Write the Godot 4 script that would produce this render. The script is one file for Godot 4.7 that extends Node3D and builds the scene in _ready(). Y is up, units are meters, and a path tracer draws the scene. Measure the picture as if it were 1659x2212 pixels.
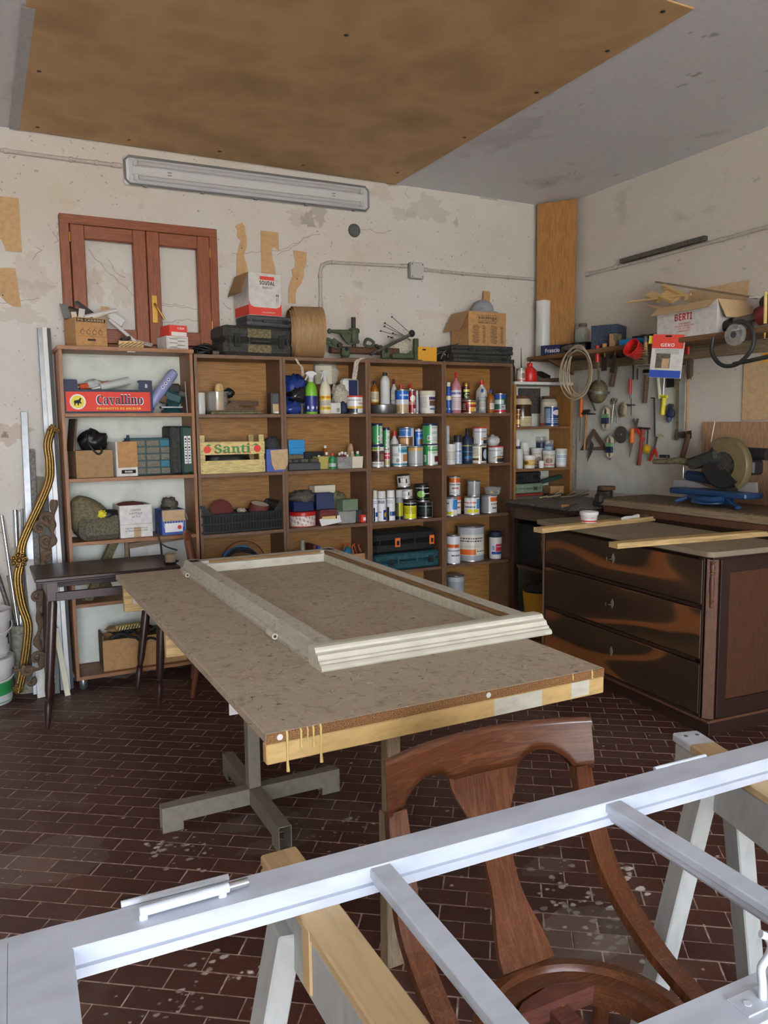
extends Node3D
# A restorer's workshop: shelves of paint and tools, a chipboard table, a chest of drawers, a sash laid on trestles.
# Corner of the room at the origin: back wall z = 0, right wall x = 0, floor y = 0, metres.

class Geo:
	var v := PackedVector3Array()
	var n := PackedVector3Array()
	var t := PackedVector2Array()
	var ix := PackedInt32Array()
	var xf := Transform3D.IDENTITY

	func at(pos: Vector3, turn := Vector3.ZERO) -> Geo:
		xf = Transform3D(Basis.from_euler(turn), pos)
		return self

	func put(p: Vector3, nn: Vector3, uv := Vector2.ZERO) -> int:
		v.append(xf * p)
		n.append((xf.basis * nn).normalized())
		t.append(uv)
		return v.size() - 1

	func tri(a: Vector3, b: Vector3, c: Vector3) -> void:  # counter-clockwise seen from outside
		var m := (b - a).cross(c - a)
		if m.length_squared() < 1e-18:
			return
		m = m.normalized()
		var k := put(a, m)
		put(c, m)
		put(b, m)
		ix.append_array([k, k + 1, k + 2])

	func quad(a: Vector3, b: Vector3, c: Vector3, d: Vector3) -> void:
		var m := (c - a).cross(d - b)
		if m.length_squared() < 1e-18:
			return
		m = m.normalized()
		var k := put(a, m, Vector2(0, 1))
		put(b, m, Vector2(1, 1))
		put(c, m, Vector2(1, 0))
		put(d, m, Vector2(0, 0))
		ix.append_array([k, k + 2, k + 1, k, k + 3, k + 2])

	func box(c: Vector3, s: Vector3, b := 0.002) -> Geo:
		var e := s * 0.5
		b = minf(b, minf(e.x, minf(e.y, e.z)) * 0.45)
		if b <= 0.0:
			b = 0.00001
		for ax in 3:
			for sg in [-1.0, 1.0]:
				var w := Vector3.ZERO
				w[ax] = sg
				var q := Vector3.ZERO
				q[(ax + 1) % 3] = 1.0
				var r := w.cross(q)
				var eq: float = absf(e.dot(q.abs())) - b
				var er: float = absf(e.dot(r.abs())) - b
				var o: Vector3 = c + w * e[ax]
				quad(o - q * eq - r * er, o + q * eq - r * er, o + q * eq + r * er, o - q * eq + r * er)
		if b < 0.0001:
			return self
		for ax in 3:
			var p := (ax + 1) % 3
			var q2 := (ax + 2) % 3
			for sp in [-1.0, 1.0]:
				for sq in [-1.0, 1.0]:
					var u := Vector3.ZERO
					u[ax] = e[ax] - b
					var a1 := Vector3.ZERO
					a1[p] = sp * e[p]
					a1[q2] = sq * (e[q2] - b)
					var a2 := Vector3.ZERO
					a2[p] = sp * (e[p] - b)
					a2[q2] = sq * e[q2]
					if sp * sq > 0:
						quad(c + a1 - u, c + a2 - u, c + a2 + u, c + a1 + u)
					else:
						quad(c + a2 - u, c + a1 - u, c + a1 + u, c + a2 + u)
		for sx in [-1.0, 1.0]:
			for sy in [-1.0, 1.0]:
				for sz in [-1.0, 1.0]:
					var k := Vector3(sx * e.x, sy * e.y, sz * e.z)
					var bb := Vector3(sx, sy, sz) * b
					var pa := c + k - Vector3(0, bb.y, bb.z)
					var pb := c + k - Vector3(bb.x, 0, bb.z)
					var pc := c + k - Vector3(bb.x, bb.y, 0)
					if sx * sy * sz > 0:
						tri(pa, pb, pc)
					else:
						tri(pa, pc, pb)
		return self

	func bar(a: Vector3, b: Vector3, w: float, d: float, bev := 0.002, roll := 0.0) -> Geo:  # a box from a to b
		var keep := xf
		var l := (b - a).length()
		var y := (b - a) / l
		var x := Vector3.RIGHT if absf(y.x) < 0.9 else Vector3.BACK
		x = (x - y * x.dot(y)).normalized()
		var bs := Basis(x, y, x.cross(y)) * Basis(Vector3.UP, roll)
		xf = keep * Transform3D(bs, (a + b) * 0.5)
		box(Vector3.ZERO, Vector3(w, l, d), bev)
		xf = keep
		return self

	func lathe(pr: Array, seg := 20, u0 := 0.0, u1 := 1.0, from := 0.0, to := TAU) -> Geo:  # pr: Vector2(radius, y) from bottom to top, outside
		var m := pr.size()
		var total := 0.0
		var run := [0.0]
		for k in range(1, m):
			total += (pr[k] - pr[k - 1]).length()
			run.append(total)
		for k in range(m - 1):
			var d: Vector2 = pr[k + 1] - pr[k]
			if d.length() < 1e-7:
				continue
			var nn := Vector2(d.y, -d.x).normalized()
			var na := nn
			var nb := nn
			if k > 0:
				var d0: Vector2 = pr[k] - pr[k - 1]
				var n0 := Vector2(d0.y, -d0.x).normalized()
				if n0.dot(nn) > 0.75:
					na = (nn + n0).normalized()
			if k < m - 2:
				var d1: Vector2 = pr[k + 2] - pr[k + 1]
				var n1 := Vector2(d1.y, -d1.x).normalized()
				if n1.dot(nn) > 0.75:
					nb = (nn + n1).normalized()
			var first := -1
			for s in range(seg + 1):
				var f := float(s) / seg
				var ang := lerpf(from, to, f)
				var sn := sin(ang)
				var cs := cos(ang)
				var i0 := put(Vector3(pr[k].x * sn, pr[k].y, pr[k].x * cs), Vector3(na.x * sn, na.y, na.x * cs), Vector2(lerpf(u0, u1, f), 1.0 - run[k] / total))
				put(Vector3(pr[k + 1].x * sn, pr[k + 1].y, pr[k + 1].x * cs), Vector3(nb.x * sn, nb.y, nb.x * cs), Vector2(lerpf(u0, u1, f), 1.0 - run[k + 1] / total))
				if s > 0:
					ix.append_array([i0 - 2, i0 - 1, i0 + 1, i0 - 2, i0 + 1, i0])
				first = i0
		return self

	func disc(y: float, r: float, seg := 20, up := true) -> Geo:
		return lathe([Vector2(r, y), Vector2(0.0, y)], seg) if up else lathe([Vector2(0.0, y), Vector2(r, y)], seg)

	func cyl(y0: float, y1: float, r: float, seg := 20, b := 0.001) -> Geo:
		return lathe([Vector2(0, y0), Vector2(r - b, y0), Vector2(r, y0 + b), Vector2(r, y1 - b), Vector2(r - b, y1), Vector2(0, y1)], seg)

	func rod(a: Vector3, b: Vector3, r: float, seg := 10, r2 := -1.0) -> Geo:
		return tube([a, b], r, seg, false, r2)

	func ball(c: Vector3, r: Vector3, seg := 16) -> Geo:
		var keep := xf
		xf = keep * Transform3D(Basis.from_scale(r), c)
		var pr := []
		for k in range(9):
			var a := -PI / 2 + PI * k / 8.0
			pr.append(Vector2(cos(a), sin(a)))
		lathe(pr, seg)
		xf = keep
		return self

	func tube(pts: Array, r: float, seg := 8, closed := false, r2 := -1.0, radii := []) -> Geo:
		var m := pts.size()
		var up := Vector3.UP
		var rings := []
		var prev := Vector3.ZERO
		for k in m:
			var a: Vector3 = pts[(k - 1 + m) % m] if closed or k > 0 else pts[k]
			var b: Vector3 = pts[(k + 1) % m] if closed or k < m - 1 else pts[k]
			var d := (b - a).normalized()
			var x: Vector3
			if prev == Vector3.ZERO:
				x = d.cross(up)
				if x.length() < 0.1:
					x = d.cross(Vector3.RIGHT)
			else:
				x = prev - d * prev.dot(d)
			x = x.normalized()
			prev = x
			var y := d.cross(x)
			var rr := r
			if radii.size() == m:
				rr = radii[k]
			elif r2 >= 0.0:
				rr = lerpf(r, r2, float(k) / (m - 1))
			var ring := []
			for s in seg:
				var an := TAU * s / seg
				var w := x * cos(an) + y * sin(an)
				ring.append(put(pts[k] + w * rr, w))
			rings.append(ring)
		for k in range(m if closed else m - 1):
			var ra: Array = rings[k]
			var rb: Array = rings[(k + 1) % m]
			for s in seg:
				var s2 := (s + 1) % seg
				ix.append_array([ra[s], rb[s], rb[s2], ra[s], rb[s2], ra[s2]])
		if not closed:
			for e in [0, m - 1]:
				var dd: Vector3 = (pts[1] - pts[0]) if e == 0 else (pts[m - 1] - pts[m - 2])
				dd = dd.normalized() * (-1.0 if e == 0 else 1.0)
				var c := put(pts[e], dd)
				var rim := []
				for s in seg:
					var p: Vector3 = v[rings[e][s]]
					v.append(p)
					n.append((xf.basis * dd).normalized())
					t.append(Vector2.ZERO)
					rim.append(v.size() - 1)
				for s in seg:
					if e == 0:
						ix.append_array([c, rim[s], rim[(s + 1) % seg]])
					else:
						ix.append_array([c, rim[(s + 1) % seg], rim[s]])
		return self

	func prism(poly: PackedVector2Array, depth: float, bev := 0.0) -> Geo:  # outline in x,y, thickness along z, centred
		if Geometry2D.is_polygon_clockwise(poly):
			poly.reverse()
		var tr := Geometry2D.triangulate_polygon(poly)
		var h := depth * 0.5
		for k in range(0, tr.size(), 3):
			var a := poly[tr[k]]
			var b := poly[tr[k + 1]]
			var c := poly[tr[k + 2]]
			if (b - a).cross(c - a) < 0:
				var w := b
				b = c
				c = w
			tri(Vector3(a.x, a.y, h), Vector3(b.x, b.y, h), Vector3(c.x, c.y, h))
			tri(Vector3(a.x, a.y, -h), Vector3(c.x, c.y, -h), Vector3(b.x, b.y, -h))
		var m := poly.size()
		for k in m:
			var a := poly[k]
			var b := poly[(k + 1) % m]
			quad(Vector3(a.x, a.y, -h), Vector3(b.x, b.y, -h), Vector3(b.x, b.y, h), Vector3(a.x, a.y, h))
		return self

	func loft(rings: Array, closed_ring := true, caps := true, smooth := true) -> Geo:  # rings: arrays of Vector3, same count, counter-clockwise seen against the run
		var m: int = rings[0].size()
		var k := rings.size()
		var base := v.size()
		for i in k:
			for j in m:
				var jn := (j + 1) % m if closed_ring else mini(j + 1, m - 1)
				var jp := (j - 1 + m) % m if closed_ring else maxi(j - 1, 0)
				var du: Vector3 = rings[i][jn] - rings[i][jp]
				var dv: Vector3 = rings[mini(i + 1, k - 1)][j] - rings[maxi(i - 1, 0)][j]
				put(rings[i][j], du.cross(dv))
		if smooth:
			for i in range(k - 1):
				for j in (m if closed_ring else m - 1):
					var j2 := (j + 1) % m
					var a := base + i * m + j
					var b := base + i * m + j2
					var c := base + (i + 1) * m + j2
					var d := base + (i + 1) * m + j
					ix.append_array([a, c, b, a, d, c])
		else:
			for i in range(k - 1):
				for j in (m if closed_ring else m - 1):
					var j2 := (j + 1) % m
					quad(rings[i][j], rings[i][j2], rings[i + 1][j2], rings[i + 1][j])
		if caps and closed_ring:
			for e in [0, k - 1]:
				var c := Vector3.ZERO
				for p in rings[e]:
					c += p
				c /= m
				for j in m:
					if e == 0:
						tri(c, rings[0][(j + 1) % m], rings[0][j])
					else:
						tri(c, rings[e][j], rings[e][(j + 1) % m])
		return self

	func mesh() -> ArrayMesh:
		var a := []
		a.resize(Mesh.ARRAY_MAX)
		a[Mesh.ARRAY_VERTEX] = v
		a[Mesh.ARRAY_NORMAL] = n
		a[Mesh.ARRAY_TEX_UV] = t
		a[Mesh.ARRAY_INDEX] = ix
		var m := ArrayMesh.new()
		m.add_surface_from_arrays(Mesh.PRIMITIVE_TRIANGLES, a)
		return m


var M := {}      # materials by name
var T := {}      # textures by name
var used := {}
var rng := RandomNumberGenerator.new()


func V(x: float, y: float, z: float) -> Vector3:
	return Vector3(x, y, z)


func geo() -> Geo:
	return Geo.new()


func numbered(called: String) -> String:
	var k: int = used.get(called, 0)
	used[called] = k + 1
	return called if k == 0 else "%s_%03d" % [called, k]


func thing(called: String, label: String, category: String, pos := Vector3.ZERO, turn := 0.0, group := "") -> Node3D:
	var o := Node3D.new()
	o.name = numbered(called)
	add_child(o)
	o.position = pos
	o.rotation.y = turn
	o.set_meta("label", label)
	o.set_meta("category", category)
	if group:
		o.set_meta("group", group)
	return o


func part(called: String, g: Geo, m, parent: Node) -> MeshInstance3D:
	var o := MeshInstance3D.new()
	o.name = called
	o.mesh = g.mesh()
	o.material_override = M[m] if m is String else m
	parent.add_child(o, true)
	return o


func single(called: String, g: Geo, m, label: String, category: String, pos := Vector3.ZERO, turn := 0.0, group := "") -> MeshInstance3D:
	var o := MeshInstance3D.new()
	o.name = numbered(called)
	o.mesh = g.mesh()
	o.material_override = M[m] if m is String else m
	add_child(o)
	o.position = pos
	o.rotation.y = turn
	o.set_meta("label", label)
	o.set_meta("category", category)
	if group:
		o.set_meta("group", group)
	return o


func struct(called: String, g: Geo, m, parent: Node = self) -> MeshInstance3D:
	var o := part(called, g, m, parent)
	if parent == self:
		o.set_meta("kind", "structure")
	return o


func arc(c: Vector3, ax: Vector3, ay: Vector3, a0: float, a1: float, k: int) -> Array:
	var out := []
	for i in k + 1:
		var a := lerpf(a0, a1, float(i) / k)
		out.append(c + ax * cos(a) + ay * sin(a))
	return out


func smooth(pts: Array, per := 6, closed := false) -> Array:  # a Catmull-Rom curve through the points
	var out := []
	var m := pts.size()
	for k in range(m if closed else m - 1):
		var p1 = pts[k]
		var p2 = pts[(k + 1) % m]
		var p0 = pts[(k - 1 + m) % m] if closed or k > 0 else p1
		var p3 = pts[(k + 2) % m] if closed or k < m - 2 else p2
		for s in per:
			var f := float(s) / per
			out.append(0.5 * (2.0 * p1 + (p2 - p0) * f + (2.0 * p0 - 5.0 * p1 + 4.0 * p2 - p3) * f * f + (3.0 * p1 - p0 - 3.0 * p2 + p3) * f * f * f))
	if not closed:
		out.append(pts[m - 1])
	return out


func poly(flat: Array) -> PackedVector2Array:
	var out := PackedVector2Array()
	for k in range(0, flat.size(), 2):
		out.append(Vector2(flat[k], flat[k + 1]))
	return out


var fonts := {}


func words(parent: Node3D, s: String, w: float, h: float, pos: Vector3, m, turn := Vector3.ZERO, face := "Droid Sans", weight := 700, radius := 0.0, called := "lettering") -> MeshInstance3D:
	# flat lettering fitted into w x h, facing +z before the turn; bent round a radius when one is given
	var key := face + str(weight)
	if not fonts.has(key):
		var sf := SystemFont.new()
		sf.font_names = PackedStringArray([face])
		sf.font_weight = weight
		fonts[key] = sf
	var tm := TextMesh.new()
	tm.font = fonts[key]
	tm.text = s
	tm.font_size = 48
	tm.pixel_size = 0.01
	tm.depth = 0.01
	tm.curve_step = 2.0
	tm.line_spacing = -4.0
	var box := tm.get_aabb()
	var a := tm.get_mesh_arrays()
	var g := geo()
	var sc := Vector3(w / maxf(box.size.x, 0.001), h / maxf(box.size.y, 0.001), 0.06)
	var c := box.get_center()
	var vs: PackedVector3Array = a[Mesh.ARRAY_VERTEX]
	var ns: PackedVector3Array = a[Mesh.ARRAY_NORMAL]
	for k in vs.size():
		var p := Vector3((vs[k].x - c.x) * sc.x, (vs[k].y - c.y) * sc.y, (vs[k].z - c.z) * sc.z)
		if radius > 0.0:
			var an := p.x / radius
			g.put(Vector3(sin(an) * (radius + p.z), p.y, cos(an) * (radius + p.z)), Vector3(sin(an), 0, cos(an)) if ns[k].z > 0.5 else ns[k])
		else:
			g.put(p, ns[k])
	if a[Mesh.ARRAY_INDEX] != null and a[Mesh.ARRAY_INDEX].size() > 0:
		g.ix = a[Mesh.ARRAY_INDEX]
	else:
		g.ix = PackedInt32Array(range(vs.size()))
	var o := part(called, g, m, parent)
	o.position = pos
	o.rotation = turn
	return o


func noise_tex(called: String, size: int, freq: float, ramp: Array, oct := 4, kind := FastNoiseLite.TYPE_SIMPLEX_SMOOTH, sd := 1, normal := 0.0) -> NoiseTexture2D:
	var f := FastNoiseLite.new()
	f.noise_type = kind
	f.frequency = freq
	f.seed = sd
	f.fractal_octaves = oct
	var nt := NoiseTexture2D.new()
	nt.width = size
	nt.height = size
	nt.seamless = true
	nt.noise = f
	if normal > 0.0:
		nt.as_normal_map = true
		nt.bump_strength = normal
	elif ramp.size():
		var gr := Gradient.new()
		var offs := PackedFloat32Array()
		var cols := PackedColorArray()
		for k in range(0, ramp.size(), 2):
			offs.append(ramp[k])
			cols.append(Color(ramp[k + 1]))
		gr.offsets = offs
		gr.colors = cols
		nt.color_ramp = gr
	T[called] = nt
	return nt


func mat(called: String, color, rough := 0.6, metal := 0.0, tex := "", scale := Vector3.ONE, more := {}) -> StandardMaterial3D:
	var m := StandardMaterial3D.new()
	m.resource_name = called
	m.albedo_color = Color(color) if color is String else color
	m.roughness = rough
	m.metallic = metal
	if tex != "":
		m.albedo_texture = T[tex]
		m.uv1_triplanar = true
		m.uv1_scale = scale
	for k in more:
		m.set(k, more[k])
	M[called] = m
	return m


func relief(called: String, tex: String, cm: float) -> void:  # fine relief of the same scale as the colour
	M[called].heightmap_enabled = true
	M[called].heightmap_texture = T[tex]
	M[called].heightmap_scale = cm


func _ready() -> void:
	rng.seed = 20240611
	# --- camera, sky, exposure
	var cam := Camera3D.new()
	cam.name = "camera"
	add_child(cam)
	cam.position = V(-4.199, 1.55, 5.119)
	cam.rotation_degrees = V(-6.395, -27.163, -0.647)
	cam.fov = 66.3
	cam.near = 0.05
	cam.far = 200.0
	cam.current = true
	var sky_mat := ProceduralSkyMaterial.new()   # bright, slightly hazy daylight
	sky_mat.sky_top_color = Color(0.80, 0.87, 0.97)
	sky_mat.sky_horizon_color = Color(0.94, 0.96, 0.99)
	sky_mat.sky_curve = 0.2
	sky_mat.ground_bottom_color = Color(0.42, 0.42, 0.42)
	sky_mat.ground_horizon_color = Color(0.62, 0.64, 0.66)
	sky_mat.sky_energy_multiplier = 1.0
	var sky := Sky.new()
	sky.sky_material = sky_mat
	var env := Environment.new()
	env.background_mode = Environment.BG_SKY
	env.sky = sky
	env.background_energy_multiplier = 19.0
	env.tonemap_mode = Environment.TONE_MAPPER_LINEAR
	env.tonemap_exposure = 1.0
	env.sdfgi_enabled = true
	env.ssao_enabled = true
	env.ssil_enabled = true
	var we := WorldEnvironment.new()
	we.name = "environment"
	we.environment = env
	add_child(we)
	var sun := DirectionalLight3D.new()   # high sun from behind the house: it lights the yard before the open door, none falls inside
	sun.name = "sun"
	sun.light_color = Color(1.0, 0.97, 0.93)
	sun.light_energy = 52.0
	sun.light_angular_distance = 0.5
	sun.shadow_enabled = true
	add_child(sun)
	sun.rotation_degrees = V(-58, 160, 0)
	make_textures()
	make_materials()
	build_room()
	build_table()
	build_sash_on_trestles()
	build_gondola_chair()
	build_chest()
	build_bookcases()
	build_wall_things()
	build_corner()
	build_desk_side()
	build_bookcase_tops()
	build_shelf_things()
	build_right_side()


func noise_bytes(w: int, h: int, freq: float, sd: int, oct := 4, ridged := false) -> PackedByteArray:
	var f := FastNoiseLite.new()
	f.noise_type = FastNoiseLite.TYPE_SIMPLEX_SMOOTH
	f.frequency = freq
	f.seed = sd
	f.fractal_octaves = oct
	if ridged:
		f.fractal_type = FastNoiseLite.FRACTAL_RIDGED
	return f.get_image(w, h, false, false, false).get_data()


func blob(im: Image, x: float, y: float, rx: float, ry: float, c: Color, a: float, sd: int, ragged := 0.35) -> void:
	# an irregular patch of stain or paint with an outline of its own
	var w := im.get_width()
	var h := im.get_height()
	var r := maxf(rx, ry) * (1.0 + ragged)
	for py in range(maxi(0, int(y - r)), mini(h, int(y + r) + 1)):
		for px in range(maxi(0, int(x - r)), mini(w, int(x + r) + 1)):
			var dx := (px - x) / rx
			var dy := (py - y) / ry
			var an := atan2(dy, dx)
			var lim := 1.0 + ragged * (0.5 * sin(an * 3.0 + sd) + 0.3 * sin(an * 7.0 + sd * 2.3) + 0.2 * sin(an * 13.0 + sd * 5.1))
			var q := sqrt(dx * dx + dy * dy)
			if q < lim:
				var k := a * clampf((lim - q) * maxf(rx, ry) * 0.7, 0.0, 1.0)
				im.set_pixel(px, py, im.get_pixel(px, py).lerp(c, k))


func scratch(im: Image, pts: Array, width: float, c: Color, a: float) -> void:
	for k in range(pts.size() - 1):
		var p: Vector2 = pts[k]
		var q: Vector2 = pts[k + 1]
		var steps := int((q - p).length() * 1.5) + 1
		for s in steps:
			var m := p.lerp(q, float(s) / steps)
			m += Vector2(sin(m.y * 0.31), cos(m.x * 0.27)) * 1.2
			for dy in range(-int(width), int(width) + 1):
				for dx in range(-int(width), int(width) + 1):
					var x := int(m.x) + dx
					var y := int(m.y) + dy
					if x >= 0 and y >= 0 and x < im.get_width() and y < im.get_height():
						im.set_pixel(x, y, im.get_pixel(x, y).lerp(c, a * (1.0 if dx == 0 and dy == 0 else 0.35)))


func plaster(w: int, h: int, sd: int, base: Color, warm: Color, stain: Color, much: float, blow := 2) -> Image:
	# old whitewash: broad tints, worn patches with edges, fine specks
	var a := noise_bytes(w, h, 0.006, sd, 3)
	var b := noise_bytes(w, h, 0.016, sd + 7, 5)
	var c := noise_bytes(w, h, 0.09, sd + 11, 3)
	var d := noise_bytes(w, h, 0.35, sd + 19, 2)
	var out := PackedByteArray()
	out.resize(w * h * 3)
	for k in w * h:
		var f := a[k] / 255.0
		var g := b[k] / 255.0
		var e := c[k] / 255.0
		var col := base.lerp(warm, clampf(f * 1.6 - 0.4, 0.0, 1.0))
		if g > 1.0 - much:
			col = col.lerp(stain, minf((g - 1.0 + much) * 3.5, 0.36) * (0.5 + e))
		if e > 0.76 and d[k] > 150:
			col = col.lerp(stain.darkened(0.35), 0.5 * clampf((f - 0.35) * 4.0, 0.0, 1.0))
		var gr := (d[k] / 255.0 - 0.5) * 0.035
		out[k * 3] = int(clampf(col.r + gr, 0, 1) * 255)
		out[k * 3 + 1] = int(clampf(col.g + gr, 0, 1) * 255)
		out[k * 3 + 2] = int(clampf(col.b + gr, 0, 1) * 255)
	var im := Image.create_from_data(w, h, false, Image.FORMAT_RGB8, out)
	im.resize(w * blow, h * blow, Image.INTERPOLATE_CUBIC)
	return im


func image_mat(called: String, im: Image, rough: float, more := {}) -> StandardMaterial3D:
	var m := mat(called, Color.WHITE, rough)
	m.albedo_texture = ImageTexture.create_from_image(im)
	for k in more:
		m.set(k, more[k])
	return m


func make_textures() -> void:
	noise_tex("grain", 512, 0.014, [0.0, "bcbcbc", 0.35, "dedede", 0.55, "ffffff", 0.7, "d2d2d2", 1.0, "f8f8f8"], 5, FastNoiseLite.TYPE_SIMPLEX_SMOOTH, 3)
	noise_tex("soft", 512, 0.008, [0.0, "e2e2e2", 0.5, "f6f6f6", 1.0, "ffffff"], 4, FastNoiseLite.TYPE_SIMPLEX_SMOOTH, 5)
	noise_tex("grime", 512, 0.022, [0.0, "a49d94", 0.4, "cfcac1", 0.6, "f4f1ec", 1.0, "ffffff"], 5, FastNoiseLite.TYPE_SIMPLEX_SMOOTH, 8)
	noise_tex("bumps", 256, 0.06, [0.0, "000000", 1.0, "ffffff"], 4, FastNoiseLite.TYPE_SIMPLEX_SMOOTH, 9)
	noise_tex("flake", 512, 0.05, [0.0, "8c8478", 0.42, "b3aa9c", 0.5, "ffffff", 0.62, "e9e4da", 0.8, "a8a094", 1.0, "ffffff"], 3, FastNoiseLite.TYPE_CELLULAR, 12)
	noise_tex("walnut", 512, 0.01, [0.0, "a08672", 0.3, "d8bca8", 0.45, "a88c78", 0.6, "fff0e2", 0.75, "b89a86", 1.0, "ecd4c0"], 4, FastNoiseLite.TYPE_SIMPLEX_SMOOTH, 21)


func make_materials() -> void:
	# woods: the scale is small along the grain
	for ax in [["x", V(0.5, 9, 9)], ["y", V(9, 0.5, 9)], ["z", V(9, 9, 0.5)]]:
		var k: String = ax[0]
		var s: Vector3 = ax[1]
		mat("laminate_" + k, "7c5c44", 0.5, 0, "grain", s * 0.8)
		mat("oak_" + k, "a5753a", 0.55, 0, "grain", s * 0.7)
		mat("edge_" + k, "a06d44", 0.5, 0, "grain", s * 0.8)
		mat("pine_" + k, "d9b67c", 0.65, 0, "grain", s * 0.7)
		mat("mahogany_" + k, "6e3a24", 0.32, 0, "grain", s, {"clearcoat_enabled": true, "clearcoat": 0.35, "clearcoat_roughness": 0.2})
		mat("darkwood_" + k, "3a201b", 0.38, 0, "grain", s, {"clearcoat_enabled": true, "clearcoat": 0.3, "clearcoat_roughness": 0.25})
		mat("walnut_" + k, "8a4f2c", 0.34, 0, "grain", s * 0.8, {"clearcoat_enabled": true, "clearcoat": 0.45, "clearcoat_roughness": 0.18})
		mat("oldwood_" + k, "8f7b61", 0.85, 0, "grain", s)
		mat("window_" + k, "8f4c2c", 0.5, 0, "grain", s * 0.9)
		mat("beam_" + k, "7d5b3b", 0.85, 0, "grain", s)
	mat("white_back", "e4e8da", 0.6, 0, "soft", V(1, 1, 1))
	mat("veneer", "a8845a", 0.6, 0, "grain", V(6, 0.6, 6))
	mat("cardboard", "b98d5e", 0.85, 0, "soft", V(5, 5, 5))
	mat("cardboard_dull", "a3825c", 0.88, 0, "soft", V(5, 5, 5))
	mat("cardboard_pale", "c9ab82", 0.85, 0, "soft", V(5, 5, 5))
	mat("card_white", "e6e3dc", 0.7, 0, "soft", V(4, 4, 4))
	mat("paper", "f0eee8", 0.75)
	mat("template", "c3a074", 0.85, 0, "soft", V(6, 6, 6))
	mat("ink", "16161a", 0.8)
	mat("ink_brown", "3c2c20", 0.8)
	mat("ink_red", "b3242a", 0.8)
	mat("ink_white", "f4f2ee", 0.7)
	mat("red", "d7382c", 0.55)
	mat("red_card", "d9473a", 0.75)
	mat("red_plastic", "c0211d", 0.35)
	mat("orange", "e0702a", 0.6)
	mat("yellow", "e2d52c", 0.5)
	mat("yellow_pale", "e7cd80", 0.8, 0, "soft", V(3, 3, 3))
	mat("yellow_dull", "d7a02c", 0.6)
	mat("blue", "2a4fae", 0.5)
	mat("blue_dark", "1b2a57", 0.5)
	mat("blue_bright", "1f8fd0", 0.5)
	mat("blue_grey", "4a5a7a", 0.6)
	mat("blue_box", "3e5aa6", 0.6)
	mat("navy", "202a48", 0.6)
	mat("green", "2f8a4a", 0.45)
	mat("green_light", "76b82e", 0.4)
	mat("green_dark", "1f4236", 0.5)
	mat("green_machine", "4f5d45", 0.55, 0, "grime", V(5, 5, 5))
	mat("teal", "1c6f88", 0.5)
	mat("teal_case", "245a66", 0.5, 0, "grime", V(2, 2, 2))
	mat("teal_dark", "1d4a4e", 0.55)
	mat("black_plastic", "202122", 0.5)
	mat("black_dusty", "3c3e3b", 0.75, 0, "grime", V(4, 4, 4))
	mat("black_case", "191a1a", 0.45)
	mat("grey_plastic", "7b7d7a", 0.55)
	mat("grey_dark", "46474a", 0.6)
	mat("grey_pale", "c3c4c0", 0.5)
	mat("grey_dusty", "6b675e", 0.85, 0, "grime", V(5, 5, 5))
	mat("khaki", "7c7458", 0.8, 0, "grime", V(4, 4, 4))
	mat("white_plastic", "eceae4", 0.4)
	mat("white_gloss", "f2f1ec", 0.22)
	mat("cream_plastic", "e3dcc2", 0.45)
	mat("conduit", "bdb6ae", 0.55, 0, "soft", V(6, 6, 6))
	mat("fitting_grey", "8b8a88", 0.5)
	mat("chrome", "c9cbcc", 0.22, 0.9)
	mat("tin", "b9babb", 0.28, 0.85)
	mat("steel", "8e9092", 0.38, 0.85, "soft", V(3, 3, 3))
	mat("steel_dull", "6d6c6a", 0.55, 0.6, "grime", V(4, 4, 4))
	mat("iron", "4a4642", 0.6, 0.5, "grime", V(6, 6, 6))
	mat("rust", "6b4a38", 0.8, 0.2, "grime", V(6, 6, 6))
	mat("painted_steel", "837b6c", 0.75, 0.0, "soft", V(5, 5, 5))
	mat("brass", "b08a42", 0.35, 0.85)
	mat("gilt", "967840", 0.36, 0.8, "grime", V(9, 9, 9))
	mat("carved", "6f5b4a", 0.85, 0, "grime", V(7, 7, 7))
	mat("concrete_grey", "9b9a90", 0.85, 0, "grime", V(3, 3, 3))
	mat("bucket_white", "dcdad4", 0.5, 0, "soft", V(2, 2, 2))
	mat("rag", "cfc9bc", 0.95, 0, "grime", V(8, 8, 8))
	mat("felt_grey", "8d9196", 0.95)
	mat("felt_dark", "3c3d40", 0.95)
	mat("leather", "6a2e2a", 0.7)
	mat("rope", "b0a48c", 0.9)
	mat("wire_orange", "c9562e", 0.6)
	mat("wire_black", "1d1d1e", 0.6)
	mat("hose", "2a2c2b", 0.45)
	mat("leaf_green", "6e9a6a", 0.9)
	mat("paint_white", "d3dae6", 0.36, 0, "soft", V(1.2, 3, 3), {"clearcoat_enabled": true, "clearcoat": 0.25, "clearcoat_roughness": 0.3})
	mat("paint_white_rough", "dfe5ee", 0.5, 0, "soft", V(2, 5, 5))
	mat("paint_cream", "dfd9c4", 0.55, 0, "soft", V(2, 6, 6))
	mat("horse_paint", "b6b8b4", 0.6, 0, "soft", V(5, 2, 5))
	mat("masking", "c9a97c", 0.8)
	mat("glass", Color(0.9, 0.93, 0.92, 0.12), 0.05, 0, "", V(1, 1, 1), {"transparency": BaseMaterial3D.TRANSPARENCY_ALPHA})
	mat("lamp_cover", Color(0.92, 0.94, 0.96, 0.22), 0.12, 0, "", V(1, 1, 1), {"transparency": BaseMaterial3D.TRANSPARENCY_ALPHA})
	mat("clear_plastic", Color(0.85, 0.85, 0.82, 0.28), 0.15, 0, "", V(1, 1, 1), {"transparency": BaseMaterial3D.TRANSPARENCY_ALPHA})
	mat("film_roll", "dcdcd6", 0.25)
	mat("liquid_amber", "9a5a1c", 0.2)
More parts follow.
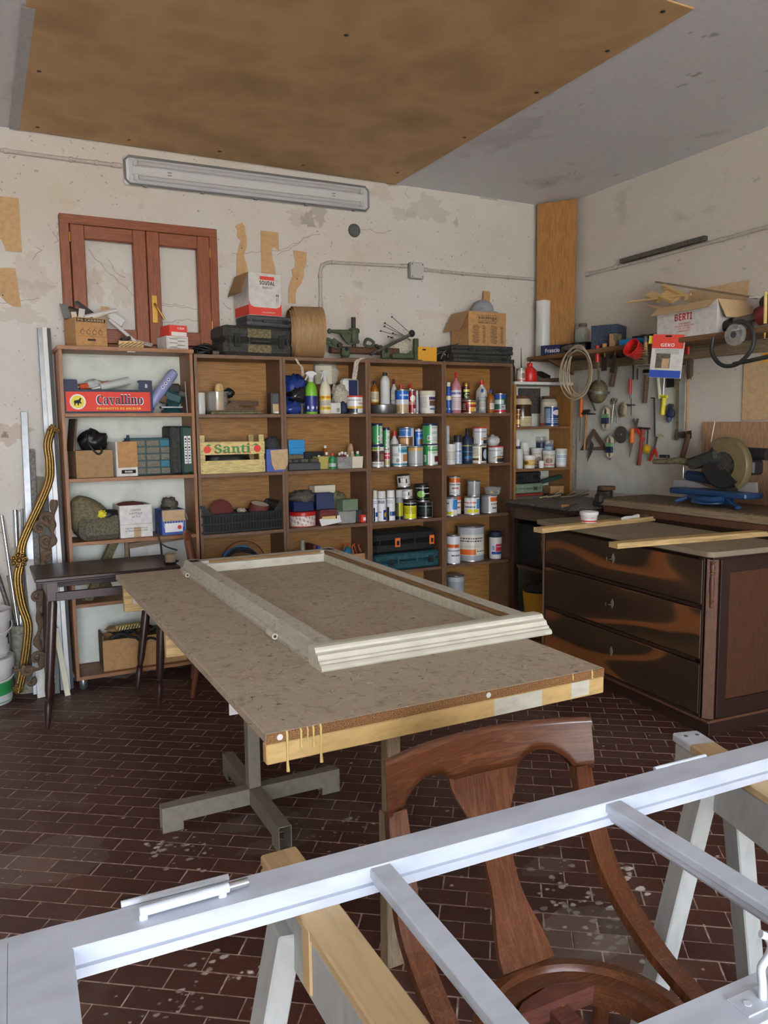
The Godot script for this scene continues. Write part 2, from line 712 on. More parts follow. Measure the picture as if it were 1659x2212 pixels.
	mat("liquid_pink", "b87a86", 0.25)
	mat("bottle_white", "d9dad6", 0.4)
	mat("tube_white", "d6d3cf", 0.35)
	mat("lamp_tray", "eceef0", 0.5)
	noise_tex("flame", 512, 0.004, [0.0, "31251c", 0.42, "3c2b1f", 0.52, "453222", 0.56, "86522c", 0.64, "7a4826", 0.68, "35281c", 0.82, "403020", 1.0, "5c3f26"], 2, FastNoiseLite.TYPE_SIMPLEX_SMOOTH, 33)
	noise_tex("hardboard", 512, 0.007, [0.0, "d2c8b8", 0.35, "ece2d2", 0.6, "fff6ea", 1.0, "e2d6c4"], 5, FastNoiseLite.TYPE_SIMPLEX_SMOOTH, 14)
	noise_tex("worn_cream", 512, 0.02, [0.0, "d9d7d2", 0.55, "e9e6dc", 0.70, "e2dfd6", 0.74, "b0a28c", 0.77, "d2ccbe", 1.0, "ece8de"], 5, FastNoiseLite.TYPE_SIMPLEX_SMOOTH, 18)
	for k in 3:
		mat("chest_flame_%d" % k, Color.WHITE, 0.4, 0, "flame", V(0.22, 0.9, 0.9), {"uv1_offset": V(0.13 + 0.31 * k, 0.27 + 0.37 * k, 0.1), "clearcoat_enabled": true, "clearcoat": 0.2, "clearcoat_roughness": 0.35})
	mat("chest_dark", "38231a", 0.45, 0, "grain", V(0.8, 6, 6))
	mat("chest_edge", "6b4632", 0.5, 0, "grain", V(6, 0.8, 6))
	mat("chest_panel", "5a3722", 0.5, 0, "grain", V(8, 0.6, 8))
	mat("chest_top", "8d8069", 0.8, 0, "soft", V(2, 2, 2))
	mat("chest_plate", "8f8a80", 0.5, 0.3)
	mat("daub_grey", "b3b2b4", 0.9, 0, "soft", V(6, 6, 6))
	mat("paint_cream_worn", "dcd9d2", 0.6, 0, "worn_cream", V(2.2, 2.2, 0.9))
	mat("rabbet_wood", "8d6a3e", 0.8, 0, "grain", V(9, 9, 0.7))
	for ax in [["x", V(0.7, 7, 7)], ["y", V(7, 0.7, 7)]]:
		mat("chair_wood_" + ax[0], "714a30", 0.3, 0, "walnut", ax[1], {"clearcoat_enabled": true, "clearcoat": 0.5, "clearcoat_roughness": 0.15})
	mat("chair_red_wood", "704034", 0.5, 0, "grain", V(1, 7, 7))
	mat("strip_tan", "cdb083", 0.7, 0, "soft", V(8, 8, 1))
	mat("lamp_rim", "6c6a68", 0.5)
	mat("lavender", "8d93bd", 0.35)
	mat("drawer_dusty", "7e7c70", 0.6, 0, "grime", V(9, 9, 9))
	mat("felt_grey_dusty", "6f6c5e", 0.95, 0, "grime", V(5, 5, 5))
	mat("crate_yellow", "e6cf8c", 0.75, 0, "grain", V(0.8, 8, 8))
	mat("bag_blue", "243a80", 0.18)
	mat("bag_black", "1b1c20", 0.18)
	mat("tub_olive", "b7a95c", 0.4)
	mat("khaki_green", "77896e", 0.8)
	mat("glass_green", Color(0.75, 0.82, 0.76, 0.35), 0.06, 0, "", V(1, 1, 1), {"transparency": BaseMaterial3D.TRANSPARENCY_ALPHA})
	mat("wood_tool", "b8864e", 0.6, 0, "grain", V(6, 1, 6))
	mat("wood_tool_dark", "6b4c34", 0.7, 0, "grain", V(6, 1, 6))
	mat("red_wood", "8e2f26", 0.6)
	mat("grey_disc", "55524c", 0.9, 0, "grime", V(9, 9, 9))
	mat("plank_honey", "a8763c", 0.45, 0, "grain", V(8, 0.5, 8))
	mat("oldwood_brown", "8a5f3a", 0.7, 0, "grain", V(0.7, 8, 8))
	mat("steel_top", "7f7f7c", 0.45, 0.5, "grime", V(3, 3, 3))
	mat("bench_top", "7a664d", 0.85, 0, "grime", V(2, 2, 2))
	mat("saw_blue", "1a3d66", 0.42)
	mat("saw_blue_dark", "1a2b45", 0.5)
	mat("guard_dusty", "75684a", 0.4, 0, "soft", V(5, 5, 5))
	mat("panel_white", "cfd0c6", 0.8, 0, "soft", V(1, 1, 1))
	mat("ply_pink", "b48e6c", 0.75, 0, "grain", V(7, 0.6, 7))
	mat("navy_print", "1c2450", 0.5)
	mat("blue_dusty", "39465e", 0.8, 0, "grime", V(5, 5, 5))
	mat("red_dusty", "7c2a2c", 0.7, 0, "grime", V(6, 6, 6))


func slab(a: Vector3, b: Vector3, c: Vector3, d: Vector3, thick: float) -> Geo:
	# a wall: inner face a b c d (counter-clockwise seen from the room, a lower left), uv over the whole face
	var g := geo()
	var m := (b - a).cross(d - a).normalized()
	var k := -m * thick
	g.quad(a, b, c, d)
	g.quad(b + k, a + k, d + k, c + k)
	g.quad(a + k, a, d, d + k)
	g.quad(b, b + k, c + k, c)
	g.quad(d, c, c + k, d + k)
	g.quad(a + k, b + k, b, a)
	return g


func build_room() -> void:
	var hh := 3.247
	# back wall, 4.6 m of it textured in place: x -4.6 .. 0
	var im := plaster(736, 520, 4, Color(0.862, 0.843, 0.812), Color(0.81, 0.772, 0.72), Color(0.66, 0.61, 0.55), 0.24)
	var px := func(x: float, y: float) -> Vector2: return Vector2((x + 4.6) * 320.0, (hh - y) * 320.0)
	for s in [[-1.182, 3.105, 0.16, 0.09, "b0aaa2", 0.55], [-1.394, 3.049, 0.1, 0.04, "a9a29a", 0.5], [-2.041, 2.98, 0.05, 0.07, "8f8880", 0.7], [-2.127, 2.934, 0.05, 0.05, "6f6860", 0.7], [-2.177, 2.941, 0.1, 0.05, "b3aca4", 0.5], [-1.279, 3.107, 0.06, 0.03, "c9c5be", 0.5], [-4.039, 1.524, 0.1, 0.06, "a88a76", 0.5], [-4.064, 1.511, 0.02, 0.02, "6a5448", 0.8], [-3.887, 2.448, 0.12, 0.1, "b9aa9a", 0.35], [-3.868, 2.357, 0.1, 0.06, "a89888", 0.35], [-3.95, 2.207, 0.14, 0.05, "b0a090", 0.35], [-3.583, 2.443, 0.1, 0.08, "c4b09c", 0.4], [-3.413, 2.675, 0.1, 0.05, "d2c6b4", 0.4], [-3.52, 2.394, 0.05, 0.09, "b5a48e", 0.45], [-3.367, 2.376, 0.05, 0.1, "bfb4a6", 0.5], [-3.396, 2.457, 0.1, 0.07, "c9c0b6", 0.5], [-3.033, 2.426, 0.14, 0.1, "d4cbc0", 0.4], [-2.91, 2.579, 0.1, 0.08, "d9d0c6", 0.4], [-3.262, 2.99, 0.12, 0.05, "c9bba6", 0.4], [-3.687, 2.913, 0.1, 0.06, "cfc0aa", 0.4], [-3.639, 2.866, 0.06, 0.03, "c8b89c", 0.4], [-3.152, 2.976, 0.25, 0.06, "d6ccbe", 0.35], [-2.473, 2.821, 0.16, 0.14, "ddd3c8", 0.4], [-1.767, 2.702, 0.06, 0.1, "cdbfae", 0.45], [-1.808, 2.382, 0.08, 0.1, "cdbfae", 0.4], [-1.774, 2.288, 0.05, 0.14, "d2c2ae", 0.4], [-0.502, 3.255, 0.1, 0.05, "c4bcb2", 0.4], [-0.631, 3.257, 0.14, 0.02, "8c847c", 0.6], [-1.467, 3.255, 0.08, 0.02, "6d665e", 0.6], [-1.578, 3.178, 0.1, 0.05, "b8ad9e", 0.4], [-0.942, 3.038, 0.02, 0.03, "8a8178", 0.5], [-1.045, 2.493, 0.1, 0.05, "d8cfc4", 0.4], [-1.166, 2.352, 0.14, 0.03, "c4a090", 0.25], [-0.232, 2.829, 0.06, 0.12, "cfc8be", 0.3], [-2.468, 2.998, 0.3, 0.05, "d9d0c4", 0.4], [-2.728, 2.622, 0.08, 0.05, "c9b8a8", 0.35]]:
		var q: Vector2 = px.call(s[0], s[1])
		blob(im, q.x, q.y, s[2] * 320.0, s[3] * 320.0, Color(s[4]), s[5] * 0.75, int(s[0] * 91.0 + s[1] * 57.0), 0.45)
	for s in [[-2.666, 2.663, -2.477, 2.688, -2.315, 2.717, -2.181, 2.789, -2.113, 2.832], [-2.348, 2.684, -2.215, 2.756, -2.164, 2.806, -2.044, 2.848], [-1.728, 2.904, -1.673, 2.916, -1.582, 2.893, -1.489, 2.924], [-3.548, 2.608, -3.435, 2.482, -3.37, 2.431, -3.291, 2.353], [-3.431, 2.564, -3.395, 2.485, -3.341, 2.461], [-4.043, 2.267, -3.945, 2.286, -3.833, 2.306], [-3.153, 2.305, -3.038, 2.306, -2.906, 2.296], [-2.738, 2.344, -2.708, 2.325, -2.678, 2.303], [-1.354, 3.237, -1.373, 3.186, -1.336, 3.159], [-3.736, 2.697, -3.714, 2.647, -3.732, 2.632], [-0.136, 2.514, -0.018, 2.485], [-3.858, 2.529, -3.805, 2.586, -3.842, 2.595], [-3.263, 2.355, -3.181, 2.318, -2.979, 2.315], [-3.698, 2.701, -3.72, 2.672], [-3.158, 2.191, -2.983, 2.228, -2.864, 2.219]]:
		var pts := []
		for k in range(0, s.size(), 2):
			pts.append(px.call(s[k], s[k + 1]))
		scratch(im, pts, 0.0, Color(0.5, 0.45, 0.4), 0.6)
	for k in 260:   # chips and fly specks in the whitewash
		var q: Vector2 = px.call(rng.randf_range(-4.1, -0.2), rng.randf_range(1.6, 3.1))
		blob(im, q.x, q.y, rng.randf_range(0.8, 2.4), rng.randf_range(0.8, 2.2), Color(0.36, 0.3, 0.27), rng.randf_range(0.35, 0.8), k)
	image_mat("plaster_back", im, 0.9)
	M["plaster_back"].heightmap_enabled = false
	struct("wall_back", slab(V(-4.6, 0, 0), V(0, 0, 0), V(0, hh, 0), V(-4.6, hh, 0), 0.25).box(V(-2.3, -0.15, -0.12), V(4.6, 0.3, 0.24), 0.0), "plaster_back")
	im = plaster(640, 400, 31, Color(0.83, 0.80, 0.76), Color(0.78, 0.74, 0.68), Color(0.64, 0.61, 0.57), 0.28)
	image_mat("plaster_side", im, 0.9)
	struct("wall_right", slab(V(0, 0, 0), V(0, 0, 9.2), V(0, hh, 9.2), V(0, hh, 0), 0.25), "plaster_side")
	struct("wall_left", slab(V(-7, 0, 9.2), V(-7, 0, 0), V(-7, hh, 0), V(-7, hh, 9.2), 0.25), "plaster_side")
	struct("wall_back_side", slab(V(-7, 0, 0), V(-4.6, 0, 0), V(-4.6, hh, 0), V(-7, hh, 0), 0.25), "plaster_side")
	# front wall behind the camera with the wide open door
	var g := geo()
	g.box(V(-6.8, hh / 2, 9.32), V(0.9, hh, 0.24), 0.0)
	g.box(V(-1.2, hh / 2, 9.32), V(2.9, hh, 0.24), 0.0)
	g.box(V(-4.5, 3.05, 9.32), V(3.75, 0.4, 0.24), 0.0)
	struct("wall_front", g, "plaster_side")
	im = plaster(512, 512, 77, Color(0.90, 0.905, 0.92), Color(0.87, 0.87, 0.875), Color(0.68, 0.67, 0.67), 0.36)
	for s in [[-1.22, 1.263, 0.12, 0.05, "cfc8c4", 0.6], [-1.257, 0.994, 0.08, 0.1, "cdc8c2", 0.5], [-1.319, 1.552, 0.03, 0.05, "a8a29c", 0.6], [-1.295, 1.92, 0.16, 0.1, "d6d0ce", 0.5], [-1.275, 2.211, 0.1, 0.2, "d8d4d2", 0.5], [-0.706, 1.072, 0.14, 0.35, "8d8a88", 0.3], [-0.48, 1.615, 0.16, 0.4, "8d8a88", 0.28], [-0.917, 0.777, 0.1, 0.2, "97948f", 0.25], [-0.687, 0.081, 0.06, 0.04, "847c76", 0.5], [0.026, 0.9, 0.04, 0.03, "6e6a66", 0.6], [-0.668, 2.098, 0.2, 0.3, "aaa7a6", 0.3], [-3.953, 1.068, 0.2, 0.5, "b9bac0", 0.5]]:
		blob(im, (s[0] + 7.0) / 7.0 * 1024.0, s[1] / 9.2 * 1024.0, s[2] / 7.0 * 1024.0, s[3] / 9.2 * 1024.0, Color(s[4]), s[5], int(s[0] * 50.0), 0.5)
	image_mat("plaster_ceiling", im, 0.9)
	struct("ceiling", slab(V(-7, hh, 0), V(0, hh, 0), V(0, hh, 9.2), V(-7, hh, 9.2), 0.25), "plaster_ceiling")
	var yard := geo()
	yard.box(V(-3.5, -0.16, 24.44), V(40, 0.2, 30), 0.0)
	mat("yard", "a9a6a0", 0.9, 0, "soft", V(0.4, 0.4, 0.4))
	struct("ground_outside", yard, "yard")
	build_floor()
	# the hardboard sheet screwed under the ceiling
	mat("hardboard", "bb9e76", 0.7, 0, "hardboard", V(0.42, 0.42, 0.42))
	var t := thing("ceiling_board", "large brown hardboard sheet screwed flat under the plaster ceiling", "board", V(0, 0, 0))
	part("sheet", geo().box(V(-2.698, 3.239, 1.342), V(2.458, 0.008, 2.62), 0.001), "hardboard", t)
	for q in [[-3.839, 0.877], [-3.798, 0.113], [-3.303, 0.132], [-2.768, 0.166], [-2.208, 0.141], [-1.578, 0.269], [-1.529, 1.015], [-1.542, 1.712], [-1.535, 2.218], [-1.573, 2.582], [-2.67, 1.83]]:
		part("screw", geo().at(V(q[0], 3.2335, q[1])).cyl(0, 0.003, 0.011, 10, 0.001), "iron", t)
	part("daub", geo().box(V(-3.915, 3.2345, 0.75), V(0.05, 0.001, 1.45), 0.0), "daub_grey", t)


func build_floor() -> void:
	# screed with the joints, tiles 160 x 78 mm in half bond turned 36 degrees to the room
	var im := floor_image()
	var tex := ImageTexture.create_from_image(im)
	for k in 5:
		var m := mat("tile_%d" % k, Color.WHITE * [1.0, 0.9, 0.82, 0.95, 0.86][k], 0.42)
		m.albedo_color.a = 1.0
		m.albedo_texture = tex
		m.uv1_triplanar = true
		m.uv1_world_triplanar = true
		m.uv1_scale = V(0.2, 0.2, 0.2)
		m.roughness = [0.42, 0.5, 0.38, 0.46, 0.54][k]
	mat("joint", "c9b8ac", 0.9, 0, "grime", V(2, 2, 2))
	var fl := struct("floor", geo().box(V(-3.5, -0.1012, 4.6), V(7.5, 0.2, 9.7), 0.0), "joint")
	var u := Vector2(cos(deg_to_rad(36.0)), sin(deg_to_rad(36.0)))
	var w := Vector2(-u.y, u.x)
	var brick := geo().box(Vector3.ZERO, V(0.1593, 0.012, 0.0779), 0.0012).mesh()
	var seen := []
	var rest := geo()
	var basis := Basis(Vector3.UP, -deg_to_rad(36.0))
	for r in range(-40, 130):
		for c in range(-50, 60):
			var uu := -1.973 + (c + 0.5) * 0.163 + (0.0815 if posmod(r, 2) == 1 else 0.0)
			var vv := 3.818 + (r - 20 + 0.5) * 0.0815
			var p := u * uu + w * vv
			if p.x < -6.9 or p.x > -0.1 or p.y < 0.1 or p.y > 9.1:
				continue
			var lift := -0.0062 + 0.0008 * sin(c * 12.9 + r * 78.2)
			var show: float = tile_show(p)
			if show > 0.0:
				seen.append([show, p, lift, posmod(c * 7 + r * 3, 5)])
			else:
				rest.at(V(p.x, lift, p.y), V(0, -deg_to_rad(36.0), 0)).box(Vector3.ZERO, V(0.1593, 0.012, 0.0779), 0.0012)
	seen.sort_custom(func(a, b): return a[0] > b[0])
	for k in seen.size():
		var s: Array = seen[k]
		var at := V(s[1].x, s[2], s[1].y)
		if k < 300:
			var o := MeshInstance3D.new()
			o.name = "tile"
			o.mesh = brick
			o.material_override = M["tile_%d" % s[3]]
			fl.add_child(o, true)
			o.transform = Transform3D(basis, at)
		else:
			rest.at(at, V(0, -deg_to_rad(36.0), 0)).box(Vector3.ZERO, V(0.1593, 0.012, 0.0779), 0.0012)
	var ro := part("tile_field", rest, "tile_1", fl)
	ro.set_meta("kind", "stuff")


func tile_show(p: Vector2) -> float:
	# how large a tile shows: in the open floor between the table, the chair and the trestles
	var q := Vector2(p.x + 4.199, p.y - 5.119)
	var f := Vector2(sin(deg_to_rad(27.163)), -cos(deg_to_rad(27.163)))
	var d := q.dot(f)
	var side := q.dot(Vector2(-f.y, f.x))
	if d < 0.7 or absf(side) > d * 0.52 + 0.12 or d > 4.6:
		return 0.0
	if p.x > -3.3 and p.y < 2.75 and p.x < -1.2 and p.y < 2.2:   # under the table, hidden
		return 0.0
	if p.x > -1.15 and p.y < 2.6:
		return 0.0
	return 10.0 / d


func floor_image() -> Image:
	var n := 768
	var a := noise_bytes(n, n, 0.006, 41, 4)
	var b := noise_bytes(n, n, 0.03, 43, 5)
	var c := noise_bytes(n, n, 0.22, 47, 3)
	var out := PackedByteArray()
	out.resize(n * n * 3)
	var red := Color(0.375, 0.215, 0.18)
	var dark := Color(0.31, 0.18, 0.15)
	var dust := Color(0.52, 0.48, 0.44)
	for k in n * n:
		var f := a[k] / 255.0
		var g := b[k] / 255.0
		var e := c[k] / 255.0
		var col := red.lerp(dark, clampf(e * 1.3 - 0.2, 0.0, 1.0))
		col = col.lerp(dust, clampf((f * 0.9 + g * 0.7 - 0.87) * 1.5, 0.0, 0.62) * (0.55 + 0.7 * e))
		if e > 0.78 and g > 0.5:
			col = col.lerp(dust, 0.3)
		out[k * 3] = int(col.r * 255)
		out[k * 3 + 1] = int(col.g * 255)
		out[k * 3 + 2] = int(col.b * 255)
	var im := Image.create_from_data(n, n, false, Image.FORMAT_RGB8, out)
	im.resize(2048, 2048, Image.INTERPOLATE_CUBIC)
	var paint := [Color(0.95, 0.94, 0.92), Color(0.88, 0.86, 0.82), Color(0.78, 0.76, 0.7), Color(0.97, 0.97, 0.96)]
	for k in 1400:
		var p := Vector2(rng.randf_range(-4.9, -0.6), rng.randf_range(0.5, 4.9))
		var r := 0.0016 + 0.006 * pow(rng.randf(), 3.0)
		spot(im, p, r * rng.randf_range(1.0, 1.6), r, paint[k % 4], rng.randf_range(0.5, 0.95), k)
	for s in [[-3.672, 2.296, 0.06, 0.012, 26], [-3.596, 2.408, 0.05, 0.01, 14], [-2.59, 3.29, 0.1, 0.012, 40], [-2.552, 3.104, 0.06, 0.014, 12], [-2.587, 3.372, 0.08, 0.014, 14], [-2.655, 3.507, 0.05, 0.014, 8], [-2.294, 3.21, 0.03, 0.012, 10], [-2.36, 3.468, 0.006, 0.02, 3], [-2.973, 2.462, 0.03, 0.014, 8], [-2.915, 1.716, 0.04, 0.012, 8], [-3.68, 3.026, 0.06, 0.01, 20], [-3.58, 3.101, 0.03, 0.01, 8], [-3.212, 2.432, 0.05, 0.006, 10], [-3.025, 2.533, 0.1, 0.005, 20], [-3.95, 1.689, 0.15, 0.004, 20], [-3.658, 1.649, 0.2, 0.005, 40], [-3.125, 1.72, 0.2, 0.005, 30], [-3.892, 2.35, 0.2, 0.004, 30], [-2.422, 2.86, 0.1, 0.008, 10], [-2.349, 3.245, 0.03, 0.02, 4], [-2.082, 3.155, 0.1, 0.006, 10], [-3.767, 3.105, 0.05, 0.008, 12], [-3.881, 3.121, 0.05, 0.008, 12], [-3.21, 2.781, 0.15, 0.006, 20], [-2.959, 2.916, 0.1, 0.008, 14]]:   # drips and footprints of paint where the floor shows them
		var m: int = s[4]
		for k in m:
			var off := Vector2(rng.randfn(0, s[2]), rng.randfn(0, s[2]))
			var r: float = rng.randf_range(0.3, 1.0) * s[3]
			spot(im, Vector2(s[0], s[1]) + off, r * rng.randf_range(0.9, 1.7), r, paint[(k + m) % 4], rng.randf_range(0.6, 1.0), k * 3 + m)
	for s in [[-4.076, 2.184, 0.22, 0.16, 0.42], [-2.67, 3.404, 0.2, 0.12, 0.5], [-2.646, 3.535, 0.18, 0.08, 0.4], [-3.304, 2.262, 0.16, 0.08, 0.45], [-3.431, 1.971, 0.18, 0.05, 0.35], [-3.297, 2.462, 0.15, 0.06, 0.4], [-3.921, 0.645, 0.5, 0.1, 0.4], [-3.628, 0.43, 0.5, 0.12, 0.35], [-2.516, 3.059, 0.1, 0.06, 0.4], [-3.063, 2.35, 0.2, 0.1, 0.25], [-3.108, 1.207, 0.3, 0.1, 0.25], [-1.522, 2.355, 0.3, 0.3, 0.2]]:
		spot(im, Vector2(s[0], s[1]), s[2], s[3], Color(0.55, 0.525, 0.48), s[4], 5)
	return im


func spot(im: Image, p: Vector2, rx: float, ry: float, c: Color, a: float, sd: int) -> void:
	var k := 2048.0 / 5.0
	blob(im, fposmod(p.x * k, 2048.0), fposmod(p.y * k, 2048.0), maxf(rx * k, 0.7), maxf(ry * k, 0.7), c, a, sd, 0.16)


func chipboard_image() -> Image:
	# chipboard worn grey-brown: long flakes, ink-dark stains, drips and scratches of paint
	var n := 512
	var a := noise_bytes(n, n, 0.01, 61, 4)
	var b := noise_bytes(n, n, 0.045, 67, 4)
	var c := noise_bytes(n, n, 0.3, 71, 2)
	var out := PackedByteArray()
	out.resize(n * n * 3)
	for k in n * n:
		var f := a[k] / 255.0
		var g := b[k] / 255.0
		var e := c[k] / 255.0
		var col := Color(0.67, 0.60, 0.505).lerp(Color(0.72, 0.67, 0.60), f)
		col = col.lerp(Color(0.48, 0.42, 0.36), clampf((g - 0.6) * 2.0, 0.0, 0.5))
		col = col.lerp(Color(0.70, 0.62, 0.5), clampf((e - 0.55) * 1.6, 0.0, 0.45))
		out[k * 3] = int(col.r * 255)
		out[k * 3 + 1] = int(col.g * 255)
		out[k * 3 + 2] = int(col.b * 255)
	var im := Image.create_from_data(n, n, false, Image.FORMAT_RGB8, out)
	im.resize(1536, 1536, Image.INTERPOLATE_CUBIC)
	for k in 5000:
		var p := Vector2(rng.randf() * 1536, rng.randf() * 1536)
		var an := rng.randf() * TAU
		var l := rng.randf_range(8, 46)
		scratch(im, [p, p + Vector2(cos(an), sin(an)) * l], 1.0 if k % 4 == 0 else 0.0, [Color(0.76, 0.68, 0.56), Color(0.8, 0.77, 0.72), Color(0.46, 0.41, 0.35)][k % 3], rng.randf_range(0.4, 0.9))
	for k in 260:
		blob(im, rng.randf() * 1536, rng.randf() * 1536, rng.randf_range(2, 12), rng.randf_range(2, 8), [Color(0.78, 0.77, 0.74), Color(0.27, 0.25, 0.25), Color(0.62, 0.6, 0.58)][k % 3], rng.randf_range(0.4, 0.85), k, 0.5)
	return im


func build_table() -> void:
	var tx := ImageTexture.create_from_image(chipboard_image())
	var cm := mat("chipboard", Color.WHITE, 0.8)
	cm.albedo_texture = tx
	cm.uv1_triplanar = true
	cm.uv1_scale = V(0.7, 0.7, 0.7)
	mat("chip_edge", "a87a4c", 0.85, 0, "flake", V(9, 9, 9))
	var t := thing("work_table", "long chipboard work table with drips of glue on its pale front board", "table", V(0, 0, 0))
	var top := part("table_top", geo().box(V(-3.0775, 0.786, 2.1575), V(1.085, 0.027, 2.375), 0.003), cm, t)
	part("edge_strip", geo().box(V(-3.0775, 0.786, 3.3455), V(1.083, 0.0255, 0.003), 0.001), "chip_edge", top)
	mat("apron_wood", "dcb878", 0.6, 0, "soft", V(3, 9, 9))
	var ap := part("front_board", geo().box(V(-3.0775, 0.746, 3.331), V(1.085, 0.052, 0.03), 0.003), "apron_wood", t)
	part("paint_patch", geo().box(V(-2.86, 0.746, 3.3463), V(0.17, 0.048, 0.0008), 0.0), "paint_cream", ap)
	part("paint_patch", geo().box(V(-2.63, 0.749, 3.3463), V(0.07, 0.046, 0.0008), 0.0), "paint_cream", ap)
	for q in [[-3.567, 0.10, 0.0032], [-3.53, 0.045, 0.003], [-3.512, 0.03, 0.0022], [-3.497, 0.05, 0.003], [-3.477, 0.095, 0.0034], [-2.585, 0.02, 0.0025], [-2.66, 0.012, 0.002]]:
		var l: float = q[1]
		part("glue_drip", geo().tube([V(q[0], 0.799, 3.3455), V(q[0] + 0.0008, 0.79, 3.3478), V(q[0], 0.79 - l * 0.6, 3.3478), V(q[0] + 0.001, 0.795 - l, 3.348)], q[2], 7, false, -1.0, [q[2], q[2], q[2] * 0.8, q[2] * 1.5]), "yellow_pale", t)
	for q in [-3.585, -2.965]:
		part("screw_cap", geo().at(V(q, 0.787, 3.3465), V(PI / 2, 0, 0)).cyl(0, 0.0025, 0.008, 14), "white_plastic", t)
	# battens under the top, their ends at the long side
	part("batten", geo().box(V(-3.24, 0.697, 1.06), V(0.72, 0.15, 0.035), 0.002), "pine_x", t)
	part("batten", geo().box(V(-3.24, 0.712, 2.06), V(0.72, 0.12, 0.035), 0.002), "pine_x", t)
	part("batten", geo().box(V(-3.56, 0.742, 2.95), V(0.08, 0.06, 0.004), 0.001), "white_plastic", t)
	part("batten", geo().box(V(-3.55, 0.70, 1.115), V(0.03, 0.06, 0.02), 0.001), "paint_cream", t)
	# steel pedestal: square post on a cross of square tube
	var ped := part("pedestal", geo().box(V(-3.295, 0.435, 2.17), V(0.05, 0.67, 0.05), 0.003), "painted_steel", t)
	for k in 4:
		var d: Vector3 = [V(-1, 0, 0), V(1, 0, 0), V(0, 0, -1), V(0, 0, 1)][k]
		var l := 0.36
		var g := geo()
		var sd := V(absf(d.z), 0, absf(d.x))
		var mid := V(-3.295, 0, 2.17) + d * (l / 2 + 0.01)
		var ex := V(absf(d.x), 0, absf(d.z)) * l
		g.box(mid + V(0, 0.098, 0), ex + sd * 0.05 + V(0, 0.004, 0), 0.001)
		for s in [-1, 1]:
			g.box(mid + V(0, 0.066, 0) + sd * 0.0235 * s, ex + sd * 0.003 + V(0, 0.064, 0), 0.0005)
			g.box(V(-3.295, 0.018, 2.17) + d * (l - 0.03) + sd * 0.0235 * s, V(absf(d.x), 0, absf(d.z)) * 0.08 + sd * 0.003 + V(0, 0.036, 0), 0.0005)
		g.box(V(-3.295, 0.002, 2.17) + d * (l - 0.03), V(absf(d.x), 0, absf(d.z)) * 0.08 + sd * 0.05 + V(0, 0.004, 0), 0.0005)
		g.box(mid - d * 0.04 + V(0, 0.036, 0), ex * 0.78 + sd * 0.05 + V(0, 0.003, 0), 0.0005)
		part("foot_beam", g, "painted_steel", ped)
	# a timber prop under the front
	var pr := part("prop", geo().box(V(-3.222, 0.52, 3.24), V(0.042, 0.40, 0.042), 0.003), "oldwood_y", t)
	part("prop_foot", geo().box(V(-3.226, 0.23, 3.243), V(0.052, 0.46, 0.052), 0.004), "oldwood_y", pr)

	# the old cream sash lying on the table
	var s := thing("window_sash", "old cream painted window sash with moulded bottom rail lying on the work table", "window sash", V(0, 0.8, 0))
	var stile := poly([0, 0.0, 0.0, 0.012, 0.008, 0.02, 0.016, 0.022, 0.02, 0.032, 0.026, 0.052, 0.031, 0.058, 0.088, 0.058, 0.09, 0.05, 0.09, 0.0])
	var ls := part("stile", geo().at(V(-3.31, 0, 1.98), V(0, 0, 0)).prism(stile, 1.86), "paint_cream_worn", s)
	part("stile", geo().at(V(-2.43, 0, 1.98), V(0, PI, 0)).prism(stile, 1.86), "paint_cream_worn", s)
	part("top_rail", geo().at(V(-2.87, 0, 1.05), V(0, -PI / 2, 0)).prism(stile, 0.80), "paint_cream_worn", s)
	var rail := poly([0, 0, 0, 0.062, 0.03, 0.064, 0.05, 0.0625, 0.056, 0.056, 0.058, 0.049, 0.066, 0.046, 0.074, 0.044, 0.079, 0.032, 0.081, 0.029, 0.088, 0.027, 0.092, 0.02, 0.1, 0.018, 0.106, 0.012, 0.107, 0.005, 0.104, 0])
	part("bottom_rail", geo().at(V(-2.872, 0, 2.862), V(0, -PI / 2, 0)).prism(rail, 0.885), "paint_cream", s)
	part("rabbet", geo().box(V(-2.87, 0.053, 1.148), V(0.62, 0.010, 0.014), 0.001), "oak_x", s)
	part("rabbet", geo().box(V(-2.527, 0.05, 1.99), V(0.014, 0.014, 1.7), 0.001), "rabbet_wood", s)
	part("rabbet", geo().box(V(-2.87, 0.022, 1.15), V(0.66, 0.044, 0.02), 0.001), "paint_cream", s)
	part("rabbet", geo().box(V(-2.535, 0.02, 1.99), V(0.02, 0.04, 1.7), 0.001), "paint_cream", s)
	for z in [1.22, 2.52]:
		part("hinge", geo().at(V(-3.318, 0.014, z), V(PI / 2, 0, 0)).lathe([Vector2(0.006, -0.035), Vector2(0.011, -0.035), Vector2(0.011, 0.035), Vector2(0.006, 0.035), Vector2(0.006, -0.035)], 12), "paint_cream", s)
		part("hinge_rust", geo().at(V(-3.318, 0.014, z), V(PI / 2, 0, 0)).cyl(-0.03, 0.034, 0.006, 10), "rust", s)


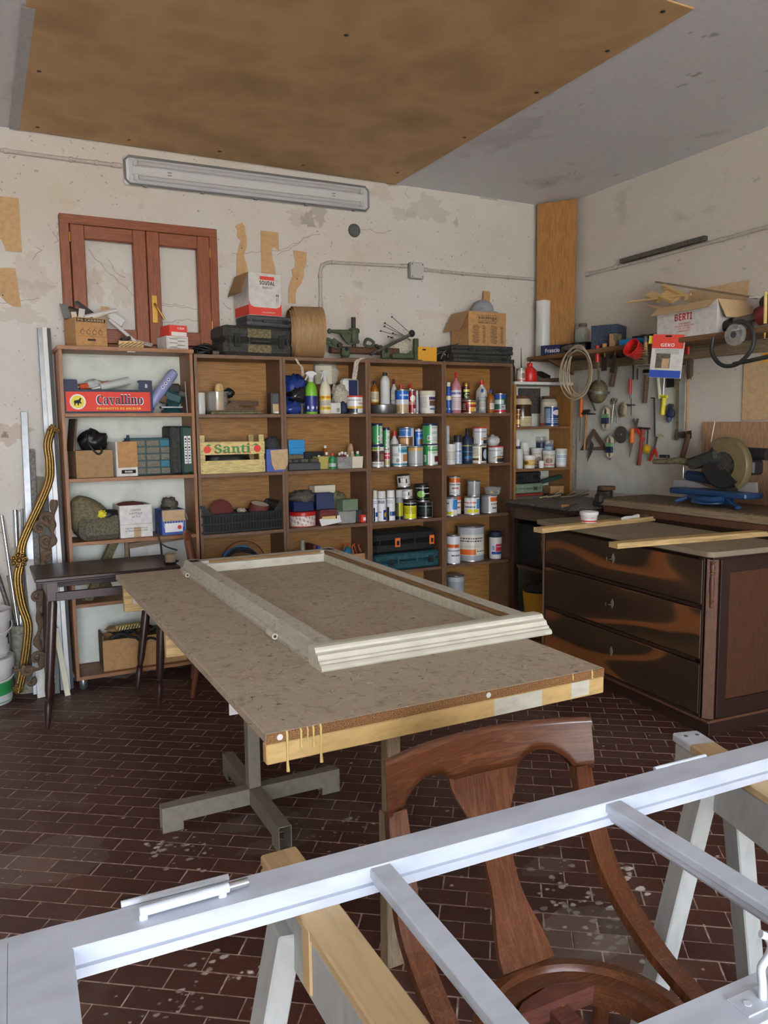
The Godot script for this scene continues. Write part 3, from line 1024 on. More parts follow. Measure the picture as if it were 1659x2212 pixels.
func build_sash_on_trestles() -> void:
	var s := thing("glazing_sash", "freshly painted pale blue-white window sash with glazing bars lying across two trestles", "window sash", V(-4.22, 0.808, 3.976), -0.0349)
	var g := geo()
	var far_p := poly([0, 0, 0, 0.040, 0.002, 0.042, 0.064, 0.042, 0.066, 0.040, 0.0665, 0.018, 0.063, 0.0165, 0.063, 0.0145, 0.070, 0.0135, 0.0715, 0.0])
	part("stile", geo().at(V(1.05, 0, 0), V(0, -PI / 2, 0)).prism(far_p, 2.1), "paint_white", s)
	part("stile", geo().at(V(1.05, 0, 0.565), V(0, PI / 2, 0)).prism(far_p, 2.1), "paint_white", s)
	part("rail", geo().box(V(0.0475, 0.0212, 0.2825), V(0.095, 0.0424, 0.5652), 0.002), "paint_white", s)
	part("rail", geo().box(V(2.05, 0.0212, 0.2825), V(0.1, 0.0424, 0.5652), 0.002), "paint_white", s)
	part("joint_line", geo().box(V(0.0145, 0.0422, 0.29), V(0.0010, 0.0006, 0.55), 0.0), "grey_plastic", s)
	var bar := poly([-0.017, 0.040, 0.017, 0.040, 0.0185, 0.037, 0.0185, 0.026, 0.0125, 0.021, 0.0125, 0.012, 0.008, 0.005, -0.008, 0.005, -0.0125, 0.012, -0.0125, 0.021, -0.0185, 0.026, -0.0185, 0.037])
	for x in [0.553, 1.03, 1.505]:
		part("glazing_bar", geo().at(V(x, 0, 0.2825)).prism(bar, 0.44), "paint_white", s)
	# hinge leaves and pins along the far edge, a sliding bolt on top
	part("hinge_pin", geo().rod(V(0.165, 0.043, -0.006), V(0.325, 0.043, -0.006), 0.0055, 10), "paint_white_rough", s)
	part("hinge_pin", geo().rod(V(1.2, 0.04, -0.005), V(1.34, 0.04, -0.005), 0.005, 10), "paint_white_rough", s)
	var bolt := part("bolt", geo().rod(V(0.185, 0.053, 0.04), V(0.315, 0.053, 0.036), 0.0075, 12).box(V(0.19, 0.046, 0.04), V(0.012, 0.012, 0.012), 0.002).box(V(0.305, 0.046, 0.036), V(0.012, 0.012, 0.012), 0.002), "paint_white_rough", s)
	part("bolt_rod", geo().rod(V(0.312, 0.053, 0.036), V(0.345, 0.053, 0.035), 0.0065, 12), "chrome", bolt)
	var plate := part("latch_plate", geo().box(V(0.86, 0.0432, 0.536), V(0.11, 0.0025, 0.032), 0.001), "paint_white", s)
	part("latch", geo().tube(smooth([V(0.845, 0.042, 0.538), V(0.845, 0.067, 0.536), V(0.848, 0.079, 0.532), V(0.866, 0.085, 0.527), V(0.88, 0.089, 0.52), V(0.883, 0.095, 0.512), V(0.875, 0.100, 0.508)], 4), 0.005, 10), "paint_white_rough", plate)
	for x in [0.82, 0.9]:
		part("screw_head", geo().at(V(x, 0.0445, 0.537)).cyl(0, 0.0012, 0.005, 10, 0.0004), "paint_white_rough", plate)
	# two trestles
	trestle("trestle", "wooden trestle with taped beam end, under the end rail of the painted sash", V(-3.775, 0, 0), -0.0, 3.87, true)
	trestle("trestle", "wooden trestle with two screws in its white beam end, nearer the chest", V(-2.735, 0, 0), -0.26, 3.84, false)


func trestle(called: String, label: String, at: Vector3, turn: float, z0: float, wrapped: bool) -> void:
	var t := thing(called, label, "trestle", V(at.x, 0, z0), turn, "trestles under the painted sash")
	var beam := part("beam", geo().box(V(0, 0.738, 0.5), V(0.062, 0.10, 1.0), 0.004), "horse_paint", t)
	part("top_strip", geo().box(V(0, 0.7975, 0.5), V(0.066, 0.020, 1.0), 0.003), "strip_tan", t)
	if wrapped:
		part("tape", geo().box(V(0, 0.75, 0.03), V(0.074, 0.10, 0.06), 0.02), "cardboard_pale", beam)
		part("tape", geo().box(V(0, 0.752, 0.215), V(0.0685, 0.11, 0.035), 0.004), "masking", beam)
	else:
		for x in [-0.015, 0.015]:
			part("screw", geo().at(V(x, 0.8082, 0.02)).cyl(0, 0.0015, 0.005, 10, 0.0005), "steel", beam)
		part("paint_patch", geo().box(V(0, 0.7977, 0.03), V(0.0668, 0.0206, 0.075), 0.003), "paint_white_rough", beam)
	for z in [0.13, 0.87]:
		for sx in [-1, 1]:
			part("leg", geo().bar(V(sx * 0.035, 0.755, z), V(sx * 0.17, 0.0, z + (-0.05 if z < 0.5 else 0.05)), 0.042, 0.055, 0.003), "horse_paint", t)
	if wrapped:
		part("stretcher", geo().box(V(0, 0.2, 0.1), V(0.30, 0.05, 0.02), 0.002), "horse_paint", t)
	part("stretcher", geo().box(V(0, 0.28, 0.9), V(0.26, 0.05, 0.02), 0.002), "horse_paint", t)


func build_gondola_chair() -> void:
	var t := thing("gondola_chair", "mahogany gondola chair without its seat pad, curved back and central splat", "chair", V(-3.22, 0, 3.742), -0.03)
	# crest: curved in plan, two arches cut into its lower edge
	var rings := []
	for k in 41:
		var s := -1.0 + k / 20.0
		var q := absf(s)
		var x := 0.268 * s
		var zc := -0.055 * (1.0 - s * s)
		var low := 0.757
		if q > 0.34 and q < 0.84:
			var f := (q - 0.34) / 0.5
			low = lerpf(0.757, 0.735, f) + 0.04 * pow(sin(PI * f), 0.6)
		elif q >= 0.84:
			low = 0.735
		var lean := 0.02
		var nx := V(s * 0.35, 0, 1).normalized()
		var ring := []
		for p in [[-0.009, low], [0.009, low], [0.011, low + 0.02], [0.009, 0.83], [0.012, 0.843], [0.008, 0.851], [-0.004, 0.853], [-0.016, 0.847], [-0.017, 0.838], [-0.009, 0.828]]:
			ring.append(V(x, p[1], zc - lean * (p[1] - 0.75) / 0.1 * 0.6) + nx * p[0])
		rings.append(ring)
	part("crest_rail", geo().loft(rings, true, true, true), "chair_wood_x", t)
	# side stiles sweep down and forward to the front of the seat
	for sx in [-1, 1]:
		var pts := smooth([V(0.2455 * sx, 0.74, -0.008), V(0.2465 * sx, 0.69, 0.004), V(0.25 * sx, 0.62, 0.03), V(0.256 * sx, 0.54, 0.065), V(0.258 * sx, 0.48, 0.12), V(0.258 * sx, 0.43, 0.20), V(0.256 * sx, 0.40, 0.28), V(0.25 * sx, 0.375, 0.42)], 4)
		var rr := []
		for k in pts.size():
			var f := float(k) / (pts.size() - 1)
			var w := lerpf(0.042, 0.052, sin(PI * minf(f * 1.15, 1.0)))
			var d: Vector3 = (pts[mini(k + 1, pts.size() - 1)] - pts[maxi(k - 1, 0)]).normalized()
			var nn := V(1, 0, 0).cross(d).normalized()
			var p: Vector3 = pts[k]
			rr.append([p + V(w * 0.5, 0, 0) - nn * 0.012, p + V(w * 0.5, 0, 0) + nn * 0.012, p - V(w * 0.5, 0, 0) + nn * 0.012, p - V(w * 0.5, 0, 0) - nn * 0.012])
		part("side_stile", geo().loft(rr, true, true, false), "chair_wood_y", t)
	# splat, widest at the crest and at the seat
	var sp := []
	for k in 17:
		var f := k / 16.0
		var y := lerpf(0.762, 0.40, f)
		var hw := lerpf(0.092, 0.036, smoothstep(0.0, 0.42, f)) + 0.030 * smoothstep(0.62, 1.0, f)
		var z := -0.055 + 0.075 * f + 0.105 * f * f
		sp.append([V(-hw, y, z - 0.007), V(-hw, y, z + 0.007), V(hw, y, z + 0.007), V(hw, y, z - 0.007)])
	part("splat", geo().loft(sp, true, true, false), "chair_wood_y", t)
	# round seat frame with the rabbet for the pad
	var c := V(-0.01, 0, 0.345)
	var outer := geo().at(c)
	outer.lathe([Vector2(0.165, 0.335), Vector2(0.225, 0.335), Vector2(0.228, 0.345), Vector2(0.228, 0.392), Vector2(0.222, 0.398), Vector2(0.203, 0.398), Vector2(0.200, 0.383), Vector2(0.168, 0.381), Vector2(0.165, 0.335)], 48)
	var ring := part("seat_frame", outer, "chair_wood_x", t)
	part("block", geo().at(c + V(0.02, 0, 0)).prism(poly([-0.10, -0.135, -0.06, -0.158, 0.0, -0.166, 0.06, -0.158, 0.10, -0.135, 0.10, -0.125, -0.10, -0.125]), 0.001), "chair_wood_x", ring)
	var bl := geo()
	bl.at(c + V(0.02, 0.36, 0), V(PI / 2, 0, 0)).prism(poly([-0.11, -0.125, -0.07, -0.152, 0.0, -0.166, 0.07, -0.152, 0.11, -0.125]), 0.04)
	part("corner_block", bl, "chair_red_wood", ring)
	part("stretcher", geo().box(c + V(0.02, 0.352, 0.03), V(0.045, 0.022, 0.32), 0.002), "chair_red_wood", ring)
	part("screw", geo().at(c + V(0.03, 0.36, -0.1245), V(PI / 2, 0, 0)).cyl(0, 0.002, 0.005, 10, 0.0005), "brass", ring)
	for q in [[-0.17, 0.12], [0.15, 0.12]]:
		var x: float = q[0]
		part("leg", geo().tube(smooth([V(x, 0.345, 0.19), V(x * 1.05, 0.2, 0.165), V(x * 1.15, 0.0, 0.06)], 5), 0.02, 8, false, 0.015), "chair_wood_y", t)
		part("leg", geo().at(V(x, 0, 0.5)).lathe([Vector2(0, 0), Vector2(0.014, 0), Vector2(0.02, 0.1), Vector2(0.022, 0.3), Vector2(0.024, 0.34), Vector2(0, 0.34)], 12), "chair_wood_y", t)


func build_chest() -> void:
	var w := 1.44
	var near := V(-1.105, 0, 2.545)
	var th := deg_to_rad(-94.0)
	var lx := V(cos(th), 0, -sin(th))
	var t := thing("chest_of_drawers", "dark walnut chest of three deep drawers with turned drops on its canted corners", "chest of drawers", near - lx * (w / 2), th)
	var d := 0.52
	part("carcass", geo().box(V(0, 0.475, -d / 2 - 0.012), V(w - 0.05, 0.81, d - 0.03), 0.002), "chest_dark", t)
	part("plinth", geo().box(V(0, 0.035, -d / 2 - 0.005), V(w - 0.015, 0.07, d - 0.02), 0.003), "chest_dark", t)
	part("base_moulding", geo().box(V(0, 0.077, -d / 2), V(w + 0.005, 0.014, d + 0.01), 0.005), "chest_edge", t)
	var top := poly([])
	for q in arc(V(w / 2 - 0.02, 0.005, 0), V(0.035, 0, 0), V(0, 0.035, 0), 0.0, PI / 2, 6):
		top.append(Vector2(q.x, q.y))
	for q in arc(V(-w / 2 + 0.02, 0.005, 0), V(0.035, 0, 0), V(0, 0.035, 0), PI / 2, PI, 6):
		top.append(Vector2(q.x, q.y))
	top.append(Vector2(-w / 2 - 0.015, -d - 0.01))
	top.append(Vector2(w / 2 + 0.015, -d - 0.01))
	part("chest_top", geo().at(V(0, 0.913, -0.005), V(PI / 2, 0, 0)).prism(top, 0.026), "chest_top", t)
	part("top_moulding", geo().box(V(0, 0.892, -d / 2), V(w + 0.005, 0.016, d + 0.006), 0.006), "chest_dark", t)
	var ys := [[0.652, 0.878], [0.378, 0.630], [0.098, 0.356]]
	for k in 3:
		var y0: float = ys[k][0]
		var y1: float = ys[k][1]
		var dr := part("drawer", geo().box(V(0, (y0 + y1) / 2, -0.004), V(w - 0.13, y1 - y0 - 0.006, 0.018), 0.003), "chest_flame_%d" % k, t)
		part("escutcheon", geo().at(V(0.0, (y0 + y1) / 2 + 0.02, 0.006)).prism(poly([0, -0.03, 0.01, -0.012, 0.012, 0.006, 0.005, 0.02, 0, 0.026, -0.005, 0.02, -0.012, 0.006, -0.01, -0.012]), 0.003), "chest_plate", dr)
		if k < 2:
			part("key", geo().tube(arc(V(-0.02, (y0 + y1) / 2 + 0.015, 0.035), V(0.016, 0, 0.01), V(0, 0.009, 0), 0, TAU * 0.96, 14), 0.0022, 6), "steel", dr)
			part("key_shaft", geo().rod(V(-0.004, (y0 + y1) / 2 + 0.015, 0.03), V(0.0, (y0 + y1) / 2 + 0.015, 0.004), 0.0025, 6), "steel", dr)
		part("rail", geo().box(V(0, y0 - 0.011, -0.006), V(w - 0.12, 0.018, 0.016), 0.003), "chest_dark", t)
	for sx in [-1, 1]:
		part("canted_corner", geo().at(V(sx * (w / 2 - 0.035), 0.487, -0.03), V(0, sx * PI / 4, 0)).box(Vector3.ZERO, V(0.055, 0.80, 0.05), 0.003), "chest_edge", t)
		part("front_frame", geo().box(V(sx * (w / 2 - 0.075), 0.487, -0.006), V(0.04, 0.80, 0.016), 0.002), "chest_dark", t)
		var prf := [Vector2(0, -0.12), Vector2(0.006, -0.118), Vector2(0.009, -0.108), Vector2(0.005, -0.098), Vector2(0.009, -0.092), Vector2(0.011, -0.085), Vector2(0.006, -0.078), Vector2(0.009, -0.05), Vector2(0.0125, -0.01), Vector2(0.009, 0.03), Vector2(0.006, 0.045), Vector2(0.012, 0.05), Vector2(0.012, 0.056), Vector2(0.007, 0.06), Vector2(0.012, 0.085), Vector2(0.008, 0.098), Vector2(0.013, 0.104), Vector2(0.013, 0.11), Vector2(0, 0.112)]
		part("turned_drop", geo().at(V(sx * (w / 2 - 0.014), 0.765, -0.008)).lathe(prf, 14), "chest_edge", t)
		# side: frame and sunken panel
		var x: float = sx * (w / 2 - 0.012)
		part("side_frame", geo().box(V(x, 0.487, -0.085), V(0.016, 0.80, 0.06), 0.002), "chest_dark", t)
		part("side_frame", geo().box(V(x, 0.487, -d + 0.02), V(0.016, 0.80, 0.06), 0.002), "chest_dark", t)
		part("side_frame", geo().box(V(x, 0.85, -0.29), V(0.016, 0.07, 0.36), 0.002), "chest_dark", t)
		part("side_frame", geo().box(V(x, 0.13, -0.29), V(0.016, 0.09, 0.36), 0.002), "chest_dark", t)
		part("side_panel", geo().box(V(x - sx * 0.008, 0.487, -0.29), V(0.01, 0.66, 0.36), 0.002), "chest_panel", t)
	# boards, pot and brush on top of the chest
	var top_y := 0.926
	board_between("pine_board", "worn pine board with a white pot and brush on it, across chest top", V(-1.399, 0.94, 1.622), V(0.153, 0.94, 1.487), 0.075, 0.028, top_y)
	board_between("pine_board", "fresh pine board laid across the near corner of chest top", V(-1.437, 0.94, 2.25), V(-0.32, 0.94, 2.36), 0.07, 0.028, top_y)
	var pot := thing("plastic_pot", "small white plastic pot with lid standing on the pine board", "pot", V(-0.989, 0.954, 1.543))
	part("body", geo().lathe([Vector2(0, 0), Vector2(0.044, 0), Vector2(0.046, 0.004), Vector2(0.050, 0.05), Vector2(0, 0.05)], 24), "white_plastic", pot)
	part("lid", geo().lathe([Vector2(0.053, 0.044), Vector2(0.056, 0.046), Vector2(0.056, 0.062), Vector2(0.053, 0.065), Vector2(0.047, 0.062), Vector2(0, 0.062)], 24), "white_gloss", pot)
	part("label_band", geo().lathe([Vector2(0.0468, 0.006), Vector2(0.0476, 0.014)], 24), "red", pot)
	words(pot, "stucco legno", 0.055, 0.01, V(0, 0.03, 0), "ink_red", V(0, -0.6, 0), "Droid Sans", 400, 0.0492)
	var br := thing("paint_brush", "flat paint brush with white handle lying on the pine board", "brush", V(-0.587, 0.957, 1.524), deg_to_rad(14.0))
	br.scale = V(1.3, 1.3, 1.3)
	part("handle", geo().at(V(-0.06, 0.004, 0), V(0, 0, -PI / 2)).lathe([Vector2(0, -0.07), Vector2(0.006, -0.066), Vector2(0.009, -0.03), Vector2(0.006, 0.02), Vector2(0.010, 0.055), Vector2(0.010, 0.075), Vector2(0, 0.076)], 12), "white_plastic", br)
	part("ferrule", geo().box(V(0.028, 0.004, 0), V(0.03, 0.012, 0.03), 0.002), "rust", br)
	part("bristles", geo().box(V(0.062, 0.004, 0), V(0.045, 0.010, 0.032), 0.004), "carved", br)


func board_between(called: String, label: String, a: Vector3, b: Vector3, w: float, h: float, y: float) -> void:
	var d := b - a
	d.y = 0
	var t := thing(called, label, "board", V((a.x + b.x) / 2, y, (a.z + b.z) / 2), atan2(-d.z, d.x), "pine boards laid across the chest")
	part("plank", geo().box(V(0, h / 2, -w / 2), V(d.length(), h, w), 0.002), "pine_x", t)


func bookcase(x0: float, x1: float, top: float, tops: Array, label: String, white: bool) -> void:
	var t := thing("bookcase", label, "bookcase", V((x0 + x1) / 2, 0, 0.0), 0.0, "row of bookcases along the back wall")
	var w := x1 - x0
	var e := "edge" if white else "laminate"
	var base: float = tops[-1]
	for s in [-1, 1]:
		part("side_panel", geo().box(V(s * (w / 2 - 0.0095), (top + base - 0.02) / 2, 0.16), V(0.019, top - base + 0.02, 0.28), 0.001), e + "_y", t)
	part("top_board", geo().box(V(0, top - 0.010, 0.165 if white else 0.16), V(w + 0.012 if white else w - 0.038, 0.022, 0.292 if white else 0.28), 0.001), e + "_x", t)
	for k in tops.size():
		part("shelf" if k < tops.size() - 1 else "bottom_board", geo().box(V(0, tops[k] - 0.0105, 0.158), V(w - 0.038, 0.021, 0.276), 0.001), e + "_x", t)
	part("back_panel", geo().box(V(0, (top + base) / 2, 0.026), V(w - 0.03, top - base - 0.01, 0.006), 0.0005), "white_back" if white else "oak_x", t)
	if white:
		for s in [-1, 1]:
			for z in [0.06, 0.265]:
				part("foot", geo().at(V(s * (w / 2 - 0.04), 0, z)).lathe([Vector2(0, 0), Vector2(0.016, 0), Vector2(0.022, 0.012), Vector2(0.024, 0.05), Vector2(0.02, base - 0.021), Vector2(0, base - 0.021)], 16), "steel", t)
		for k in tops.size() - 1:
			part("shelf_pin", geo().at(V(w / 2 - 0.02, tops[k] - 0.024, 0.27), V(0, 0, PI / 2)).cyl(0, 0.008, 0.004, 8), "chrome", t)
		part("magnet", geo().box(V(0.02, top - 0.023, 0.30), V(0.045, 0.005, 0.015), 0.001), "white_plastic", t)
	else:
		part("plinth", geo().box(V(0, (base - 0.02) / 2, 0.265), V(w - 0.04, base - 0.022, 0.016), 0.001), e + "_x", t)
		for s in [-1, 1]:
			part("side_foot", geo().box(V(s * (w / 2 - 0.0095), (base - 0.02) / 2, 0.16), V(0.019, base - 0.021, 0.27), 0.0005), e + "_y", t)


func build_bookcases() -> void:
	bookcase(-3.774, -3.018, 2.01, [1.632, 1.256, 0.886, 0.519, 0.084], "bookcase with white back panel and orange-brown edges, wider and taller than the others", true)
	var xs := [-3.011, -2.4445, -1.8365, -1.235, -0.634]
	var lb := ["brown oak-backed bookcase holding the yellow fruit crate and black crate", "brown oak-backed bookcase holding the green spray bottle and round biscuit tin", "brown oak-backed bookcase holding the green-banded tins and two tool cases", "brown oak-backed bookcase at the end of row, beside the white pegboard shelf"]
	for k in 4:
		bookcase(xs[k], xs[k + 1] - 0.001, 1.985, [1.622, 1.252, 0.874, 0.517, 0.09], lb[k], false)


func build_wall_things() -> void:
	# strip light, switched off
	var lo := V(-3.325, 3.012, 0.0)
	var l := thing("strip_light", "long grey twin-tube strip light with clear cover, switched off, on back wall", "light", V(-2.505, 3.098, 0.0), 0.0)
	l.rotation.z = 0.0085
	part("tray", geo().box(V(0, 0, 0.02), V(1.64, 0.165, 0.04), 0.012), "lamp_tray", l)
	part("rim", geo().tube([V(-0.79, -0.08, 0.045), V(0.79, -0.08, 0.045), V(0.815, -0.055, 0.045), V(0.815, 0.055, 0.045), V(0.79, 0.08, 0.045), V(-0.79, 0.08, 0.045), V(-0.815, 0.055, 0.045), V(-0.815, -0.055, 0.045)], 0.007, 8, true), "lamp_rim", l)
	part("reflector", geo().box(V(0, 0, 0.045), V(1.55, 0.05, 0.012), 0.004), "white_gloss", l)
	for s in [-1, 1]:
		part("tube", geo().rod(V(-0.74, s * 0.042, 0.058), V(0.74, s * 0.042, 0.058), 0.013, 14), "tube_white", l)
		for q in [-1, 1]:
			part("tube_holder", geo().box(V(q * 0.755, s * 0.042, 0.055), V(0.025, 0.034, 0.034), 0.004), "white_plastic", l)
			part("contact", geo().rod(V(q * 0.742, s * 0.042 - 0.01, 0.066), V(q * 0.742, s * 0.042 + 0.012, 0.066), 0.002, 6), "chrome", l)
	for q in [-0.55, 0.55]:
		for s in [-1, 1]:
			part("clip_mark", geo().box(V(q, s * 0.008, 0.0518), V(0.024, 0.004, 0.001), 0.0), "ink", l)
	var cov := []
	for k in 13:
		var a := PI * k / 12.0
		cov.append(Vector2(-0.074 * cos(a), 0.05 + 0.042 * sin(a)))
	var cg := geo()
	for k in 12:
		cg.quad(V(-0.80, cov[k].x, cov[k].y), V(0.80, cov[k].x, cov[k].y), V(0.80, cov[k + 1].x, cov[k + 1].y), V(-0.80, cov[k + 1].x, cov[k + 1].y))
	part("cover", cg, "lamp_cover", l)
	for q in [-0.7, -0.35, 0.0, 0.35, 0.7]:
		part("clip", geo().box(V(q, -0.086, 0.045), V(0.025, 0.012, 0.022), 0.002), "steel", l)
	# conduits
	conduit("plaster grey conduit running along wall to the strip light", [V(-4.312, 3.115, 0.015), V(-3.62, 3.114, 0.015), V(-3.335, 3.117, 0.015)], [-3.62])
	var elbow := smooth([V(-2.051, 2.341, 0.015), V(-2.051, 2.521, 0.015), V(-2.049, 2.59, 0.015), V(-2.031, 2.637, 0.015), V(-1.979, 2.66, 0.015), V(-1.881, 2.665, 0.015), V(-1.375, 2.683, 0.015)], 5)
	conduit("grey elbow conduit rising behind the veneer roll to junction box", elbow, [])
	conduit("grey conduit from junction box to the plank in corner", [V(-1.252, 2.67, 0.015), V(-0.891, 2.667, 0.015), V(-0.048, 2.676, 0.015)], [-1.0])
	conduit("grey conduit along side wall above the tool shelf", [V(-0.015, 2.661, 0.378), V(-0.015, 2.661, 1.003), V(-0.015, 2.676, 2.222)], [])
	var jb := thing("junction_box", "grey square junction box between two conduits on the back wall", "junction box", V(-1.305, 2.652, 0))
	part("box", geo().box(V(0, 0, 0.025), V(0.115, 0.115, 0.05), 0.008), "fitting_grey", jb)
	part("lid", geo().box(V(0, 0, 0.052), V(0.105, 0.105, 0.006), 0.003), "grey_pale", jb)
	for sx in [-1, 1]:
		for sy in [-1, 1]:
			part("screw", geo().at(V(sx * 0.043, sy * 0.043, 0.054), V(PI / 2, 0, 0)).cyl(0, 0.002, 0.005, 8, 0.0005), "grey_dark", jb)
	# ventilation grille
	var vg := thing("vent_grille", "small round black lattice vent set in back wall", "vent", V(-1.782, 2.895, 0))
	part("ring", geo().at(V(0, 0, 0.004), V(PI / 2, 0, 0)).lathe([Vector2(0.036, -0.004), Vector2(0.046, -0.004), Vector2(0.044, 0.006), Vector2(0.037, 0.006), Vector2(0.036, -0.004)], 28), "grey_dark", vg)
	part("hole", geo().at(V(0, 0, 0.001), V(PI / 2, 0, 0)).disc(0, 0.037, 28), "ink", vg)
	for k in range(-3, 4):
		for s in [-1, 1]:
			var hl := sqrt(maxf(0.036 * 0.036 - pow(k * 0.011, 2.0), 0.0001))
			part("lattice_bar", geo().at(V(0, 0, 0.006), V(0, 0, s * 0.9)).box(V(0, k * 0.011, 0), V(hl * 2.0, 0.003, 0.003), 0.0005), "grey_plastic", vg)
	# brown double casement hung on the wall
	var wf := thing("casement_frame", "brown wooden double casement frame without glass standing against the back wall", "window frame", V(0, 0, 0))
	var x0 := -3.707
	var x1 := -2.775
	var y0 := 2.012
	var y1 := 2.793
	part("head", geo().box(V((x0 + x1) / 2, y1 - 0.027, 0.03), V(x1 - x0, 0.054, 0.06), 0.003), "window_x", wf)
	part("sill", geo().box(V((x0 + x1) / 2, y0 + 0.02, 0.03), V(x1 - x0, 0.04, 0.06), 0.003), "window_x", wf)
	part("jamb", geo().box(V(x0 + 0.026, (y0 + y1) / 2, 0.03), V(0.052, y1 - y0 - 0.1, 0.06), 0.003), "window_y", wf)
	part("jamb", geo().box(V(x1 - 0.026, (y0 + y1) / 2, 0.03), V(0.052, y1 - y0 - 0.1, 0.06), 0.003), "window_y", wf)
	for q in [[x0 + 0.056, -3.222, "lhs"], [-3.218, x1 - 0.056, "rhs"]]:
		var a: float = q[0]
		var b: float = q[1]
		var lw := 0.076
		var rw := 0.076
		var sash := part("sash", geo().box(V(a + lw / 2, (y0 + y1) / 2 - 0.008, 0.05), V(lw, y1 - y0 - 0.10, 0.05), 0.004), "window_y", wf)
		part("sash_stile", geo().box(V(b - rw / 2, (y0 + y1) / 2 - 0.008, 0.05), V(rw, y1 - y0 - 0.10, 0.05), 0.004), "window_y", sash)
		part("sash_rail", geo().box(V((a + b) / 2, y1 - 0.097, 0.05), V(b - a - 0.15, 0.076, 0.046), 0.004), "window_x", sash)
		part("sash_rail", geo().box(V((a + b) / 2, y0 + 0.085, 0.05), V(b - a - 0.15, 0.086, 0.046), 0.004), "window_x", sash)
	for q in [[x0 + 0.052, 2.66], [x1 - 0.052, 2.64], [x1 - 0.052, 2.19], [x0 + 0.052, 2.2]]:
		part("hinge", geo().at(V(q[0], q[1], 0.066)).cyl(-0.028, 0.028, 0.006, 10), "brass", wf)
	var hp := part("handle_plate", geo().box(V(-3.186, 2.27, 0.078), V(0.032, 0.165, 0.006), 0.004), "brass", wf)
	part("lever", geo().tube([V(-3.19, 2.30, 0.082), V(-3.19, 2.30, 0.105), V(-3.178, 2.28, 0.11), V(-3.135, 2.205, 0.11)], 0.006, 10), "brass", hp)
	# cardboard templates pinned on the wall
	template([-2.638, 2.836, -2.622, 2.85, -2.589, 2.864, -2.582, 2.85, -2.572, 2.842, -2.57, 2.798, -2.563, 2.777, -2.562, 2.724, -2.581, 2.669, -2.586, 2.651, -2.569, 2.604, -2.562, 2.573, -2.562, 2.52, -2.638, 2.51, -2.636, 2.603, -2.633, 2.656, -2.617, 2.71, -2.602, 2.751, -2.624, 2.767, -2.628, 2.788, -2.623, 2.815], "cardboard cut-out template with wavy scrolled profile, slimmest on the back wall", true)
	template([-2.466, 2.826, -2.343, 2.827, -2.342, 2.708, -2.359, 2.72, -2.373, 2.73, -2.388, 2.722, -2.393, 2.694, -2.387, 2.641, -2.372, 2.597, -2.367, 2.538, -2.468, 2.535], "cardboard cut-out template with square head and beak, above the white and red carton", false)
	template([-2.24, 2.72, -2.143, 2.716, -2.149, 2.633, -2.168, 2.599, -2.166, 2.562, -2.18, 2.529, -2.188, 2.505, -2.222, 2.466, -2.233, 2.424, -2.229, 2.369, -2.284, 2.37, -2.28, 2.467, -2.265, 2.514, -2.247, 2.552, -2.256, 2.592, -2.233, 2.608, -2.227, 2.654, -2.236, 2.69], "cardboard cut-out template with notched edges, above the veneer roll", true)
	template([-4.093, 2.867, -3.913, 2.862, -3.912, 2.563, -3.997, 2.563, -4.003, 2.593, -4.015, 2.623, -4.05, 2.643, -4.107, 2.645], "large cardboard template with concave corner high on back wall beside casement", false)
	template([-4.118, 2.46, -3.953, 2.469, -3.934, 2.251, -3.972, 2.251, -4.007, 2.269, -4.034, 2.303, -4.069, 2.324, -4.126, 2.324], "cardboard template with rounded lower corner and two nails, beside casement", true)


func conduit(label: String, pts: Array, sleeves: Array) -> void:
	var c := thing("conduit", label, "conduit", Vector3.ZERO, 0.0, "surface conduits")
	part("pipe", geo().tube(pts, 0.0115, 10), "conduit", c)
	var ends := [0, pts.size() - 1]
	for e in ends:
		var o: Vector3 = pts[e]
		var d: Vector3 = (pts[1] - pts[0]).normalized() if e == 0 else (pts[-2] - pts[-1]).normalized()
		part("sleeve", geo().rod(o, o + d * 0.05, 0.0155, 12), "conduit", c)
	for k in range(1, 4):
		var f := k / 4.0
		var p: Vector3 = pts[int(f * (pts.size() - 1))].lerp(pts[mini(int(f * (pts.size() - 1)) + 1, pts.size() - 1)], f * (pts.size() - 1) - int(f * (pts.size() - 1)))
		part("saddle", geo().box(p, V(0.028, 0.028, 0.028), 0.008), "conduit", c)


func template(out: Array, label: String, nails: bool) -> void:
	var p := poly(out)
	var c := Vector2.ZERO
	for q in p:
		c += q
	c /= p.size()
	var local := PackedVector2Array()
	for q in p:
		local.append(q - c)
	var t := thing("template", label, "template", V(c.x, c.y, 0.006), 0.0, "cardboard templates hung on the back wall")
	part("card", geo().prism(local, 0.004), "template", t)
	if nails:
		part("nail", geo().at(V(0.0, -0.02, 0.002), V(PI / 2, 0, 0)).cyl(0, 0.004, 0.004, 8, 0.0005), "iron", t)


func lean(called: String, label: String, category: String, m: String, a: Vector3, b: Vector3, w: float, d: float, group := "") -> Node3D:
	# a length of something leaning against the wall: a is the foot, b the head
	var g := geo()
	g.bar(Vector3.ZERO, b - a, w, d, 0.0015)
	return single(called, g, m, label, category, a, 0.0, group)


func pipe(label: String, m: String, a: Vector3, b: Vector3, r: float) -> void:
	var t := thing("metal_pipe", label, "pipe", a, 0.0, "pipes standing in the cement pipe")
	var g := geo().rod(Vector3.ZERO, b - a, r, 14)
	part("pipe_body", g, m, t)
	part("bore", geo().rod((b - a), (b - a) + (b - a).normalized() * 0.0008, r * 0.8, 12), "ink", t)


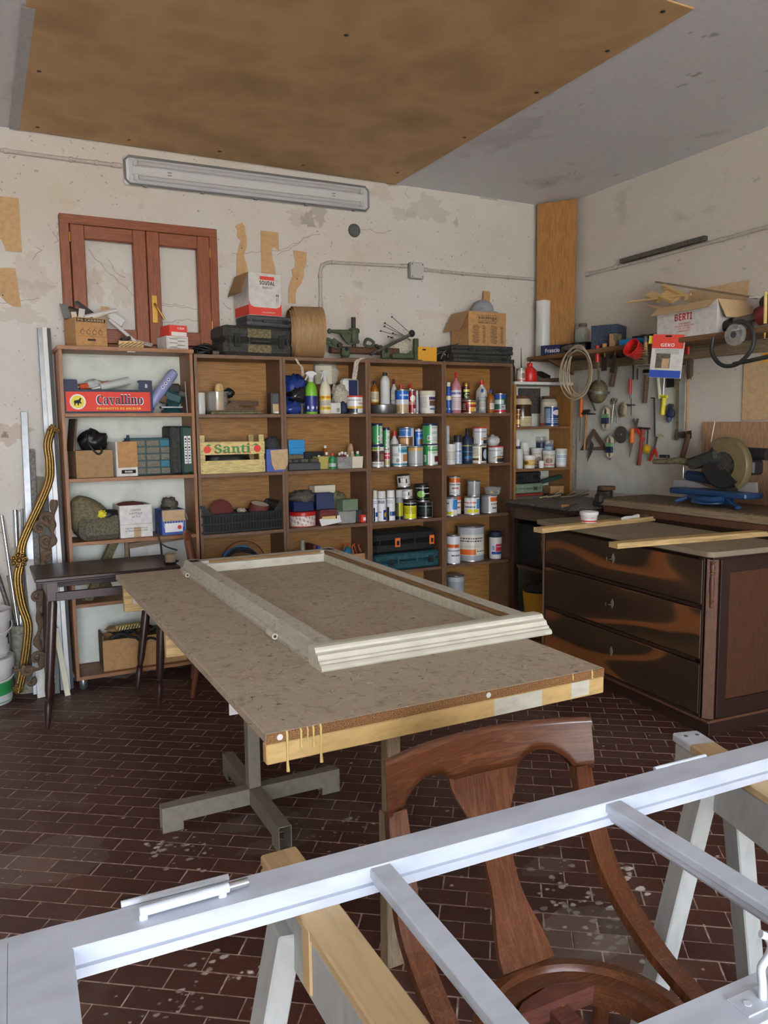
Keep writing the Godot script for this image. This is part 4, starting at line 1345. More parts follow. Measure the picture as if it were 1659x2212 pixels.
func build_desk_side() -> void:
	# writing desk without its drawer
	var t := thing("writing_desk", "small dark brown desk on turned legs, its drawer missing, before the white-backed bookcase", "desk", V(0, 0, 0))
	part("desk_top", geo().box(V(-3.625, 0.778, 0.60), V(0.735, 0.022, 0.46), 0.005), "darkwood_x", t)
	part("top_edge", geo().box(V(-3.625, 0.764, 0.60), V(0.715, 0.008, 0.44), 0.003), "darkwood_x", t)
	for q in [[-3.91, 0.775, 0], [-3.35, 0.775, 1], [-3.91, 0.42, 2], [-3.35, 0.42, 3]]:
		var x: float = q[0]
		var z: float = q[1]
		var lg := part("leg_block", geo().box(V(x, 0.71, z), V(0.055, 0.10, 0.05), 0.002), "darkwood_y", t)
		var foot: Vector3 = [V(-3.975, 0, 0.83), V(-3.4, 0, 0.79), V(-3.925, 0, 0.46), V(-3.46, 0, 0.46)][q[2]]
		var top := V(x, 0.66, z)
		var ax := (top - foot)
		var y := ax.normalized()
		var xx := V(1, 0, 0) - y * y.x
		xx = xx.normalized()
		var g := geo()
		g.xf = Transform3D(Basis(xx, y, xx.cross(y)), foot)
		var l := ax.length()
		g.lathe([Vector2(0, 0), Vector2(0.010, 0), Vector2(0.016, 0.04), Vector2(0.021, 0.11), Vector2(0.017, 0.135), Vector2(0.021, 0.145), Vector2(0.014, 0.155), Vector2(0.021, 0.2), Vector2(0.025, 0.40), Vector2(0.024, l - 0.02), Vector2(0.02, l), Vector2(0, l)], 14)
		part("leg", g, "darkwood_y", t)
	for z in [0.795, 0.415]:
		part("rail", geo().box(V(-3.63, 0.682, z), V(0.53, 0.045, 0.022), 0.002), "darkwood_x", t)
	part("back_apron", geo().box(V(-3.63, 0.71, 0.405), V(0.53, 0.095, 0.016), 0.002), "mahogany_x", t)
	for x in [-3.925, -3.335]:
		part("side_apron", geo().box(V(x, 0.71, 0.60), V(0.016, 0.095, 0.32), 0.002), "darkwood_z", t)
	var wb := thing("wooden_block", "small faceted wooden block in a dish at the desk end", "block", V(-3.285, 0.79, 0.712))
	part("dish", geo().lathe([Vector2(0, 0), Vector2(0.03, 0.0), Vector2(0.045, 0.008), Vector2(0.043, 0.010), Vector2(0.028, 0.004), Vector2(0, 0.004)], 20), "wire_black", wb)
	part("block", geo().at(V(0, 0.004, 0)).lathe([Vector2(0, 0), Vector2(0.028, 0), Vector2(0.032, 0.045), Vector2(0.026, 0.05), Vector2(0, 0.05)], 7), "oldwood_y", wb)
	# chair with moulded mahogany frame behind the table
	var c := thing("dining_chair", "dark glossy mahogany chair with moulded back tucked behind the work table", "chair", V(-3.04, 0, 0.66), deg_to_rad(76.5))
	for s in [-1, 1]:
		part("back_stile", geo().tube(smooth([V(s * 0.19 - 0.05 + 0.10, 0.44, -0.06), V(s * 0.18 + 0.05, 0.6, -0.08), V(s * 0.15 + 0.05, 0.78, -0.11), V(s * 0.10 + 0.05, 0.90, -0.13)], 5), 0.021, 10), "mahogany_y", c)
		part("front_leg", geo().tube(smooth([V(s * 0.16 + 0.06, 0.42, 0.15), V(s * 0.19 + 0.06, 0.3, 0.18), V(s * 0.165 + 0.06, 0.12, 0.165), V(s * 0.17 + 0.06, 0.02, 0.175)], 5), 0.026, 10, false, 0.017), "mahogany_y", c)
		part("back_leg", geo().tube([V(s * 0.17 + 0.06, 0.42, -0.06), V(s * 0.18 + 0.06, 0.005, -0.14)], 0.019, 10, false, 0.014), "mahogany_y", c)
	part("crest_rail", geo().tube(smooth([V(-0.05, 0.90, -0.13), V(0.0, 0.925, -0.135), V(0.05, 0.93, -0.135), V(0.10, 0.925, -0.135), V(0.15, 0.90, -0.13)], 5), 0.02, 10), "mahogany_x", c)
	part("seat", geo().box(V(0.06, 0.44, 0.045), V(0.37, 0.05, 0.30), 0.02), "leather", c)

	# long bars leaning beside the bookcase
	var gr := "bars leaning beside the bookcase"
	lean("perforated_channel", "tall grey perforated steel channel beside the bookcase side", "metal bar", "steel", V(-3.845, 0, 0.215), V(-3.845, 2.13, 0.045), 0.026, 0.03, gr)
	lean("white_profile", "tall white painted profile between grey steel channel and dark profile", "metal bar", "white_gloss", V(-3.818, 0, 0.235), V(-3.82, 2.135, 0.055), 0.026, 0.02, gr)
	lean("dark_profile", "tall dark aluminium profile touching the bookcase side", "metal bar", "grey_dark", V(-3.795, 0, 0.215), V(-3.797, 2.13, 0.045), 0.018, 0.03, gr)
	lean("square_tube", "tall plain grey square steel tube standing apart on the wall", "metal bar", "steel", V(-3.99, 0, 0.22), V(-3.955, 1.645, 0.03), 0.036, 0.03, gr)
	lean("angle_iron", "grey angle iron with punched holes beside the square tube", "metal bar", "steel_dull", V(-3.955, 0, 0.24), V(-3.926, 1.424, 0.04), 0.032, 0.02, gr)
	lean("slotted_rail", "short slotted grey rail with black cable behind the gilt ornament", "metal bar", "painted_steel", V(-3.93, 0, 0.22), V(-3.895, 1.26, 0.035), 0.05, 0.02, gr)
	lean("wooden_pole", "red-brown round wooden pole behind the carved ornament", "pole", "mahogany_y", V(-3.955, 0, 0.30), V(-3.925, 1.06, 0.05), 0.024, 0.024, gr)
	lean("pale_batten", "pale painted wooden batten standing behind the gilt ornament", "batten", "bucket_white", V(-3.965, 0, 0.30), V(-3.985, 0.92, 0.10), 0.05, 0.03, gr)
	lean("steel_strip", "thin dark steel strip with bolt heads beside the white profile", "metal bar", "grey_plastic", V(-3.88, 0, 0.27), V(-3.865, 1.2, 0.06), 0.028, 0.008, gr)
	lean("bamboo_cane", "pale split cane behind the desk leg", "cane", "cream_plastic", V(-3.83, 0, 0.34), V(-3.872, 0.40, 0.31), 0.03, 0.012, gr)
	# pipes in a cement pipe
	var bin := thing("cement_pipe", "short pale cement pipe used as a bin for metal pipes", "bin", V(-4.03, 0, 0.115))
	part("shell", geo().lathe([Vector2(0.055, 0.0), Vector2(0.074, 0.0), Vector2(0.076, 0.006), Vector2(0.076, 0.40), Vector2(0.073, 0.405), Vector2(0.064, 0.405), Vector2(0.062, 0.40), Vector2(0.062, 0.01), Vector2(0.055, 0.0)], 28), "concrete_grey", bin)
	part("bottom", geo().cyl(0.002, 0.012, 0.063, 20), "concrete_grey", bin)
	for q in [["thick chrome pipe in the cement pipe", "chrome", -4.046, 0.333, 0.1, -4.035, 1.069, 0.02, 0.014], ["thin white plastic pipe in the cement pipe", "tube_white", -4.04, 0.339, 0.13, -4.011, 1.063, 0.04, 0.008], ["slim steel pipe in the cement pipe behind the thick one", "steel", -4.031, 0.328, 0.09, -3.997, 1.075, 0.02, 0.006], ["long chrome pipe leaning outwards from the cement pipe", "chrome", -4.058, 0.339, 0.12, -4.109, 1.045, 0.05, 0.011], ["long dark steel pipe leaning outwards from the cement pipe", "steel_dull", -4.07, 0.346, 0.14, -4.164, 0.771, 0.1, 0.013], ["rusty pipe with a joint leaning in the cement pipe", "painted_steel", -4.061, 0.33, 0.08, -4.092, 0.685, 0.03, 0.012]]:
		pipe(q[0], q[1], V(q[2], q[3], q[4]), V(q[5], q[6], q[7]), q[8])
	# stacked buckets at the edge
	for k in 2:
		var b := thing("paint_bucket", ["white plastic bucket with green printed label, under another bucket", "white plastic bucket with grey printed label, on top of another bucket"][k], "bucket", V(-4.235, 0.27 * k, 0.24), 0.5, "stacked paint buckets")
		part("body", geo().lathe([Vector2(0, 0), Vector2(0.112, 0), Vector2(0.116, 0.005), Vector2(0.13, 0.235), Vector2(0.123, 0.235), Vector2(0.12, 0.02), Vector2(0, 0.02)], 36), "bucket_white", b)
		part("rim", geo().lathe([Vector2(0.129, 0.2), Vector2(0.14, 0.2), Vector2(0.142, 0.225), Vector2(0.14, 0.265), Vector2(0.132, 0.266), Vector2(0.13, 0.21)], 36), "bucket_white", b)
		if k == 0:
			part("lid", geo().lathe([Vector2(0.132, 0.262), Vector2(0.12, 0.264), Vector2(0, 0.264)], 36), "bucket_white", b)
		part("printed_label", geo().lathe([Vector2(0.1176, 0.015 if k == 0 else 0.05), Vector2(0.1256, 0.13 if k == 0 else 0.19)], 36), ["green", "grey_plastic"][k], b)
		part("handle", geo().tube(arc(V(0, 0.205, 0), V(0.139, 0, 0), V(0, -0.06, 0.142), 0.0, PI, 16), 0.003, 6), "white_plastic", b)
		if k == 1:
			words(b, "1", 0.03, 0.06, V(0, 0.1, 0), "ink", V(0, 0.6, 0), "Droid Sans", 700, 0.1245)
	# gilt S-shaped ornament
	var go := thing("gilt_ornament", "gilded carved S-shaped frame ornament with rosette leaning beside the desk", "ornament", V(0, 0, 0))
	var path := [V(-3.821, 1.545, 0.2), V(-3.849, 1.456, 0.21), V(-3.845, 1.342, 0.22), V(-3.868, 1.212, 0.235), V(-4.013, 0.913, 0.265), V(-4.027, 0.81, 0.275), V(-4.052, 0.707, 0.285), V(-4.042, 0.561, 0.295), V(-4.016, 0.444, 0.305), V(-4.026, 0.339, 0.31), V(-4.053, 0.194, 0.315), V(-4.088, 0.06, 0.322)]
	var sm := smooth(path, 5)
	for k in 3:
		var off: Vector3 = [V(-0.014, 0, 0.0), V(0, 0, 0.012), V(0.014, 0, 0.0)][k]
		var pts := []
		for p in sm:
			pts.append(p + off)
		part("ribbed_band", geo().tube(pts, 0.0115 if k != 1 else 0.0105, 8), "gilt", go)
	var ros: Vector3 = path[5]
	rosette(go, ros + V(-0.012, 0, 0.02), 0.045, "gilt")
	rosette(go, sm[0] + V(0.004, 0.0, 0.012), 0.026, "gilt")
	rosette(go, sm[-1] + V(0, 0.022, 0.012), 0.03, "gilt")
	part("curl", geo().tube(smooth([sm[0] + V(0.0, 0.0, 0), sm[0] + V(0.03, -0.005, 0.0), sm[0] + V(0.04, -0.02, 0.005)], 5), 0.01, 8, false, 0.006), "gilt", go)
	# brown carved ornaments
	carved_piece("brown carved wooden scroll ornament standing behind the desk", [V(-3.844, 1.148, 0.37), V(-3.855, 1.06, 0.37), V(-3.864, 0.988, 0.37), V(-3.86, 0.923, 0.37), V(-3.889, 0.869, 0.37), V(-3.914, 0.822, 0.37), V(-3.923, 0.782, 0.37)], [[-3.895, 1.044, 0.385, 0.3, 1, 0.75], [-3.927, 0.994, 0.385, 0.2, 1, 0.9], [-3.898, 0.924, 0.385, -1.4, -1, 0.75], [-3.892, 0.83, 0.385, 1, 1, 0.6]], 0.0)
	carved_piece("brown carved acanthus ornament leaning low behind the desk leg", [V(-3.934, 0.634, 0.4), V(-3.964, 0.54, 0.4), V(-3.954, 0.457, 0.4), V(-3.978, 0.362, 0.4), V(-3.96, 0.294, 0.4), V(-3.968, 0.204, 0.4), V(-4.038, 0.207, 0.4), V(-4.11, 0.21, 0.4)], [[-3.963, 0.611, 0.41, 0.5, 1, 0.7], [-3.983, 0.263, 0.41, 0, 1, 0.8], [-4.024, 0.134, 0.41, 1, -1, 0.5], [-4.031, 0.201, 0.41, 2, 1, 0.7]], 0.0)


func rosette(parent: Node3D, c: Vector3, r: float, m: String) -> void:
	var g := geo()
	g.ball(c, V(r * 0.35, r * 0.35, r * 0.35), 10)
	for k in 7:
		var a := TAU * k / 7.0
		var p := c + V(cos(a), sin(a), -0.1) * r * 0.68
		g.ball(p, V(r * 0.34, r * 0.34, r * 0.22), 8)
		g.tube(arc(p, V(r * 0.3, 0, 0), V(0, r * 0.3, 0), a, a + 4.5, 7), r * 0.12, 6)
	part("rosette", g, m, parent)


func carved_piece(label: String, spine: Array, scrolls: Array, turn: float) -> void:
	var t := thing("carved_ornament", label, "ornament", Vector3.ZERO, turn, "carved wooden ornaments")
	var sm := smooth(spine, 5)
	var rr := []
	for k in sm.size():
		rr.append(0.016 + 0.008 * sin(k * 0.9))
	part("stem", geo().tube(sm, 0.018, 9, false, -1.0, rr), "carved", t)
	for s in scrolls:
		var pts := []
		for k in 16:
			var f := k / 15.0
			var a: float = s[3] + f * 5.2 * s[4]
			pts.append(V(s[0], s[1], s[2]) + V(cos(a), sin(a), 0.004 * f) * 0.05 * s[5] * (1.0 - 0.72 * f))
		part("scroll", geo().tube(pts, 0.013, 8, false, 0.009), "carved", t)
		part("eye", geo().ball(V(s[0], s[1], s[2]), V(0.016, 0.016, 0.014) * s[5], 10), "carved", t)


func carton(called: String, label: String, pos: Vector3, size: Vector3, turn: float, m: String, flaps := [], open := true, inside := "", group := "") -> Node3D:
	# a cardboard box: floor, four walls, flaps [side 0 front 1 back 2 -x 3 +x, degrees from upright, length]
	var t := thing(called, label, "box", pos, turn, group)
	var e := size / 2
	var k := 0.004
	var im := inside if inside else m
	part("front_wall", geo().box(V(0, e.y, e.z - k / 2), V(size.x, size.y, k), 0.0008), m, t)
	part("back_wall", geo().box(V(0, e.y, -e.z + k / 2), V(size.x, size.y, k), 0.0008), m, t)
	for s in [-1, 1]:
		part("side_wall", geo().box(V(s * (e.x - k / 2), e.y, 0), V(k, size.y - 0.001, size.z - 2 * k), 0.0008), m, t)
	part("bottom", geo().box(V(0, k / 2, 0), V(size.x - 2 * k, k, size.z - 2 * k), 0.0), m, t)
	if not open:
		part("lid", geo().box(V(0, size.y - k / 2, 0), V(size.x - 2 * k, k, size.z - 2 * k), 0.0), m, t)
	for f in flaps:
		var a := deg_to_rad(f[1])
		var l: float = f[2]
		var g := geo()
		var w: float = (size.x if f[0] < 2 else size.z) - 0.006
		var o: Vector3 = [V(0, size.y, e.z - k / 2), V(0, size.y, -e.z + k / 2), V(-e.x + k / 2, size.y, 0), V(e.x - k / 2, size.y, 0)][f[0]]
		var rot: Vector3 = [V(a, 0, 0), V(-a, 0, 0), V(0, 0, a), V(0, 0, -a)][f[0]]
		g.at(o, rot).box(V(0, l / 2, 0), V(w, l, k * 0.8) if f[0] < 2 else V(k * 0.8, l, w), 0.0005)
		part("flap", g, im, t)
	return t


func tool_case(label: String, pos: Vector3, size: Vector3, turn: float, m: String, latch: String, latches := [-0.3, 0.3], handle := true, group := "") -> Node3D:
	# a blow-moulded case: two shells with a parting groove, ribs, latches and a grip
	var t := thing("tool_case", label, "tool case", pos, turn, group)
	var e := size / 2
	var b := minf(size.y * 0.22, 0.025)
	part("lower_shell", geo().box(V(0, size.y * 0.26, 0), V(size.x, size.y * 0.50, size.z), b), m, t)
	part("upper_shell", geo().box(V(0, size.y * 0.76, 0), V(size.x * 0.995, size.y * 0.48, size.z * 0.99), b), m, t)
	for s in [-0.42, -0.14, 0.14, 0.42]:
		part("rib", geo().box(V(size.x * s, size.y * 0.5, e.z - 0.001), V(0.012, size.y * 0.72, 0.008), 0.003), m, t)
		part("rib", geo().box(V(size.x * s, size.y * 0.995, 0), V(0.012, 0.006, size.z * 0.8), 0.002), m, t)
	for s in latches:
		var lt := part("latch", geo().box(V(size.x * s, size.y * 0.5, e.z + 0.005), V(0.04, size.y * 0.42, 0.012), 0.003), latch, t)
		part("latch_slot", geo().box(V(size.x * s, size.y * 0.48, e.z + 0.0112), V(0.02, size.y * 0.2, 0.002), 0.0005), "ink", lt)
	if handle:
		part("grip", geo().tube(smooth([V(-0.06, size.y * 0.48, e.z), V(-0.055, size.y * 0.48, e.z + 0.022), V(0, size.y * 0.48, e.z + 0.026), V(0.055, size.y * 0.48, e.z + 0.022), V(0.06, size.y * 0.48, e.z)], 4), 0.008, 8), m, t)
	return t


func bits(called: String, label: String, category: String, m: String, a: Vector3, b: Vector3, w: float, d: float, group: String, roll := 0.0) -> void:
	single(called, geo().bar(Vector3.ZERO, b - a, w, d, 0.001, roll), m, label, category, a, 0.0, group)


func build_bookcase_tops() -> void:
	var y1 := 2.012
	var y2 := 1.9865
	var c := carton("carton", "brown carton printed with fruit drawings holding metal offcuts, on white-backed bookcase", V(-3.605, y1, 0.155), V(0.18, 0.165, 0.20), 0.2, "cardboard", [], true, "cardboard_dull")
	part("print_band", geo().box(V(0.0, 0.15, 0.1005), V(0.165, 0.02, 0.0008), 0.0), "ink_brown", c)
	words(c, "PG CARRINE", 0.15, 0.013, V(0, 0.15, 0.1012), "cardboard_pale")
	for k in 4:
		part("print_fruit", geo().at(V(-0.05 + 0.034 * k, 0.083, 0.1004)).tube(arc(Vector3.ZERO, V(0.011, 0, 0), V(0, 0.013, 0), 0, TAU * 0.9, 12), 0.0012, 4), "ink_brown", c)
		part("print_fruit", geo().rod(V(-0.05 + 0.034 * k, 0.096, 0.1004), V(-0.044 + 0.034 * k, 0.108, 0.1004), 0.001, 4), "ink_brown", c)
	part("print_band", geo().box(V(0.0, 0.04, 0.1005), V(0.045, 0.012, 0.0006), 0.0), "ink_brown", c)
	part("print_line", geo().box(V(0.0, 0.06, 0.1003), V(0.165, 0.0012, 0.0004), 0.0), "ink_brown", c)
	var gr := "metal offcuts in the brown carton"
	for q in [["dark steel rail sticking up steeply from the carton", "grey_dark", -3.553, 2.21, 0.14, -3.644, 2.285, 0.1, 0.035, 0.012, 0.6], ["grey steel strip with pale edge lying in the carton", "steel_dull", -3.587, 2.206, 0.16, -3.687, 2.247, 0.12, 0.03, 0.01, 0.3], ["broad grey spatula blade at the carton side", "grey_plastic", -3.697, 2.183, 0.12, -3.712, 2.268, 0.1, 0.05, 0.004, 0.4], ["white rounded plastic strip standing in the carton", "tube_white", -3.631, 2.177, 0.2, -3.621, 2.235, 0.18, 0.034, 0.005, 0], ["small cream plastic wedge in the carton", "cream_plastic", -3.666, 2.175, 0.2, -3.669, 2.215, 0.18, 0.03, 0.005, 0], ["long pale slat lying over the carton rim", "paper", -3.617, 2.187, 0.2, -3.428, 2.244, 0.16, 0.03, 0.012, 0.4], ["shorter pale slat lying over the carton rim", "cream_plastic", -3.572, 2.19, 0.19, -3.475, 2.224, 0.17, 0.03, 0.01, 0.4], ["pointed beige cardboard scrap in the carton", "cardboard_pale", -3.484, 2.207, 0.14, -3.478, 2.265, 0.1, 0.05, 0.003, 0.1], ["clear ribbed plastic tube over the carton side", "grey_pale", -3.469, 2.229, 0.13, -3.387, 2.167, 0.14, 0.045, 0.02, 0.3]]:
		bits("metal_offcut", q[0], "offcut", q[1], V(q[2], q[3], q[4]), V(q[5], q[6], q[7]), q[8], q[9], gr, q[10])
	var bl := thing("grooved_block", "small pale wooden block with slanting dark grooves beside the carton", "block", V(-3.365, y1, 0.225))
	part("block", geo().box(V(0, 0.021, 0), V(0.143, 0.042, 0.05), 0.001), "pine_x", bl)
	for k in 6:
		var x := -0.06 + 0.024 * k
		part("groove", geo().at(V(x, 0.021, 0.0252), V(0, 0, -1.05)).box(Vector3.ZERO, V(0.0035, 0.058 if k > 0 and k < 5 else 0.04, 0.0006), 0.0), "ink_brown", bl)
	bits("aluminium_profile", "white aluminium profile leaning from the carton to the grooved block", "profile", "tube_white", V(-3.335, y1 + 0.045, 0.2), V(-3.47, y1 + 0.17, 0.16), 0.018, 0.014, "profiles by the carton")
	bits("aluminium_profile", "second white aluminium profile lying behind the grooved block", "profile", "grey_pale", V(-3.23, y1 + 0.03, 0.17), V(-3.35, y1 + 0.066, 0.10), 0.03, 0.012, "profiles by the carton")
	bits("steel_bracket", "dark steel bracket lying on the grooved block", "bracket", "iron", V(-3.415, y1 + 0.052, 0.21), V(-3.365, y1 + 0.066, 0.20), 0.04, 0.018, "")
	# two small ironmongery boxes
	var wb := carton("small_box", "small white printed box under the red box on white-backed bookcase", V(-3.105, y1, 0.165), V(0.138, 0.082, 0.15), 0.18, "card_white", [], false)
	for k in 5:
		part("print_line", geo().box(V(-0.025 + 0.05 * (k % 2), 0.065 - 0.012 * k, 0.0755), V(0.05, 0.003, 0.0004), 0.0), "ink", wb)
	part("print_frame", geo().tube([V(-0.06, 0.01, 0.0752), V(0.06, 0.01, 0.0752), V(0.06, 0.072, 0.0752), V(-0.06, 0.072, 0.0752)], 0.0008, 4, true), "ink", wb)
	var rb := carton("small_box", "small red box with white lettering on the white printed box", V(-3.09, y1 + 0.083, 0.15), V(0.115, 0.068, 0.12), 0.22, "red_card", [], false)
	words(rb, "CISA", 0.045, 0.012, V(0.018, 0.05, 0.0605), "ink_white")
	part("paper_label", geo().box(V(0.004, 0.016, 0.0604), V(0.10, 0.024, 0.0006), 0.0), "paper", rb)
	# tangle of black cable
	var cab := thing("cable_bundle", "tangled black cable lying between small boxes and big dusty case", "cable", V(-2.945, y2, 0.2))
	for k in 5:
		var pts := []
		for i in 14:
			var a := TAU * i / 13.0
			pts.append(V(cos(a) * (0.05 + 0.012 * sin(k * 2.1 + a * 3.0)) + 0.01 * k, 0.014 + 0.011 * k + 0.008 * sin(a * 2.0 + k), sin(a) * 0.045))
		part("loop", geo().tube(pts, 0.007, 6), "wire_black", cab)
	part("plug", geo().at(V(0.085, 0.014, 0.04), V(0, 0, PI / 2)).cyl(-0.02, 0.02, 0.014, 10), "grey_dusty", cab)
	# big dusty case, smaller case, carton
	var bc := tool_case("large dusty black tool case with two latches under a smaller case", V(-2.60, y2, 0.158), V(0.47, 0.185, 0.25), 0.10, "black_dusty", "black_plastic", [-0.32, 0.32])
	part("panel", geo().box(V(0, 0.14, 0.127), V(0.16, 0.055, 0.006), 0.003), "khaki", bc)
	part("panel", geo().box(V(0, 0.045, 0.127), V(0.16, 0.05, 0.006), 0.003), "khaki", bc)
	tool_case("small blue-black tool case between large dusty case and the carton", V(-2.50, y2 + 0.1885, 0.155), V(0.335, 0.066, 0.2), 0.08, "grey_dark", "black_plastic", [0.28], true)
	var so := carton("glue_carton", "white carton with red base and big red label, top flap open, on the tool cases", V(-2.545, y2 + 0.2560, 0.15), V(0.225, 0.262, 0.215), 0.12, "card_white", [[2, 158, 0.14]], true, "cardboard_dull")
	part("red_base", geo().box(V(0, 0.026, 0.1078), V(0.2245, 0.048, 0.0008), 0.0), "red_card", so)
	part("red_base", geo().box(V(-0.1127, 0.032, 0), V(0.0008, 0.06, 0.214), 0.0), "red_card", so)
	for sx in [-1, 1]:
		part("red_base", geo().at(V(sx * 0.098, 0.05, 0.1078)).prism(poly([sx * 0.014, 0, sx * 0.014, 0.04, sx * 0.009, 0.02, 0, 0.008, -sx * 0.02, 0.0]), 0.0008), "red_card", so)
	part("red_bar", geo().box(V(0.015, 0.232, 0.1078), V(0.10, 0.022, 0.0008), 0.0), "red_card", so)
	words(so, "SOUDAL", 0.105, 0.025, V(0.015, 0.203, 0.108), "ink")
	words(so, "Made in EU", 0.066, 0.014, V(0.015, 0.175, 0.108), "ink", Vector3.ZERO, "Droid Sans", 400)
	words(so, "www.soudal.com", 0.09, 0.011, V(0.02, 0.022, 0.1084), "ink_white", Vector3.ZERO, "Droid Sans", 400)
	for x in [0.078, 0.09]:
		part("arrow", geo().rod(V(x, 0.09, 0.108), V(x, 0.128, 0.108), 0.0011, 5), "ink", so)
		part("arrow", geo().at(V(x, 0.134, 0.108)).prism(poly([-0.005, -0.008, 0.005, -0.008, 0, 0.006]), 0.0008), "ink", so)
	# rolled sheet of veneer
	var vr := thing("veneer_roll", "wide roll of brown veneer lying on its side beside the dusty case", "veneer roll", V(-2.215, y2 + 0.171, 0.155), deg_to_rad(-12.0))
	for k in 3:
		var r := 0.171 - 0.012 * k
		var ins := 0.0 + 0.012 * k
		part("turn", geo().at(V(0, 0, 0), V(0, 0, PI / 2)).lathe([Vector2(r - 0.004, -0.10 + ins * 0.4), Vector2(r, -0.10 + ins * 0.4), Vector2(r, 0.10 + ins), Vector2(r - 0.004, 0.10 + ins), Vector2(r - 0.004, -0.10 + ins * 0.4)], 48), "veneer", vr)
	# green cast-iron mitre machine
	var g := thing("mitre_machine", "old green cast iron drilling stand with long lever and ball knob", "machine", V(0, 0, 0))
	var zc := 0.17
	part("base_bar", geo().box(V(-1.795, 2.054, 0.17), V(0.52, 0.045, 0.06), 0.006), "rust", g)
	part("post", geo().at(V(-1.878, 2.086, 0.17)).cyl(-0.02, 0.19, 0.0155, 16), "iron", g)
	part("collar", geo().at(V(-1.874, 2.13, 0.17)).lathe([Vector2(0.016, -0.03), Vector2(0.034, -0.028), Vector2(0.038, -0.015), Vector2(0.03, 0.0), Vector2(0.03, 0.035), Vector2(0.038, 0.045), Vector2(0.038, 0.062), Vector2(0.03, 0.072), Vector2(0.016, 0.072)], 18), "green_machine", g)
	part("arm", geo().tube([V(-2.056, 2.177, 0.17), V(-1.974, 2.175, 0.17), V(-1.887, 2.173, 0.17)], 0.01, 10, false, 0.02), "green_machine", g)
	part("arm_knob", geo().ball(V(-2.058, 2.176, 0.17), V(0.014, 0.018, 0.014)), "green_machine", g)
	part("web", geo().at(V(0, 0, 0.17)).prism(poly([-1.979, 2.16, -1.898, 2.163, -1.888, 2.091, -1.921, 2.094, -1.953, 2.122]), 0.022), "green_machine", g)
	for q in [[-1.809, 2.091, -1.792, 2.13, -1.742, 2.113, -1.759, 2.078], [-2.095, 2.1, -2.084, 2.121, -2.005, 2.084, -2.027, 2.064]]:
		var ring := smooth([V(q[0], q[1], 0.2), V(q[2], q[3], 0.2), V(q[4], q[5], 0.2), V(q[6], q[7], 0.2)], 4, true)
		part("slotted_lever", geo().tube(ring, 0.011, 8, true), "green_machine", g)
	part("lever_bar", geo().bar(V(-2.052, 2.111, 0.2), V(-1.984, 2.07, 0.2), 0.045, 0.018, 0.006), "green_machine", g)
	part("lever_bar", geo().bar(V(-1.731, 2.093, 0.2), V(-1.664, 2.063, 0.2), 0.04, 0.018, 0.006), "green_machine", g)
	for q in [V(-1.962, 2.046, 0.21), V(-1.658, 2.041, 0.21)]:
		part("bearing", geo().box(q - V(0, 0.008, 0), V(0.06, 0.072, 0.05), 0.014), "green_machine", g)
		part("bearing_hole", geo().at(q + V(0.0, 0.01, 0.0245), V(PI / 2, 0, 0)).cyl(0, 0.002, 0.014, 14), "ink", g)
		part("bolt", geo().at(q + V(-0.045, 0.035, 0.005), V(PI / 2, 0, 0)).cyl(-0.01, 0.02, 0.016, 12), "iron", g)
	part("lever", geo().rod(V(-1.786, 2.024, 0.24), V(-1.472, 2.169, 0.24), 0.011, 12), "steel_dull", g)
	part("lever_knob", geo().ball(V(-1.461, 2.178, 0.24), V(0.023, 0.025, 0.023)), "black_plastic", g)
	part("clamp_block", geo().box(V(-1.521, 2.023, 0.2), V(0.17, 0.036, 0.05), 0.005), "green_machine", g)
	part("clamp_block", geo().box(V(-1.408, 2.074, 0.2), V(0.032, 0.15, 0.04), 0.005), "green_machine", g)
	part("foot_plate", geo().box(V(-1.69, y2 + 0.006, 0.19), V(0.62, 0.012, 0.12), 0.003), "grey_dusty", g)
	# fan of thin rods with black tips in a bag
	var wf := thing("rod_set", "fan of thin steel rods with black tips in a crumpled clear bag", "rods", V(0, 0, 0))
	for q in [[-1.543, 2.305, -1.428, 2.201], [-1.6, 2.259, -1.464, 2.172], [-1.603, 2.236, -1.481, 2.176], [-1.634, 2.203, -1.528, 2.174], [-1.536, 2.192, -1.458, 2.167], [-1.574, 2.166, -1.47, 2.154], [-1.548, 2.161, -1.476, 2.148]]:
		part("rod", geo().rod(V(q[0], q[1], 0.1), V(q[2], q[3], 0.14), 0.0022, 6), "steel_dull", wf)
		part("tip", geo().ball(V(q[0], q[1], 0.1), V(0.007, 0.006, 0.006), 8), "wire_black", wf)
	part("bag", crumple(V(-1.494, 2.098, 0.13), V(0.085, 0.07, 0.05), 3), "rag", wf)
	var yb := carton("small_box", "small yellow box with dark slot among the clamps", V(-1.326, y2, 0.185), V(0.155, 0.105, 0.08), 0.05, "yellow_dull", [], false)
	part("slot", geo().box(V(-0.03, 0.085, 0.0405), V(0.03, 0.01, 0.001), 0.0), "ink", yb)
	# grey wire clamps
	for k in 4:
		var cl := thing("wire_clamp", "bent grey wire spring clamp in the heap beside yellow box", "clamp", V(-1.19 + 0.035 * k, y2 + 0.015 * k, 0.17 + 0.02 * (k % 2)), 0.5 * k, "grey wire clamps")
		part("jaw", geo().tube(smooth([V(-0.07, 0.01, 0), V(-0.03, 0.06, 0.01), V(0.03, 0.07, 0), V(0.06, 0.03, 0.01), V(0.03, 0.008, 0)], 4), 0.005, 7), "steel", cl)
		part("arm", geo().rod(V(-0.07, 0.09, 0), V(0.07, 0.075, 0.01), 0.004, 6), "steel_dull", cl)
	# flat black cases with the carton on them
	tool_case("flat dusty black case under another flat case at end of row", V(-0.89, y2, 0.155), V(0.52, 0.06, 0.26), 0.02, "black_dusty", "black_plastic", [-0.15, 0.35], true, "flat black cases")
